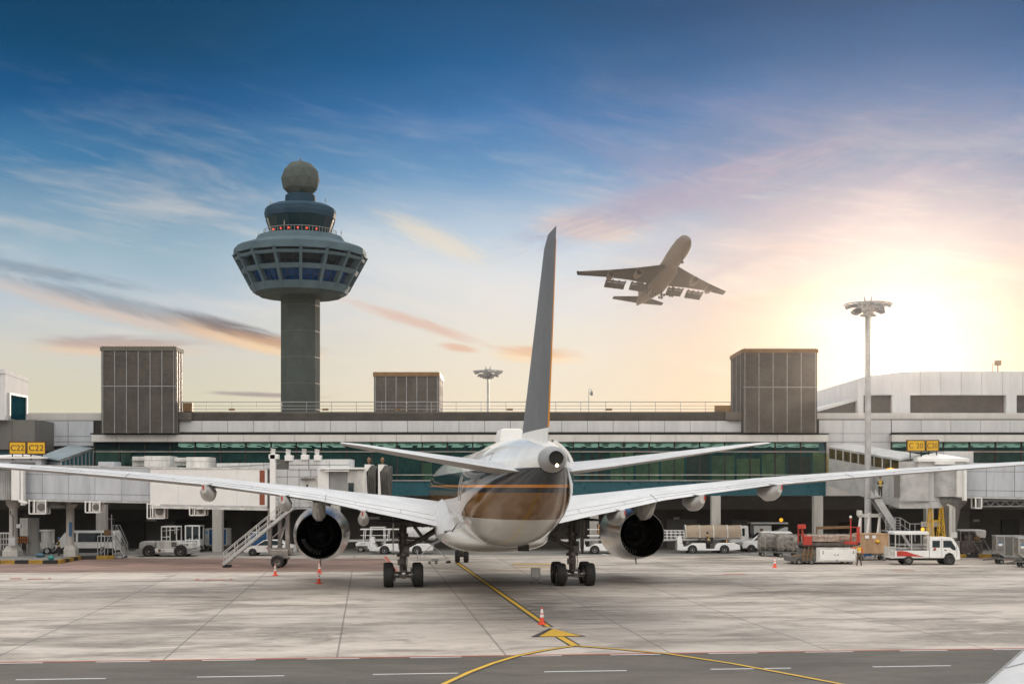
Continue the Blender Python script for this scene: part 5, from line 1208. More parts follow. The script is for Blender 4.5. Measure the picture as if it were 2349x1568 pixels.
g = MB(); c = Vector((ax(2134, 115), 115.3, 0)); g.lathe([(1.35, az_(1164, 114)), (1.35, az_(1060, 114))], c, 'Z', 32, cap=True); g.build('rotunda_shell', M['clad'], RB, smooth=35, world=True)
g = MB(); c = Vector((ax(2174, 114), 114.4, 0)); g.lathe([(1.30, az_(1138, 114)), (1.30, az_(1070, 114))], c, 'Z', 40, cap=True); g.build('rotunda_curtain', M['lgrey'], RB, smooth=35, world=True)
g = MB(); x0, x1 = ax(2100, 113.5), ax(2218, 113.5); zz = az_(1051, 113.5)
g.loft([[(x0, 113, zz - .25), (x1, 113, zz - .25), (x1, 117, zz - .25), (x0, 117, zz - .25)], [(x0, 113, zz), (x1, 113, zz), (x1, 117, zz), (x0, 117, zz)], [(ax(2156, 113), 114.6, az_(1037, 113.5)), (ax(2158, 113), 114.6, az_(1037, 113.5)), (ax(2158, 113), 115, az_(1037, 113.5)), (ax(2156, 113), 115, az_(1037, 113.5))]]); g.build('rotunda_roof', M['white'], RB, world=True)
g = MB(); g.box(x0 + .2, x1 - .2, 113.3, 116.8, az_(1072, 113.5), zz - .251); g.build('rotunda_head', M['clad'], RB, world=True)
g = MB(); g.box(ax(2165, 118), ax(2232, 118), 118, 120, az_(1070, 118), az_(1034, 118)); g.build('roof_unit', M['clad'], RB, world=True, bevel=.03)
g = MB(); g.box(ax(2146, 112.6), ax(2190, 112.6), 112.6, 113.2, az_(1064, 112.6), az_(1058, 112.6)); g.build('roof_lamp_housing', M['white'], RB, world=True)
g = MB(); g.box(ax(2195, 112.8), ax(2216, 112.8), 112.8, 116.6, az_(1139, 112.8), az_(1066, 112.8)); g.box(ax(2211, 112.2), ax(2217, 112.2), 112.2, 112.8, az_(1147, 112.8), az_(1066, 112.8)); g.build('portal_frame', M['white'], RB, world=True, bevel=.02)
tunnel(RB, 'inner_tunnel', (ax(2217, 113.4), 113.4 + 1.6), (ax(2760, 106), 106 + 1.6), 3.2, az_(1137, 113.4), az_(1064, 113.4), az_(1146, 106), az_(1066, 106), M['bridge'], 8, [0, .19, .78, 1], M['lgrey'])
g = MB(); 
for v in (1147, 1160): g.bar(at(2248, v, 113), at(2500, v, 110), .09)
for i in range(22):
    f = i / 22; g.bar(at(2248 + 252 * f, 1147 if i % 2 else 1160, 113 - 3 * f), at(2248 + 252 * (f + 1 / 22), 1160 if i % 2 else 1147, 113 - 3 * (f + 1 / 22)), .06)
g.build('underside_truss', M['mgrey'], RB, world=True)
t_ = thing('caged_air_conditioner', 'narrow white cage hanging under the right boarding bridge beside the truss', 'air conditioner', at(2244, 1165, 112.6))
g = MB()
for u in (2237, 2250.5):
    for yy in (112.6, 113.6): p = at(u, 1164, 112.6); q = at(u, 1139, 112.6); p.y = q.y = yy; g.bar(p, q, .1)
for v in (1164, 1140):
    p, q = at(2237, v, 112.6), at(2250.5, v, 112.6); p2, q2 = p + Vector((0, 1, 0)), q + Vector((0, 1, 0))
    for a_, b_ in ((p, q), (p2, q2), (p, p2), (q, q2)): g.bar(a_, b_, .1)
g.build('cage', M['white'], t_, world=True)
g = MB(); g.box(ax(2240, 113), ax(2248, 113), 112.8, 113.4, az_(1162, 113), az_(1142, 113)); g.build('cabinet', M['mgrey'], t_, world=True)
g = MB(); cc = Vector((ax(2176, 115), 115, 0)); g.lathe([(.48, .05), (.55, az_(1225, 115)), (.95, az_(1165, 115)), (1.5, az_(1150, 115)), (1.5, az_(1140, 115))], cc, 'Z', 24, cap=True); g.build('support_column', M['conclow'], RB, smooth=40, world=True)
g = MB()
for u, v0, v1, r_ in ((2180, 1160, 1232, .16), (2187.5, 1164, 1225, .12)): g.tube([at(u - 8, v0 - 6, 113.9), at(u, v0, 113.9), at(u, v1, 113.9)], r_)
g.box(ax(2178, 113.7), ax(2194, 113.7), 113.6, 113.9, az_(1232, 113.7), az_(1219, 113.7)); g.build('pipe', M['dwhite'], RB, world=True)
g = MB(); g.box(ax(2130, 116), ax(2166, 116), 115.6, 117, 0, .16); g.build('plinth', M['conclow'], RB, world=True)
g = MB(); g.ball(at(2042, 1075, 113.6), .2, sz=.7); g.box(ax(2034, 113.8), ax(2050, 113.8), 113.7, 114, az_(1077, 113.8), az_(1073, 113.8)); g.build('doorway_lamp', M['amber'], RB, world=True)
# enclosed stairs
g = MB(); s0, s1 = at(2006, 1140, 114.6), at(2052, 1212, 114.6); d = s1 - s0
for off in (0, 1.3):
    P = [s0 + Vector((0, off, 0)), s1 + Vector((0, off, 0))]
    g.hexa([P[0] + Vector((0, 0, -.3)), P[1] + Vector((0, 0, -.3)), P[1] + Vector((0, .05, -.3)), P[0] + Vector((0, .05, -.3)), P[0] + Vector((0, 0, .75)), P[1] + Vector((0, 0, .75)), P[1] + Vector((0, .05, .75)), P[0] + Vector((0, .05, .75))])
g.build('stair_side_panel', M['lgrey'], RB, world=True)
g = MB(); n = 16
for i in range(n): p = s0 + d * ((i + .5) / n); g.box(p.x - .15, p.x + .15, p.y + .07, p.y + 1.25, p.z - .03, p.z + .03)
g.box(ax(1998, 114.6), ax(2025, 114.6), 114.6, 116, az_(1140, 114.6) - .1, az_(1140, 114.6)); g.build('stair_tread', M['mgrey'], RB, world=True)
g = MB(); zl = az_(1215, 114.6); zr = az_(1186, 114.6)
g.box(ax(2030, 114.6), ax(2064, 114.6), 114.2, 116.2, zl - .1, zl)
for u in (2031, 2042, 2053, 2064): g.bar(at(u, 1215, 114.2), at(u, 1186, 114.2), .05)
for v in (1186, 1192, 1198, 1204, 1210): g.bar(at(2031, v, 114.2), at(2064, v, 114.2), .035)
g.bar(at(2064, 1186, 114.2), at(2086, 1200, 114.2), .045); g.bar(at(2064, 1200, 114.2), at(2086, 1216, 114.2), .045); g.bar(at(2064, 1216, 114.2), at(2100, 1272, 114.2), .1, .2)
for u, v in ((2075, 1193), (2086, 1200), (2098, 1201)): g.bar(at(u, v, 114.2), at(u, v + 40, 114.2), .045)
g.bar(at(2086, 1200, 114.2), at(2122, 1200, 114.2), .05)
for u in (2032, 2062): g.bar(at(u, 1215, 115), at(u, 1276, 115), .1)
g.build('landing_rail', M['galv'], RB, world=True)
g = MB(); g.box(ax(2050, 114), ax(2063, 114), 113.95, 114.05, az_(1140, 114), az_(1082, 114)); g.build('stair_door', M['dgrey'], RB, world=True)

# other uprights under the left bridge
t_ = thing('wrapped_pillar', 'thick grey pillar with a flared dark head under the left boarding bridge', 'pillar', (ax(77, 119), 119, 0))
g = MB(); g.lathe([(.66, 0), (.60, .6), (.50, 1.6), (.48, az_(1186, 119))], (0, 0, 0), 'Z', 18, cap=True); g.build('shaft', M['conclow'], t_, smooth=30)
g = MB(); g.lathe([(.48, az_(1186, 119)), (.8, az_(1181, 119)), (.95, az_(1178, 119)), (.6, az_(1172, 119)), (.4, az_(1160, 119))], (0, 0, 0), 'Z', 18, cap=True); g.build('flared_head', M['dark'], t_)
t_ = thing('round_pillar', 'round concrete pillar with a square plinth in front of the crew van', 'pillar', (ax(161, 116.5), 116.5, 0))
g = MB(); g.lathe([(.34, .2), (.34, az_(1166, 116.5)), (.6, az_(1158, 116.5)), (.7, az_(1150, 116.5))], (0, 0, 0), 'Z', 24, cap=True); g.build('shaft', M['concp'], t_, smooth=30)
g = MB(); g.loft([[(-.42, -.5, 0), (.62, -.5, 0), (.62, .5, 0), (-.42, .5, 0)], [(-.42, -.5, .8), (.60, -.5, .8), (.60, .5, .8), (-.42, .5, .8)], [(-.34, -.36, 1.15), (.40, -.36, 1.15), (.40, .36, 1.15), (-.34, .36, 1.15)]]); g.build('plinth', M['concp'], t_, bevel=.03)
g = MB(); g.box(.02, .26, -.40, -.345, az_(1228, 116.5), az_(1196, 116.5)); g.build('blue_notice', mat('blue_notice', (0.03, 0.12, 0.25), .5), t_)
t_ = thing('white_board', 'tall plain white board standing between the two left pillars', 'board', (ax(55, 121), 121, 0)); g = MB(); g.box(-.36, .36, -.05, .05, az_(1228, 121), az_(1187, 121)); g.build('panel', M['dwhite'], t_)
g = MB(); g.box(-.3, -.22, 0, .08, 0, az_(1228, 121)); g.box(.22, .3, 0, .08, 0, az_(1228, 121)); g.build('leg', M['mgrey'], t_)
def hazard_board(lbl, u, v0, v1, y, wd_, col='orange', n=5):
    t_ = thing('hazard_board', lbl, 'hazard board', (ax(u, y), y, 0), 0, 'striped hazard boards')
    z0, z1 = az_(v1, y), az_(v0, y); g = MB(); g.box(-wd_ / 2, wd_ / 2, 0, .05, z0, z1); g.build('panel', M['black'], t_)
    g = MB(); zm = (z0 + z1) / 2
    for a, b in ((z0 + .02, zm - .03), (zm + .03, z1 - .02)):
        for i in range(n):
            x = -wd_ / 2 + wd_ * (i + .15) / n; w_ = wd_ / n * .42; g.prism([(x, a), (x + w_, a), (x + w_ + .08, b), (x + .08, b)], -.012, -.001)
    g.build('stripe', mat('stripe_' + col, (0.62, 0.22, 0.06) if col == 'orange' else (0.6, 0.35, 0.03), .5), t_)
    g = MB(); 
    for sx in (-.35, .35): g.bar((sx * wd_, .1, 0), (sx * wd_, .1, z0), .07)
    g.build('leg', M['mgrey'], t_)
hazard_board('orange and black striped board between the left bridge pillars', 52, 1229, 1245, 118, 1.0)

# ------------------------------------------------------------------ vehicles (local: x along the length, y across, z up)
def vwheel(par, x, y, r, wdt, rim='lgrey'):
    g = MB(); h = wdt / 2
    g.lathe([(r * .58, -h * .85), (r * .86, -h), (r * .97, -h * .75), (r, -h * .3), (r, h * .3), (r * .97, h * .75), (r * .86, h), (r * .58, h * .85)], (x, y, r), 'Y', 24)
    w_ = g.build('wheel', M['rubber'], par, smooth=50)
    g = MB()
    for s in (-1, 1): g.lathe([(r * .59, s * h * .86), (r * .50, s * h * .6), (r * .2, s * h * .55), (r * .18, s * h * .85), (.01, s * h * .85)], (x, y, r), 'Y', 20)
    g.build('rim', M[rim], w_, smooth=40)
def wheels4(par, xs, y, r, wdt, rim='lgrey'):
    for x in xs:
        for s in (-1, 1): vwheel(par, x, s * y, r, wdt, rim)
def side(g, poly, y0, y1): return g.prism(poly, y0, y1)
def arch_shade(par, xs, y, r, z):  # black discs on the body sides: wheel-well shade given as colour
    for x in xs:
        for s in (-1, 1): g = MB(); g.cyl((x, s * (y - .3), z), (x, s * (y + .006), z), r, n=24); g.build('wheel_well_shade', M['black'], par)
BODY = {}
def clip(poly, zc, above):
    out = []
    for p, q in zip(poly, poly[1:] + poly[:1]):
        ip, iq = (p[1] >= zc) == above, (q[1] >= zc) == above
        if ip: out.append(p)
        if ip != iq: f = (zc - p[1]) / (q[1] - p[1]); out.append((p[0] + (q[0] - p[0]) * f, zc))
    return out
def car_body(par, poly, hw, m, taper=.86, zt=1.0):
    """side outline swept across; the sides lean in above the waist"""
    zm = max(z for _, z in poly); BODY[par.name] = (hw, taper, zt, zm)
    yw = lambda z: hw if z <= zt else hw * (1 - (1 - taper) * (z - zt) / (zm - zt))
    g = MB()
    for above in (False, True):
        pl = clip(poly, zt, above)
        g.loft([[(x, s * yw(z), z) for x, z in pl] for s in (-1, 1)])
    return g.build('body', m, par, bevel=.04, seg=2)
def pane(par, poly, y, nm='window', m='car_glass', th=.012):
    b = BODY.get(par.name)
    yw = (lambda z: y) if not b else (lambda z: b[0] if z <= b[2] else b[0] * (1 - (1 - b[1]) * (z - b[2]) / (b[3] - b[2])))
    for s in (-1, 1):
        g = MB(); g.loft([[(x, s * (yw(z) + e), z) for x, z in poly] for e in (-.01, th)]); g.build(nm, M[m], par)

def van(lbl, x, y, rz, L=4.9, hw=.95, crew=False):
    t_ = thing('white_van', lbl, 'van', (x, y, 0), rz)
    h = L / 2
    poly = [(-h, .38), (-h, .62), (-h + .04, .95), (-h + .85, 1.12), (-h + 1.75, 1.86), (-h + 2.1, 1.98), (h - .35, 1.98), (h - .12, 1.85), (h, 1.0), (h, .38)]
    car_body(t_, poly, hw, M['vwhite'], .86, 1.12)
    yy = hw * .885
    pane(t_, [(-h + 1.05, 1.13), (-h + 1.80, 1.74), (-h + 2.3, 1.80), (-h + 2.3, 1.13)], yy)
    pane(t_, [(-h + 2.42, 1.15), (-h + 2.42, 1.80), (-h + 3.4, 1.80), (-h + 3.4, 1.15)], yy); pane(t_, [(-h + 3.5, 1.15), (-h + 3.5, 1.80), (h - .35, 1.78), (h - .3, 1.15)], yy)
    g = MB(); w_ = hw * .8
    g.hexa([(-h + .93, -w_, 1.13), (-h + 1.72, -w_ * .93, 1.80), (-h + 1.72, w_ * .93, 1.80), (-h + .93, w_, 1.13), (-h + .90, -w_, 1.17), (-h + 1.69, -w_ * .93, 1.84), (-h + 1.69, w_ * .93, 1.84), (-h + .90, w_, 1.17)]); g.build('windscreen', M['car_glass'], t_)
    wheels4(t_, (-h + .85, h - .95), hw - .085, .33, .22, 'mgrey'); arch_shade(t_, (-h + .85, h - .95), hw, .41, .33)
    for s in (-1, 1):
        g = MB(); g.box(-h - .02, -h + .12, s * hw * .62 - .16, s * hw * .62 + .16, .78, .95); g.build('headlight', M['lgrey'], t_, bevel=.03)
    g = MB(); g.box(-h - .04, -h + .2, -hw * .97, hw * .97, .34, .55); g.build('bumper', M['dgrey'], t_, bevel=.03)
    return t_
def car(lbl, x, y, rz):
    t_ = thing('white_car', lbl, 'car', (x, y, 0), rz); h = 2.25
    poly = [(-h, .32), (-h - .02, .6), (-h + .1, .72), (-h + 1.05, .92), (-h + 1.75, 1.40), (-h + 2.2, 1.47), (-h + 3.2, 1.42), (-h + 4.0, 1.02), (h, .95), (h + .02, .5), (h, .32)]
    car_body(t_, poly, .86, M['vwhite'], .82, .95)
    pane(t_, [(-h + 1.2, .96), (-h + 1.82, 1.36), (-h + 2.4, 1.40), (-h + 2.4, .96)], .72); pane(t_, [(-h + 2.5, .97), (-h + 2.5, 1.40), (-h + 3.15, 1.36), (-h + 3.7, 1.02)], .72)
    g = MB(); g.hexa([(-h + 1.08, -.70, .94), (-h + 1.74, -.60, 1.40), (-h + 1.74, .60, 1.40), (-h + 1.08, .70, .94), (-h + 1.05, -.70, .97), (-h + 1.71, -.6, 1.43), (-h + 1.71, .6, 1.43), (-h + 1.05, .7, .97)]); g.build('windscreen', M['car_glass'], t_)
    wheels4(t_, (-h + .8, h - .85), .79, .31, .2, 'mgrey'); arch_shade(t_, (-h + .8, h - .85), .86, .38, .31)
    for s in (-1, 1):
        g = MB(); g.box(-h - .03, -h + .15, s * .55 - .18, s * .55 + .18, .58, .70); g.build('headlight', M['lgrey'], t_, bevel=.03)
    g = MB(); g.box(-.2, .05, -.868, -.862, .62, .78); g.build('red_emblem', M['red'], t_)
    return t_

# tow tractor
y = gy(1274)
t_ = thing('tow_tractor', 'low grey and white aircraft tow tractor with an open cab frame, left of the stairs', 'tow tractor', (ax(385, y), y, 0), 0)
g = MB(); side(g, [(-2.65, .28), (-2.65, .62), (-2.3, .70), (2.2, .70), (2.62, .60), (2.66, .30), (2.0, .22), (-2.2, .22)], -1.1, 1.1); g.build('chassis', M['mgrey'], t_, bevel=.05)
g = MB(); g.box(-1.05, .8, -1.14, 1.14, .40, .72); g.build('side_panel', M['vwhite'], t_, bevel=.03)
g = MB(); side(g, [(-2.35, .71), (-2.3, 1.22), (-2.1, 1.34), (-1.1, 1.36), (-.95, 1.25), (-.95, .71)], -1.0, 1.0); g.build('engine_hood', M['lgrey'], t_, bevel=.06)
g = MB(); g.box(-.75, 1.15, -1.05, 1.05, .73, 1.40); g.build('cab_base', M['dwhite'], t_, bevel=.04)
g = MB(); g.box(.58, 1.05, -1.07, -1.055, .88, 1.3); g.build('radiator_grille', M['dgrey'], t_)
g = MB(); g.box(1.18, 2.45, -1.0, 1.0, .72, 1.24); g.build('rear_deck', M['vwhite'], t_, bevel=.05)
lettering('TR 105', .2, .75, t_, M['black'], Matrix.Translation((1.72, -1.015, 1.06)) @ FRONT)
g = MB(); g.cyl((-.45, -1.145, .56), (-.45, -1.165, .56), .13, n=18); g.build('orange_emblem', M['rust'], t_)
lettering('SIA', .1, .32, t_, M['rust'], Matrix.Translation((-.1, -1.15, .56)) @ FRONT)
g = MB()
for sx in (-.35, .42, 1.0):
    for s in (-.85, .85): g.bar((sx if sx > 0 else sx, s, 1.4), (sx, s, 2.66), .08)
for s in (-.85, .85): g.bar((-.38, s, 2.66), (1.03, s, 2.66), .10); g.bar((-.35, s, 1.75), (.42, s, 1.75), .06); g.bar((-.2, s, 2.3), (.85, s, 2.38), .05)
for sx in (-.35, 1.0): g.bar((sx, -.85, 2.66), (sx, .85, 2.66), .10)
g.build('cab_frame', M['vwhite'], t_)
g = MB(); g.box(-.40, 1.05, -.9, .9, 2.66, 2.72); g.build('cab_roof', M['vwhite'], t_, bevel=.03)
g = MB(); g.box(.3, .75, -.3, .3, 1.4, 2.0); g.build('seat', M['black'], t_, bevel=.05)
g = MB(); g.cyl((.3, 0, 2.72), (.3, 0, 2.86), .07); g.build('beacon', M['rust'], t_)
wheels4(t_, (-1.42, 1.42), 1.02, .46, .36, 'steel'); arch_shade(t_, (-1.42, 1.42), 1.142, .58, .48)
# boxy service truck behind it
y = gy(1263) - 1
t_ = thing('service_truck', 'white boxy cab service truck parked beside the blue curtained container', 'truck', (ax(446, y), y, 0), 0)
g = MB(); g.box(-.75, .75, -.9, .9, .5, 1.2); g.box(-1.5, -.75, -.8, .8, .55, 1.05); g.build('body', M['vwhite'], t_, bevel=.05)
g = MB()
for sx in (-.66, .0, .66):
    for s in (-.84, .84): g.bar((sx, s, 1.2), (sx, s, 2.5), .12)
g.box(-.74, .74, -.9, .9, 2.45, 2.56); g.build('cab_frame', M['vwhite'], t_, bevel=.02)
pane(t_, [(.08, 1.35), (.08, 2.4), (.58, 2.4), (.58, 1.35)], .83); pane(t_, [(-.58, 1.35), (-.58, 2.4), (-.08, 2.4), (-.08, 1.35)], .83)
lettering('EADS', .22, 1.0, t_, M['black'], Matrix.Translation((0, -.92, 1.0)) @ FRONT)
wheels4(t_, (-1.0, .6), .78, .36, .24)
# container dollies
def dolly(par, L, wd_, z=.5):
    g = MB(); g.box(-L / 2, L / 2, -wd_ / 2, wd_ / 2, z - .12, z); 
    for i in range(6): x = -L / 2 + L * (i + .5) / 6; g.cyl((x, -wd_ / 2, z + .03), (x, wd_ / 2, z + .03), .035, n=8)
    g.bar((-L / 2, 0, z - .1), (-L / 2 - .9, 0, .28), .09); g.build('dolly_frame', M['dgrey'], par)
    for x in (-L * .34, L * .34):
        for s in (-1, 1): vwheel(par, x, s * (wd_ / 2 - .2), .20, .14, 'mgrey')
y = gy(1262)
t_ = thing('curtained_container', 'cargo container with a blue curtain side on a dolly beside the boxy truck', 'container', (ax(500, y), y, 0), R(-4))
dolly(t_, 2.3, 1.6)
g = MB(); side(g, [(-1.1, .62), (-1.1, 2.16), (-.66, 2.16), (-.66, .62)], -.78, .78); 
g.box(-1.12, 1.1, -.79, .79, 2.12, 2.2); g.box(1.02, 1.1, -.79, .79, .62, 2.12); g.box(-1.1, 1.1, -.78, .78, .56, .64); g.build('frame', M['lgrey'], t_, bevel=.02)
g = MB(); R_ = []
for i in range(25):
    x = -.655 + 1.67 * i / 24; R_.append([(x, -.74 + .02 * math.sin(i * 1.9), .66), (x, -.75 + .025 * math.sin(i * 1.9), 1.4), (x, -.74 + .015 * math.sin(i * 1.9), 2.11), (x, .74, 2.11), (x, .74, .66)])
g.loft(R_); g.build('curtain', M['blue'], t_, smooth=30)
g = MB(); g.box(-1.02, -.74, -.785, -.77, 1.7, 1.95); g.build('blue_label', mat('pale_blue_label', (.15, .35, .6)), t_)
y = 127
t_ = thing('curtained_container', 'blue curtained cargo container half hidden behind the bridge stairs', 'container', (ax(596, y), y, 0), 0)
dolly(t_, 1.8, 1.6); g = MB(); g.box(-.85, .85, -.75, .75, .6, .7); g.box(-.85, .85, -.78, .78, 1.9, 1.98)
for sx in (-.82, .82): g.box(sx - .04, sx + .04, -.77, .77, .6, 1.95)
g.build('frame', M['lgrey'], t_); g = MB(); g.box(-.78, .78, -.74, .74, .7, 1.9); g.build('curtain', M['blue'], t_)
car('white saloon car with a red door emblem parked behind the bridge stairs', ax(620, 121.5), 121.5, 0)
# crew van and other vehicles at the left
y = 121.5
t_ = thing('crew_van', 'long white windowed crew van parked behind the round pillar', 'van', (ax(203, y), y, 0), 0); h = 2.7
poly = [(-h, .5), (-h, 1.0), (-h + .15, 1.22), (-h + .75, 2.0), (-h + 1.05, 2.26), (h - .1, 2.26), (h, 2.1), (h, .5)]
car_body(t_, poly, .98, M['vwhite'], .9, 1.25)
for a, b in ((-h + 1.1, -h + 1.85), (-h + 2.05, h - 1.3), (h - 1.2, h - .2)): pane(t_, [(a, 1.28), (a, 2.08), (b, 2.08), (b, 1.28)], .895)
g = MB(); g.hexa([(-h + .2, -.8, 1.3), (-h + .78, -.75, 2.02), (-h + .78, .75, 2.02), (-h + .2, .8, 1.3), (-h + .16, -.8, 1.32), (-h + .74, -.75, 2.05), (-h + .74, .75, 2.05), (-h + .16, .8, 1.32)]); g.build('windscreen', M['car_glass'], t_)
g = MB(); g.box(-h + .05, h - .05, -.99, .99, .3, .72); g.build('sill', M['black'], t_, bevel=.03)
wheels4(t_, (-h + .9, h - 1.1), .90, .36, .24, 'mgrey'); arch_shade(t_, (-h + .9, h - 1.1), .99, .45, .38)
y = 124
t_ = thing('service_truck', 'small white truck half hidden behind the thick flared pillar', 'truck', (ax(103, y), y, 0), 0)
g = MB(); g.box(-.6, .6, -.9, .9, .5, 1.1); g.box(-.6, .6, -.9, .9, 2.1, 2.25)
for sx in (-.55, 0, .55):
    for s in (-.85, .85): g.bar((sx, s, 1.1), (sx, s, 2.1), .1)
g.box(.05, .52, -.86, .8, 1.1, 2.1); g.build('body', M['dwhite'], t_, bevel=.03); wheels4(t_, (-.5, .5), .8, .34, .22)
pane(t_, [(-.5, 1.15), (-.5, 2.05), (-.05, 2.05), (-.05, 1.15)], .84)
y = 122
t_ = thing('baggage_cart', 'barred white baggage cart at the left edge behind the bridge column', 'baggage cart', (ax(2, y), y, 0), 0)
g = MB()
for i in range(9): x = -1 + 2 * i / 8; g.bar((x, -.7, .5), (x, -.7, 2.0), .05); g.bar((x, .7, .5), (x, .7, 2.0), .05)
for z in (.5, 1.0, 1.5, 2.0): g.bar((-1, -.7, z), (1, -.7, z), .05); g.bar((-1, .7, z), (1, .7, z), .05)
g.build('bars', M['dwhite'], t_); g = MB(); g.box(-1.02, 1.02, -.72, .72, 2.0, 2.06); g.build('roof', M['dwhite'], t_); dolly(t_, 2.1, 1.5)
# wheeled access steps
y = gy(1279)
t_ = thing('mobile_access_steps', 'small wheeled steel access steps with a handrail, right of the crew van', 'access steps', (ax(258, y), y, 0), 0)
g = MB(); x0, x1, x2 = -1.15, .15, 1.15; zp = 1.95
for x in (x0, -.55, x1):
    for s in (-.45, .45): g.bar((x, s, .1), (x, s, zp), .055)
for s in (-.45, .45): g.bar((x0, s, .2), (x2, s, .15), .06); g.bar((x0, s, zp), (x1, s, zp), .07); g.bar((x0, s, .3), (-.1, s, zp - .1), .045); g.bar((x1, s, zp), (x2, s, .2), .09)
g.build('frame', M['galv'], t_)
g = MB(); g.box(x0, x1 + .1, -.45, .45, zp, zp + .05)
for i in range(8): f = (i + .6) / 8; x = x1 + (x2 - x1) * f; z = zp + (.2 - zp) * f; g.box(x - .1, x + .1, -.43, .43, z, z + .03)
g.build('tread', M['lgrey'], t_)
g = MB()
for s in (-.45, .45):
    for hh in (.5, .95): g.tube([(x1, s, zp + hh), (x1 + .35, s, zp + hh), (x2 + .05, s, .45 + hh * .9), (x2 + .08, s, .2)], .028, 6)
    for f in (0.0, .45, .9): g.bar((x1 + (x2 - x1) * f, s, zp * (1 - f) + .15 * f), (x1 + (x2 - x1) * f + .03, s, zp * (1 - f) + .15 * f + .95), .045)
g.bar((x1 - .1, -.45, zp), (x1 - .1, -.45, zp + 1.9), .06); g.bar((x1 - .4, -.45, zp + 1.5), (x1 + .1, -.45, zp + 1.5), .04); g.build('handrail', M['galv'], t_)
g = MB(); g.box(-.6, -.05, -.5, -.3, zp + .05, zp + .55); g.build('red_box', M['rust'], t_)
for x in (x0 + .1, .2, x2 - .1):
    for s in (-.45, .45): vwheel(t_, x, s, .13, .08, 'mgrey')
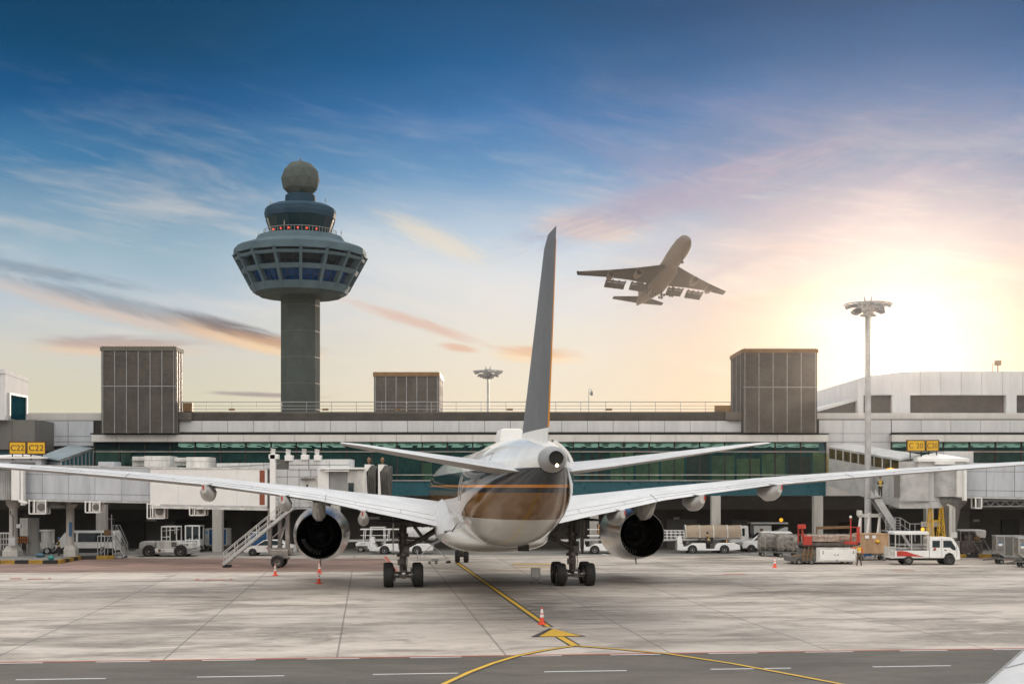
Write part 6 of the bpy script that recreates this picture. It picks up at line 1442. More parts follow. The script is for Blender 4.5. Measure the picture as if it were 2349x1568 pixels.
# belt loaders
def belt_loader(lbl, x, y, rz, canopy, rails, board, roof):
    t_ = thing('belt_loader', lbl, 'belt loader', (x, y, 0), rz, 'white belt loaders')
    g = MB(); side(g, [(-2.95, .30), (-2.95, .95), (-2.45, .95), (-2.35, .62), (-2.0, .66), (-1.5, .95), (-.3, .98), (-.25, .42), (.55, .42), (.62, .74), (.9, .98), (2.4, .98), (2.9, .8), (2.95, .36), (2.0, .28), (-2.4, .28)], -1.0, 1.0); g.build('body', M['vwhite'], t_, bevel=.05)
    g = MB(); side(g, [(-2.95, .95), (-2.95, 1.35), (-2.75, 1.62), (-2.55, 1.55), (-2.45, 1.0)], -.9, .5); g.build('console', M['vwhite'], t_, bevel=.05)
    for xx in (-1.55, 1.45):
        for s in (-1, 1): g = MB(); g.lathe([(.46, s * .6), (.46, s * 1.012)], (xx, 0, .36), 'Y', 24, cap=True); g.build('wheel_well_shade', M['black'], t_)  # black discs, the shade round the wheels put in as paint
    wheels4(t_, (-1.55, 1.45), .93, .36, .24)
    g = MB(); g.box(-.9, -.86, -.7, .3, 1.0, 1.3); g.box(-.25, .35, -.8, -.2, .9, 1.05); g.box(.3, .42, -.8, -.2, 1.0, 1.5); g.build('seat', M['black'], t_, bevel=.04)
    g = MB(); g.tube([(-.9, -.5, 1.0), (-.75, -.5, 1.35)], .03); g.lathe([(.16, 0), (.19, .02), (.16, .04)], (-.72, -.5, 1.36), 'Z', 16); g.build('steering_wheel', M['black'], t_)
    g = MB(); za, zb = 1.12, 1.30
    g.hexa([(-5.0, -.3, za), (3.1, -.3, zb), (3.1, .55, zb), (-5.0, .55, za), (-5.0, -.3, za + .2), (3.1, -.3, zb + .2), (3.1, .55, zb + .2), (-5.0, .55, za + .2)]); g.build('conveyor', M['lgrey'], t_, bevel=.02)
    g = MB(); g.hexa([(-5.0, -.22, za + .205), (3.1, -.22, zb + .205), (3.1, .47, zb + .205), (-5.0, .47, za + .205), (-5.0, -.22, za + .215), (3.1, -.22, zb + .215), (3.1, .47, zb + .215), (-5.0, .47, za + .215)]); g.build('belt', M['black'], t_)
    g = MB()
    for xx in (-1.9, 1.9): g.bar((xx, .1, .9), (xx + .1, .1, 1.2), .2)
    g.build('lift_arm', M['mgrey'], t_)
    if rails:
        g = MB()
        for yy in (-.3, .55):
            for zz in (.45, .75, 1.0): g.bar((-5.0, yy, za + zz), (-2.2, yy, za + zz), .05)
            for i in range(8): xx = -5 + 2.8 * i / 7; g.bar((xx, yy, za + .1), (xx, yy, za + 1.0), .045)
        g.build('side_rail', M['white'], t_)
    if canopy:
        c0, c1, hgt, mm = canopy
        g = MB(); R_ = []
        for i in range(17):
            xx = c0 + (c1 - c0) * i / 16; sag = .02 * math.sin(i * math.pi / 2)
            R_.append([(xx, .12 + .68 * math.cos(a), 1.48 + (hgt - sag) * max(0, math.sin(a)) ** .75) for a in [math.pi * k / 14 for k in range(15)]])
        g.loft(R_, cap=False, closed=False); g.build('canopy', mm, t_, smooth=40)
        for i in range(5):
            g = MB(); xx = c0 + (c1 - c0) * i / 4; g.tube([(xx, .12 + .71 * math.cos(a), 1.46 + (hgt + .03) * max(0, math.sin(a)) ** .75) for a in [math.pi * k / 14 for k in range(15)]], .045, 6); g.build('canopy_hoop', M['dwhite'], t_, smooth=50)
    if board:
        g = MB(); g.box(-1.3, 1.6, -.5, -.44, 1.85, 2.75); g.build('hazard_panel', M['black'], t_)
        g = MB()
        for i in range(11):
            for a, b in ((1.88, 2.27), (2.33, 2.72)): xx = -1.25 + i * .26; g.prism([(xx, a), (xx + .1, a), (xx + .2, b), (xx + .1, b)], -.515, -.502)
        g.build('hazard_stripe', mat('loader_stripe', (.5, .28, .1)), t_)
        g = MB(); g.bar((-2.2, -.5, 2.28), (1.7, -.5, 2.28), .07); g.bar((-2.2, -.5, 1.7), (1.7, -.5, 1.7), .1); g.build('panel_rail', M['white'], t_)
    if roof:
        g = MB(); 
        for xx in (-3.55, -1.3):
            for yy in (-.75, .75): g.bar((xx, yy, 1.2), (xx + .1, yy, 2.3), .06)
        g.bar((-3.8, -.75, 2.3), (.3, -.75, 2.3), .07); g.bar((-3.8, -.75, 1.75), (-1.2, -.75, 1.75), .05); g.bar((-3.8, .75, 2.3), (.3, .75, 2.3), .07); g.bar((-3.8, -.75, 2.3), (-3.8, .75, 2.3), .07); g.build('guard_frame', M['white'], t_)
    return t_
yL = 124.5
belt_loader('belt loader with a grey hooped canopy and a driver, behind the left main gear', ax(922, yL), yL, 0, (.2, 3.2, 1.0, M['lgrey']), False, False, True)
belt_loader('white belt loader with a long tan hooped canopy, right of the right engine', ax(1622, 126), 126, 0, (-2.1, 3.15, 1.15, M['tan']), True, False, False)
belt_loader('white belt loader carrying a striped hazard panel, partly hidden by the right engine', ax(1400, 125), 125, 0, None, False, True, False)
# small tug with a tow bar plate in front of the left belt loader
y = gy(1264.5) 
t_ = thing('baggage_tug', 'small white baggage tug with an open cab, nose to the left engine', 'baggage tug', (ax(840, y), y, 0), 0)
g = MB(); side(g, [(-.9, .3), (-.95, .85), (-.7, 1.0), (.3, 1.0), (.35, .6), (1.0, .6), (1.1, .3)], -.7, .7); g.build('body', M['vwhite'], t_, bevel=.05)
g = MB(); g.box(-.96, .2, -.72, .72, .32, .62); g.build('skirt', M['dgrey'], t_, bevel=.02)
g = MB()
for sx in (.35, 1.75):
    for s in (-.6, .6): g.bar((sx, s, .6), (sx + (.15 if sx < 1 else 0), s, 2.35), .09)
g.box(.4, 1.85, -.68, .68, 2.32, 2.42); g.build('cab_frame', M['vwhite'], t_)
wheels4(t_, (-.45, .75), .66, .31, .2, 'mgrey'); lettering('LE 12', .12, .42, t_, M['black'], Matrix.Translation((-.25, -.71, .84)) @ FRONT)
g = MB(); g.box(-.7, -.3, -.3, .3, 1.0, 1.12); g.build('red_box', M['rust'], t_)
# white vehicles behind the right hand stands
y = 131.2
van('white van nose to the left, parked behind the wrapped cargo', ax(1757, 128.5), 128.5, 0)
t_ = thing('tipper_truck', 'white cab truck parked behind the tan canopied belt loader', 'truck', (ax(1692, y), y, 0), 0)
g = MB(); side(g, [(-.95, .5), (-1.0, 1.3), (-.72, 2.4), (.85, 2.45), (.95, .5)], -1.0, 1.0); g.build('cab', M['vwhite'], t_, bevel=.08)
pane(t_, [(-.5, 1.45), (-.42, 2.2), (.5, 2.2), (.5, 1.45)], 1.0); g = MB(); g.hexa([(-1.0, -.85, 1.45), (-.80, -.8, 2.25), (-.80, .8, 2.25), (-1.0, .85, 1.45), (-1.03, -.85, 1.45), (-.83, -.8, 2.25), (-.83, .8, 2.25), (-1.03, .85, 1.45)]); g.build('windscreen', M['car_glass'], t_)
g = MB(); g.box(.96, 4.2, -1.0, 1.0, .5, .95); g.build('chassis', M['dgrey'], t_)
wheels4(t_, (-.3, 3.2), .88, .42, .28)
for yy in (-.6, .6): g = MB(); g.box(-1.04, -.98, yy - .16, yy + .16, .75, .95); g.build('headlight', M['amber'], t_)
t_ = thing('highlift_truck', 'white high lift service truck with a raised platform and amber beacon behind the van', 'truck', (ax(1762, 133.5), 133.5, 0), 0)
g = MB(); g.box(-1.95, 1.75, -1.1, 1.1, 2.55, 2.72); g.build('platform', M['vwhite'], t_, bevel=.04)
g = MB(); g.box(-1.65, .1, -1.05, 1.05, 1.5, 2.4); g.build('box_body', M['white'], t_, bevel=.03)
g = MB(); side(g, [(.35, 1.5), (.5, 1.75), (1.3, 2.2), (1.75, 2.3), (1.75, 1.5)], -1, 1); g.build('cab', M['vwhite'], t_, bevel=.05)
g = MB(); g.cyl((-.9, -1.06, 1.95), (-.9, -1.09, 1.95), .17, n=16); g.build('emblem', M['rust'], t_)
g = MB(); g.box(-1.9, 1.75, -.9, .9, .5, 1.49); g.build('chassis', M['dgrey'], t_)
g = MB(); g.ball((1.15, -.6, 2.95), .19); g.build('beacon', M['amber'], t_, smooth=50)
wheels4(t_, (-1.2, 1.2), .95, .42, .28)
# wrapped pallets
def lump(L, W, H, seed, amp=.10):
    rnd = random.Random(seed); g = MB(); R_ = []; nx = 9
    for i in range(nx + 1):
        f = i / nx; x = -L / 2 + L * f; ring_ = []
        for k in range(22):
            a = 2 * math.pi * k / 22; c_, s_ = math.cos(a), math.sin(a)
            e = .42 if 0 < i < nx else .5; sh = (.92 if i in (0, nx) else 1) + rnd.uniform(-amp, amp)
            ring_.append((x + rnd.uniform(-.05, .05), W / 2 * sh * math.copysign(abs(c_) ** e, c_), H / 2 + H / 2 * sh * math.copysign(abs(s_) ** e, s_)))
        R_.append([(p[0], p[1], max(p[2], 0)) for p in R_[0:0] or ring_])
    g.loft(R_); return g
for u, lbl, sd_ in ((1763, 'plastic wrapped cargo pallet on a dolly in front of the white van', 3), (1804, 'plastic wrapped cargo pallet on a dolly beside the red loader mast', 5)):
    y = 120.5 if u < 1800 else 119
    t_ = thing('cargo_pallet', lbl, 'cargo', (ax(u, y), y, 0), R(-3)); dolly(t_, 1.9, 1.6)
    g = lump(1.85, 1.5, 1.5, sd_); g.v = [(a, b, c + .54) for a, b, c in g.v]; g.build('wrapped_load', M['wrap'], t_, smooth=60)
    g = MB()
    for i in range(5): x = -.85 + .42 * i; g.tube([(x, -.80, .55), (x + .03, -.82, 1.3), (x, -.72, 2.0), (x, .72, 2.02), (x, .8, .55)], .018, 5)
    for zz in (.9, 1.4): g.tube([(-.95, -.82, zz), (0, -.84, zz), (.95, -.82, zz)], .018, 5)
    g.build('net', M['mgrey'], t_)
# red and white cargo loader
y = gy(1291)
t_ = thing('cargo_loader', 'white cargo loader with a red mast and netted cartons on its deck', 'cargo loader', (ax(1906, y), y, 0), 0)
g = MB(); g.box(-1.55, 1.75, -1.4, 1.6, .22, 1.38); g.build('body', M['dwhite'], t_, bevel=.05)
g = MB(); g.box(-1.25, 1.6, -1.43, -1.401, .34, 1.2); g.build('side_panel', M['white'], t_, bevel=.02)
for xx, zz in ((-1.0, 1.05), (-1.0, .9), (1.45, 1.05), (1.45, .92), (-.05, .78), (.2, .78), (.12, .3)):
    g = MB(); g.cyl((xx, -1.43, zz), (xx, -1.46, zz), .06 if zz > .4 else .1, n=12); g.build('fitting', M['mgrey'], t_)
g = MB(); g.box(-3.6, -1.6, -1.3, 1.4, .2, .62); g.box(-2.4, -1.56, -1.3, 1.4, .62, 1.2); g.build('front_chassis', M['dgrey'], t_, bevel=.04)
g = MB()
for k in range(3): g.bar((-2.6 + .3 * k, -1.35, .3), (-2.45 + .3 * k, -1.35, 1.35), .12)
g.bar((-3.5, -1.35, .7), (-1.6, -1.35, .85), .1); g.build('lift_linkage', M['rust'], t_)
g = MB(); g.box(-2.5, 1.85, -1.45, 1.6, 1.48, 1.72); g.build('deck', M['gear'], t_, bevel=.03)
g = MB(); g.box(-2.6, -1.9, -1.55, -1.3, 1.55, 2.3); g.build('control_panel', M['red'], t_, bevel=.04)
g = MB()
g.bar((-2.55, -1.3, 1.7), (-2.7, -1.3, 3.2), .12); g.bar((-2.9, -1.0, 1.7), (-2.9, -1.0, 3.1), .1); g.bar((-3.0, -1.3, 3.05), (-2.4, -1.3, 3.05), .4, .35); g.bar((-2.9, -1.3, 2.4), (-2.3, -1.3, 2.4), .08)
g.bar((1.25, -1.4, 1.7), (1.22, -1.4, 3.75), .09); g.bar((.7, -1.4, 1.75), (1.95, -1.4, 1.72), .14, .2); g.bar((1.25, -1.4, 3.0), (2.0, -1.4, 3.0), .07); g.box(1.7, 1.95, -1.5, -1.4, 1.75, 3.0); g.build('red_mast', M['red'], t_)
g = MB(); g.ball((1.22, -1.4, 3.82), .11); g.build('mast_lamp', M['white'], t_, smooth=50)
g = MB(); g.bar((-.9, 1.5, 2.85), (2.0, 1.5, 2.92), .14, .22); g.bar((1.95, 1.5, 1.7), (1.95, 1.5, 2.9), .1); g.bar((-.85, 1.5, 1.7), (-.85, 1.5, 2.85), .1); g.build('rear_beam', M['rust'], t_)
for xx in (-2.9, -1.9, 1.2):
    for s in (-1.2, 1.35): vwheel(t_, xx, s, .24, .25, 'mgrey')
t2 = thing('netted_cartons', 'long low load of netted brown cartons on the cargo loader deck', 'cargo', (ax(1899, y), y, 1.72), 0)
g = lump(4.0, 2.2, .62, 11, .10); g.build('cartons', M['boxes'], t2, smooth=50)
g = MB()
for i in range(9): x = -1.9 + .47 * i; g.tube([(x, -1.13, .05), (x, -1.12, .45), (x, -.9, .68), (x, .9, .68), (x, 1.12, .1)], .015, 5)
g.build('net', M['lgrey'], t2)
# crate
y = gy(1283)
t_ = thing('wooden_crate', 'large plywood crate with white labels on a dolly behind the worker in orange', 'crate', (ax(1996, y), y, 0), 0); dolly(t_, 2.9, 1.8, .55)
g = MB(); g.box(-1.3, 1.3, -.9, .9, .60, 2.28); g.build('box', M['wood'], t_, bevel=.015)
g = MB()
for xx in (-1.26, -.42, .42, 1.26): g.box(xx - .05, xx + .05, -.925, -.9, .60, 2.28)
for zz in (.65, 2.23): g.box(-1.3, 1.3, -.94, -.925, zz - .05, zz + .05)
g.build('batten', M['wood'], t_)
for xx, w_ in ((-.72, .34), (-.12, .32)): g = MB(); g.box(xx, xx + w_, -.96, -.942, 1.88, 2.14); g.build('white_label', M['white'], t_)
g = MB(); g.ball((.35, -.98, 1.62), .2, sz=.7); g.build('yellow_bag', M['yellow'], t_, smooth=60)
g = MB(); g.box(-.9, -.2, -1.0, -.97, .38, .56); g.build('blue_plate', M['blue'], t_)
# tow-bar rack
y = 115.5
t_ = thing('steel_trestle', 'tall white tubular steel trestle with three slanting legs beside the covered stairs', 'trestle', (ax(1996, y), y, 0), 0)
g = MB()
for u in (1974, 1994, 2018):
    a, b = at(u, 1176, y), at(u - 12, 1278, y); a, b = a - Vector((ax(1996, y), y, 0)), b - Vector((ax(1996, y), y, 0)); g.cyl(a, b, .11, .11, 12)
    c = Vector((b.x + .9, 1.8, .05)); g.cyl(a, c, .08, .08, 10)
g.build('leg', M['white'], t_, smooth=40)
g = MB(); a, b = at(1967, 1181, y) - Vector((ax(1996, y), y, 0)), at(2024, 1181, y) - Vector((ax(1996, y), y, 0)); g.bar(a, b, .25, .3); g.box(a.x - .05, a.x + .3, -.3, .3, a.z, a.z + .45); g.build('top_beam', M['dwhite'], t_)
# yellow frames
y = 114.2
t_ = thing('yellow_lattice_stand', 'pair of tapering yellow lattice uprights under the right boarding bridge', 'stand', (ax(2143, y), y, 0), 0)
o = Vector((ax(2143, y), y, 0))
for u in (2131, 2156):
    g = MB(); tp = at(u + 2, 1160, y) - o; w_ = .42
    for sx in (-1, 1):
        for sy in (-1, 1): g.bar((tp.x - .05 + sx * w_, sy * w_, 0), (tp.x + sx * .09, sy * .09, tp.z), .06)
    for i in range(9):
        f = i / 9; f2 = (i + 1) / 9; k, k2 = w_ + (.09 - w_) * f, w_ + (.09 - w_) * f2
        s = 1 if i % 2 else -1
        g.bar((tp.x - s * k, -k, tp.z * f), (tp.x + s * k2, -k2, tp.z * f2), .04); g.bar((tp.x - s * k, k, tp.z * f), (tp.x + s * k2, k2, tp.z * f2), .04); g.bar((tp.x - k, -k, tp.z * f), (tp.x + k, -k, tp.z * f), .04)
    g.build('lattice_upright', M['yellow'], t_)
g = MB()
for v in (1193, 1232): g = MB(); a, b = at(2131, v, y) - o, at(2157, v, y) - o; g.bar(a, b, .1, .12); g.build('cross_bar', M['yellow'], t_)
g = MB(); a, b = at(2112, 1201, y + 1) - o, at(2160, 1201, y + 1) - o; g.bar(a, b, .1, .45); g.build('white_beam', M['dwhite'], t_)
# pickup
y = gy(1293)
t_ = thing('canopy_pickup', 'white crew cab truck with a canopied bed and a red swoosh on its side', 'pickup truck', (ax(2114, y), y, 0), 0)
g = MB(); side(g, [(.32, .55), (.32, 2.05), (.42, 2.22), (1.95, 2.22), (2.25, 2.10), (2.62, 1.55), (2.78, .98), (2.80, .42), (2.35, .42), (2.22, .85), (1.95, .98), (1.62, .85), (1.5, .55)], -.92, .92); g.build('cab', M['vwhite'], t_, bevel=.07, seg=3)
pane(t_, [(.55, 1.40), (.55, 1.95), (1.15, 1.95), (1.15, 1.40)], .918); pane(t_, [(1.42, 1.40), (1.42, 1.95), (2.05, 1.95), (2.40, 1.40), (2.42, 1.18), (2.2, 1.2), (1.95, 1.40)], .918)
g = MB(); g.hexa([(2.36, -.8, 2.0), (2.66, -.85, 1.45), (2.66, .85, 1.45), (2.36, .8, 2.0), (2.40, -.8, 2.02), (2.70, -.85, 1.47), (2.70, .85, 1.47), (2.40, .8, 2.02)]); g.build('windscreen', M['car_glass'], t_)
for xx, w_ in ((1.3, .02), (2.5, .02)):
    g = MB(); g.box(xx - .008, xx + .008, -.935, -.9, .6, 2.15); g.build('door_gap', M['dgrey'], t_)
for xx in (.62, 1.5): g = MB(); g.box(xx, xx + .16, -.955, -.91, 1.17, 1.24); g.build('door_handle', M['black'], t_, bevel=.01)
g = MB(); g.cyl((.75, -.925, 1.28), (.75, -.945, 1.28), .1, n=14); g.build('red_emblem', M['red'], t_)
g = MB(); g.box(-2.45, .28, -.95, -.88, .62, 1.15); g.box(-2.45, .28, .88, .95, .62, 1.15); g.box(-2.45, .28, -.9, .9, .55, .68); g.box(-2.82, -2.45, -.95, .95, .55, .62); g.build('bed', M['vwhite'], t_, bevel=.02)
g = MB(); g.prism([(-2.3, .70), (-2.3, 1.12), (-1.9, 1.14), (-1.5, 1.08), (-1.0, .90), (-.3, .72), (-.1, .68)], -.962, -.952); g.build('red_swoosh', M['red'], t_)
g = MB()
for i in range(6): g.box(-2.80 + .06 * i, -2.77 + .06 * i, -.95, -.9, .62, 1.45)
g.box(-2.82, -2.46, -.96, -.89, 1.42, 1.48)
for i in range(8): yy = -.9 + 1.8 * i / 7; g.bar((-2.8, yy, .62), (-2.8, yy, 1.45), .05)
g.build('tail_rack', M['dwhite'], t_)
g = MB()
for xx in (-2.4, -1.1, .2):
    for s in (-.88, .88): g.bar((xx, s, 1.12), (xx, s, 2.45), .07)
for zz in (1.35, 1.62):
    for s in (-.88, .88): g.bar((-2.4, s, zz), (.2, s, zz), .04)
g.build('canopy_post', M['dwhite'], t_)
g = MB(); side(g, [(-2.5, 2.42), (-2.5, 2.58), (-2.35, 2.68), (.15, 2.68), (.3, 2.58), (.3, 2.42)], -.97, .97); g.build('canopy_roof', M['vwhite'], t_, bevel=.05)
g = MB(); g.box(-2.3, .1, -.8, .8, .7, .95); g.box(-.7, .1, .2, .8, .95, 1.5); g.box(-2.0, -1.2, -.3, .6, .95, 1.3); g.build('bed_cargo', M['mgrey'], t_, bevel=.03)
g = MB(); g.ball((-.1, -.5, 2.84), .15); g.build('beacon', M['amber'], t_, smooth=50)
g = MB(); g.box(-2.7, 2.4, -.6, .6, .36, .54); g.build('chassis', M['black'], t_)
wheels4(t_, (-1.35, 1.92), .84, .38, .26, 'dgrey'); arch_shade(t_, (1.92,), .92, .46, .40)
for s in (-.6, .6): g = MB(); g.box(2.74, 2.83, s - .17, s + .17, .72, .92); g.build('headlight', M['lgrey'], t_, bevel=.02)
# ground power unit
y = 119.5
t_ = thing('ground_power_unit', 'dark cluttered ground power unit with a white cover, right of the white truck', 'power unit', (ax(2223, y), y, 0), 0)
g = MB(); g.box(-1.0, .9, -.8, .8, .35, 1.5); g.box(-.7, .2, -.7, .7, 1.5, 2.0); g.box(.2, .8, -.75, .75, 1.4, 1.8); g.build('housing', M['gear'], t_, bevel=.05)
g = MB(); g.box(-1.15, .35, -.85, .85, 2.28, 2.42); side(g, [(.25, 2.42), (.2, 2.3), (.45, 1.75), (1.15, 1.7), (1.2, 2.3), (1.1, 2.42)], -.85, .85); g.build('cover', M['dwhite'], t_, bevel=.04)
g = MB()
for xx in (-1.05, -.3): g.bar((xx, -.75, 1.4), (xx, -.75, 2.3), .07)
g.bar((-.1, -.95, 1.5), (.75, -1.5, .1), .05); g.bar((.9, -.95, 1.6), (1.7, -1.4, .1), .05); g.build('strut', M['steel'], t_)
for k in range(5): g = MB(); g.box(.15, .75, -.83, -.8, .5 + .18 * k, .6 + .18 * k); g.build('louvre', M['black'], t_)
g = MB(); g.box(.1, .6, -.86, -.8, 1.55, 1.85); g.build('red_panel', M['rust'], t_)
g = MB(); g.box(-1.3, -1.0, -.6, .6, .4, 1.4); g.build('white_tank', M['dwhite'], t_, bevel=.08)
for xx in (-.7, .6):
    for s in (-.7, .7): vwheel(t_, xx, s, .26, .18, 'mgrey')
# grey containers at the right edge
for u, y, lbl, rz in ((2316, 108.5, 'grey aluminium cargo container on a dolly, whole one near the right edge', 0), (2368, 104, 'grey aluminium cargo container cut off by the right edge of the view', 0)):
    t_ = thing('aluminium_container', lbl, 'container', (ax(u, y), y, 0), R(-6), 'grey cargo containers at the right'); dolly(t_, 2.5, 1.7, .52)
    g = MB(); side(g, [(-.62, .60), (-1.25, 1.08), (-1.25, 2.25), (1.0, 2.25), (1.0, .60)], -.76, .76); g.build('shell', M['alu'], t_, bevel=.02)
    g = MB()
    for p in (((-1.25, 2.25), (1.0, 2.25)), ((-1.25, 1.08), (-1.25, 2.25)), ((-1.25, 1.08), (-.62, .6)), ((1.0, .6), (1.0, 2.25)), ((-.62, .6), (1.0, .6)), ((-.65, .65), (-.65, 2.25)), ((.05, .65), (.05, 2.25))): g.bar((p[0][0], -.775, p[0][1]), (p[1][0], -.775, p[1][1]), .06)
    g.box(-1.28, 1.03, -.8, .8, 2.25, 2.31); g.build('edge_frame', M['galv'], t_)
    g = MB(); g.box(-.55, -.02, -.772, -.762, .75, 2.15); g.build('side_curtain', M['dgrey'], t_)
    g = MB(); g.box(-1.1, -.8, -.775, -.762, 1.7, 1.82); g.box(.3, .75, -.775, -.762, 1.35, 1.5); g.build('blue_label', mat('container_blue', (.05, .2, .4)), t_)
    g = MB(); g.box(-1.1, -.8, -.775, -.762, 1.5, 1.66); g.box(.35, .8, -.775, -.762, 1.6, 1.9); g.build('white_label', M['white'], t_)
# kerbs
def kerb(lbl, pts, h=.22, wd_=.45, seg_=1.0):
    t_ = thing('striped_kerb', lbl, 'kerb', (pts[0][0], pts[0][1], 0), 0, 'black and yellow kerbs'); ya, bl = MB(), MB(); c = 0
    for p, q in zip(pts, pts[1:]):
        p, q = Vector(p), Vector(q); n = max(1, round((q - p).length / seg_))
        for i in range(n):
            a, b = p.lerp(q, i / n), p.lerp(q, (i + 1) / n); (ya if c % 2 == 0 else bl).bar((a.x, a.y, h / 2), (b.x, b.y, h / 2), wd_, h); c += 1
    ya.build('yellow_block', mat('dusty_yellow', (0.40, 0.24, 0.03), 0.7, var=0.2, scale=2), t_, world=True); bl.build('black_block', M['black'], t_, world=True)
kerb('black and yellow striped kerb round the left bridge column', [(ax(-60, 108.5), 108.5), (ax(132, 108.5), 108.5), (ax(182, 115), 115), (ax(262, 115.5), 115.5)], .3, .5, 1.2)
kerb('black and yellow striped kerb under the right boarding bridge', [(ax(2185, 118), 118), (ax(2300, 118), 118), (ax(2420, 118), 118)], .3, .5, 1.15)
g = MB(); g.box(ax(-80, 109), ax(130, 109), 109, 120, .0, .2); struct(g.build('pavement', M['conclow']))
# cones
def cone(lbl, u, v, h=.84, proto=None):
    y = gy(v); loc = (ax(u, y), y, 0)
    if proto: return dup(proto, loc, random.uniform(0, 1.5), lbl)
    t_ = thing('traffic_cone', lbl, 'traffic cone', loc, 0, 'orange traffic cones'); k = h / .84
    g = MB(); g.loft([[(sx * .21 * k, sy * .21 * k, 0) for sx, sy in ((-1, -1), (1, -1), (1, 1), (-1, 1))], [(sx * .20 * k, sy * .20 * k, .05) for sx, sy in ((-1, -1), (1, -1), (1, 1), (-1, 1))]]); g.build('base', M['orange'], t_, bevel=.015)
    r_ = lambda z: .135 - .095 * z / .84
    g = MB(); g.lathe([(.17 * k, .05), (.14 * k, .09), (r_(.12) * k, .12 * k), (r_(.84) * k, .83 * k), (.03 * k, .84 * k)], (0, 0, 0), 'Z', 24, cap=True); g.build('body', M['orange'], t_, smooth=40)
    for a, b in ((.36, .50), (.56, .76)):
        g = MB(); g.lathe([(r_(a) * k + .004, a * k), (r_(b) * k + .004, b * k)], (0, 0, 0), 'Z', 24); g.build('reflective_band', M['white'], t_, smooth=40)
    return t_
c0 = cone('orange cone standing on the yellow guide line in the foreground', 1242.5, 1430.5, .78)
cone('orange cone in front of the bridge drive wheels', 631, 1319, proto=c0)
cone('nearer of two orange cones under the left engine', 731, 1337, proto=c0)
cone('farther of two orange cones under the left engine, on the red paint', 732.5, 1313.5, proto=c0)
cone('orange cone alone in front of the wrapped cargo on the right', 1776.5, 1300.5, proto=c0)
# small things by the aircraft
y = gy(1336.5)
t_ = thing('hand_trolley', 'small grey two shelf hand trolley beside the right main wheels', 'trolley', (ax(1228, y), y, 0), 0)
g = MB()
for sx in (-.29, .29):
    for s in (-.18, .18): g.bar((sx, s, .1), (sx, s, .98), .035)
for zz in (.98, .32): 
    for s in (-.18, .18): g.bar((-.3, s, zz), (.3, s, zz), .035)
g.build('frame', M['galv'], t_)
g = MB(); g.box(-.27, .27, -.17, .17, .42, .93); g.build('panel', M['dwhite'], t_); g = MB(); g.box(-.28, .28, -.18, .18, .28, .31); g.build('shelf', M['mgrey'], t_)
for sx in (-.27, .27):
    for s in (-.16, .16): vwheel(t_, sx, s, .06, .04, 'mgrey')
def chock(lbl, u, v, rz):
    y = gy(v); t_ = thing('wheel_chock', lbl, 'wheel chock', (ax(u, y), y, 0), rz, 'wheel chocks'); g = MB(); g.prism([(-.35, 0), (.35, 0), (.28, .18), (-.28, .18)], -.12, .12); g.build('block', M['black'], t_, bevel=.02)
    g = MB(); g.tube([(.3, 0, .15), (.45, 0, .2), (.5, 0, .1)], .02); g.build('rope', M['yellow'], t_)
chock('black wheel chock lying left of the nose wheels', 997, 1285.5, .1); chock('black wheel chock against the left nose wheel', 1028, 1290, 1.3)
y = 108
t_ = thing('tow_bar', 'spindly grey tow bar frame standing behind the left main gear', 'tow bar', (ax(990, y), y, 0), 0); o = Vector((ax(990, y), y, 0))
g = MB()
for a, b in (((962, 1275), (990, 1249)), ((990, 1249), (1028, 1281)), ((957, 1280), (1030, 1280)), ((957, 1283), (1030, 1283)), ((957, 1262), (957, 1285))): g.cyl(at(a[0], a[1], y) - o, at(b[0], b[1], y) - o, .035, n=8)
g.build('tube_frame', M['lgrey'], t_)
g = MB(); g.bar(at(990, 1247, y) - o, at(1010, 1238, y) - o, .18); g.build('tow_head', M['mgrey'], t_)
for u in (985, 1000): vwheel(t_, ax(u, y) - o.x, 0, .12, .1, 'mgrey')
# litter bags on the kerb island
for u, v, lbl, mm in ((92, 1284, 'crumpled blue grey plastic bag beside the left column plinth', mat('blue_bag', (.06, .13, .17), .3, bump=.6, scale=4)), (117, 1291, 'small turquoise plastic bag on the striped kerb', mat('turquoise_bag', (.02, .22, .2), .3, bump=.6, scale=4))):
    y = gy(v) + 1.0; t_ = thing('plastic_bag', lbl, 'bag', (ax(u, y), y, .2), 0); g = MB(); rr = random.Random(u); R_ = []
    for i in range(7):
        f = i / 6; R_.append([((.5 if u < 100 else .28) * (math.sin(math.pi * (f * .8 + .12))) * math.cos(a) * rr.uniform(.75, 1.15), .25 * math.sin(math.pi * (f * .8 + .12)) * math.sin(a), .42 * f) for a in [2 * math.pi * k / 12 for k in range(12)]])
    g.loft(R_); g.build('sack', mm, t_, smooth=60)
    g = MB(); g.cyl((0, 0, .40), (.05, 0, .5), .05, .02, 8); g.build('knot', mm, t_)

# ------------------------------------------------------------------ people (each body one skinned figure; clothes are children)
def skin(name, vs, es, m, par, sub=1):
    me = bpy.data.meshes.new(name); me.from_pydata([v[0] for v in vs], es, []); o = bpy.data.objects.new(name, me); C.objects.link(o)
    md = o.modifiers.new('skin', 'SKIN'); md.use_smooth_shade = True; md.branch_smoothing = .6
    for i, v in enumerate(vs):
        r = v[1]; me.skin_vertices[0].data[i].radius = (r, r) if isinstance(r, (int, float)) else r
        me.skin_vertices[0].data[i].use_root = (i == 0)
    s = o.modifiers.new('sub', 'SUBSURF'); s.levels = s.render_levels = sub
    dg = bpy.context.evaluated_depsgraph_get(); nm = bpy.data.meshes.new_from_object(o.evaluated_get(dg)); bpy.data.objects.remove(o)
    nm.materials.clear(); nm.materials.append(m); nm.polygons.foreach_set('use_smooth', [True] * len(nm.polygons))
    q = bpy.data.objects.new(name, nm); C.objects.link(q); q.parent = par; return q
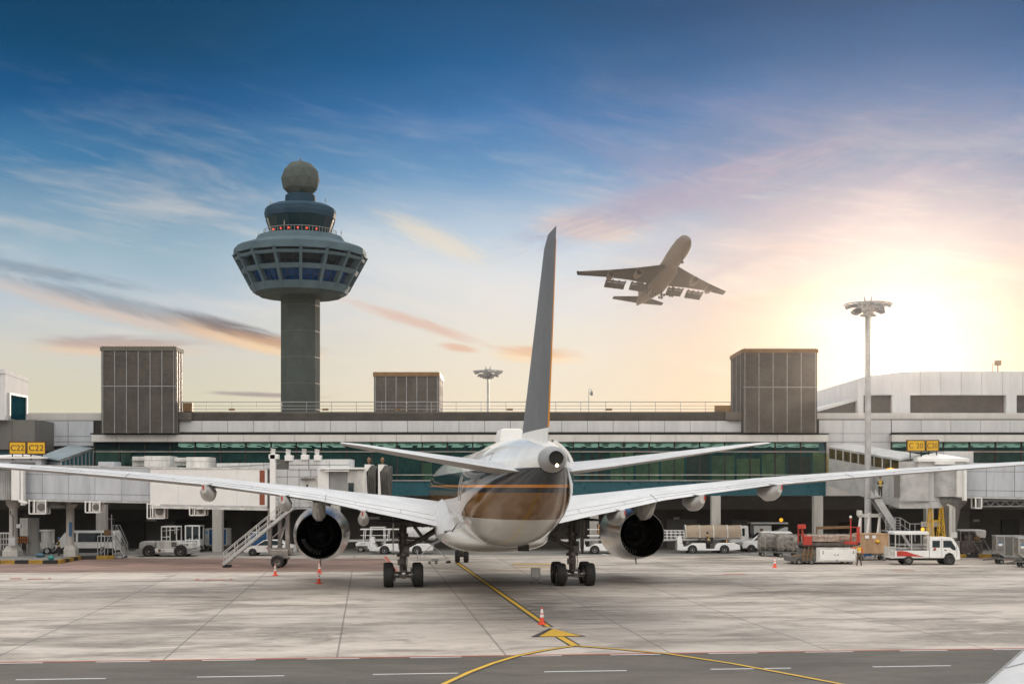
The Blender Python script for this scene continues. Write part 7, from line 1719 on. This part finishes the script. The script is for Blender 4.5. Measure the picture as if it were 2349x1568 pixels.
def person(lbl, loc, rz, armL=None, armR=None, legL=None, legR=None, hip=.93, lean=0.0, top=M['vest'], sleeve=M['navy'], legs=M['cloth'], hat=None, head_tilt=0.0, stripe=True):
    """faces -y; arm = (elbow, hand), leg = (knee, ankle) in metres"""
    t_ = thing('person', lbl, 'person', loc, rz)
    sh, nk = hip + .50, hip + .56
    c = lambda z: (0, -lean * (z - hip), z)
    armL = armL or ((.25, .02, hip + .20), (.27, -.06, hip - .06)); armR = armR or ((-.25, .02, hip + .20), (-.27, -.06, hip - .06))
    legL = legL or ((.10, -.01, .49), (.11, .03, .09)); legR = legR or ((-.10, -.01, .49), (-.11, .03, .09))
    hx, hy = head_tilt, -lean * .62
    vs = [(c(hip), .11), (c(hip + .25), (.115, .095)), (c(sh - .04), (.13, .10)), (c(nk), .055), ((hx * .5, hy - .01, hip + .63), .058), ((hx, hy - .03, hip + .70), (.074, .088)), ((hx, hy - .02, hip + .80), (.070, .082)), ((hx, hy - .14, hip + .71), .012)]
    es = [(0, 1), (1, 2), (2, 3), (3, 4), (4, 5), (5, 6), (5, 7)]
    for s, (e_, h_), (k_, a_) in ((1, armL, legL), (-1, armR, legR)):
        b = len(vs); S_ = Vector((s * .18, c(sh)[1], sh - .02)); e_, h_, k_, a_ = Vector(e_), Vector(h_), Vector(k_), Vector(a_)
        d = (h_ - e_).normalized()
        vs += [(tuple(S_), .062), (tuple(e_), .043), (tuple(h_), .030), (tuple(h_ + d * .08), (.040, .020))]; es += [(2, b), (b, b + 1), (b + 1, b + 2), (b + 2, b + 3)]
        side_ = d.cross(Vector((0, 1, 0.2))).normalized()
        for i, (o_, ln) in enumerate(((-.028, .075), (-.010, .088), (.010, .083), (.028, .066))):
            q = h_ + d * .09 + side_ * o_; n_ = len(vs); vs += [(tuple(q + d * ln * .55), .0085), (tuple(q + d * ln + Vector((0, -.02, -.01))), .007)]; es += [(b + 3, n_), (n_, n_ + 1)]
        n_ = len(vs); vs += [(tuple(h_ + d * .04 + side_ * -.05 + Vector((0, -.02, 0))), .010), (tuple(h_ + d * .08 + side_ * -.062 + Vector((0, -.03, 0))), .008)]; es += [(b + 2, n_), (n_, n_ + 1)]
        b = len(vs); vs += [((s * .09, c(hip)[1], hip - .04), .088), (tuple(k_), .060), (tuple(a_), .042), (tuple(a_ + Vector((s * .03, -.16, -.045))), (.045, .032))]; es += [(0, b), (b, b + 1), (b + 1, b + 2), (b + 2, b + 3)]
    skin('body', vs, es, M['skin'], t_)
    tv = [(c(hip - .06), .135), (c(hip + .25), (.14, .118)), (c(sh - .05), (.155, .122)), (c(nk - .01), .07)]; te = [(0, 1), (1, 2), (2, 3)]
    for s in (1, -1): b = len(tv); tv += [((s * .17, c(sh)[1], sh - .02), .078)]; te += [(2, b)]
    skin('vest', tv, te, top, t_)
    av = []; 
    for s, (e_, h_) in ((1, armL), (-1, armR)):
        e_, h_ = Vector(e_), Vector(h_); S_ = Vector((s * .17, c(sh)[1], sh - .02)); skin('sleeve', [(tuple(S_), .074), (tuple(S_.lerp(e_, .5)), .064), (tuple(e_), .056), (tuple(e_.lerp(h_, .8)), .043)], [(0, 1), (1, 2), (2, 3)], sleeve, t_)
    lv = [(c(hip), .125)]; le = []
    for s, (k_, a_) in ((1, legL), (-1, legR)):
        b = len(lv); lv += [((s * .09, c(hip)[1], hip - .06), .105), (k_, .078), (a_, .066)]; le += [(0, b), (b, b + 1), (b + 1, b + 2)]
    skin('trousers', lv, le, legs, t_)
    for s, (k_, a_) in ((1, legL), (-1, legR)):
        a_ = Vector(a_); skin('shoe', [(tuple(a_ + Vector((0, .03, -.035))), .052), (tuple(a_ + Vector((0, -.08, -.045))), .050), (tuple(a_ + Vector((0, -.18, -.055))), .040)], [(0, 1), (1, 2)], M['black'], t_)
    g = MB(); g.ball((hx, hy + .0, hip + .775), .112, 14, 10, 1.02)
    if hat: g.lathe([(.135, hip + .775), (.118, hip + .80)], (hx, hy - .02, 0), 'Z', 16)
    hm = g.build('helmet' if hat else 'hair', hat or M['hair'], t_, smooth=60)
    for v in hm.data.vertices: 
        if v.co.y < hy - .05 and v.co.z < hip + .80: v.co.y = hy - .05 
        v.co.z = max(v.co.z, hip + .70)
    if stripe:
        g = MB()
        for zz in (hip + .10, hip + .16): g.lathe([(.150, zz), (.150, zz + .035)], (0, c(zz)[1], 0), 'Z', 20)
        g.v = [(a * 1.03, b * .86, cc) for a, b, cc in g.v]; g.build('reflective_band', M['white'], t_)
    return t_
y = gy(1295.5)
person('worker in a yellow and orange vest standing by the cargo loader with one arm out', (ax(1970, y), y, 0), R(180), armL=((.40, .02, 1.36), (.62, -.10, 1.42)), armR=((-.25, .05, 1.15), (-.30, -.02, .88)), legL=((.14, -.02, .50), (.17, .03, .09)), legR=((-.12, -.02, .50), (-.16, .03, .09)), hip=.96, sleeve=M['vorange'], legs=mat('khaki_trousers', (.10, .075, .05), .8))
y = 117.6
person('worker in a blue helmet and yellow vest standing between the left pillars', (ax(135, y), y, .02), R(-60), armL=((.22, -.10, 1.12), (.10, -.32, 1.16)), armR=((-.22, -.10, 1.12), (-.08, -.32, 1.18)), hat=M['helmet'])
p = at(2018.6, 1140, 115.3)
person('worker in a yellow vest standing at the top of the covered stairs', (p.x, p.y, p.z + .02), 0, armL=((.24, .05, 1.15), (.10, -.16, 1.18)), armR=((-.24, .05, 1.15), (-.10, -.16, 1.18)))
yL2 = 124.5
person('driver in a yellow vest seated on the belt loader behind the left main gear', (ax(922, yL2) + .05, yL2 - .5, .16), R(-90), hip=.98, armL=((.26, -.18, 1.22), (.18, -.45, 1.28)), armR=((-.26, -.18, 1.22), (-.18, -.45, 1.28)), legL=((.12, -.42, .96), (.12, -.55, .56)), legR=((-.12, -.42, .96), (-.12, -.55, .56)), lean=.12)
person('seated driver in a yellow vest on the tan canopied belt loader', (ax(1622, 126) + .05, 125.5, .16), R(-90), hip=.98, armL=((.26, -.18, 1.22), (.18, -.45, 1.28)), armR=((-.26, -.18, 1.22), (-.18, -.45, 1.28)), legL=((.12, -.42, .96), (.12, -.55, .56)), legR=((-.12, -.42, .96), (-.12, -.55, .56)), lean=.2, hat=M['hair'])

# ------------------------------------------------------------------ nearer aircraft wing in the bottom right corner
t_ = thing('nearby_aircraft_wing', 'grey white wing of a nearer aircraft cutting the bottom right corner', 'aircraft wing', (11, 26, 2.9))
e0, e1 = at(2252, 1580, 23.5), at(2365, 1477, 30.5); ev = e1 - e0
inw = Vector((1.0, -.62, 0)).normalized()
g = MB(); R_ = []
for f in (-1.2, -.4, 0, .5, 1, 1.6):
    p = e0 + ev * f; p.z = e0.z + (e1.z - e0.z) * f; ring_ = []
    for s, zt in ((0, 0), (.05, .10), (.2, .20), (.6, .34), (1.4, .50), (2.6, .58), (4.2, .48), (6, .1)): ring_.append(p + inw * s + Vector((0, 0, zt)))
    for s, zt in ((4.2, -.25), (2.0, -.35), (.7, -.25), (.15, -.10)): ring_.append(p + inw * s + Vector((0, 0, zt)))
    R_.append(ring_)
g.loft(R_); g.build('wing_skin', WINGW, t_, smooth=50, world=True)
g = MB(); a = [e0 + ev * f + inw * 1.0 + Vector((0, 0, .455)) for f in (-1.2, 0, .5, 1, 1.6)]; g.tube(a, .014, 5)
a = [e0 + ev * f + inw * .12 + Vector((0, 0, .165)) for f in (-1.2, 0, .5, 1, 1.6)]; g.tube(a, .025, 5)
for f in (.2, .62): g.tube([e0 + ev * f + inw * s + Vector((0, 0, z_)) for s, z_ in ((.2, .215), (.6, .35), (1.4, .51))], .010, 5)
g.build('slat_seam', M['mgrey'], t_, world=True)

# ------------------------------------------------------------------ evening air: one closed box of even haze
g = MB(); g.box(-460, 460, -75, 615, -1.0, 130)
hz = struct(g.build('haze', bpy.data.materials.new('evening_haze')), 'stuff', 'thin warm evening haze filling the air over the airport', 'haze')
hm = hz.data.materials[0]; hm.use_nodes = True; ht = hm.node_tree; ht.nodes.clear()
pv = ht.nodes.new('ShaderNodeVolumePrincipled'); ho = ht.nodes.new('ShaderNodeOutputMaterial')
pv.inputs['Color'].default_value = (1.0, 0.96, 0.92, 1); pv.inputs['Density'].default_value = 0.000048; pv.inputs['Anisotropy'].default_value = 0.90
ht.links.new(pv.outputs[0], ho.inputs['Volume'])
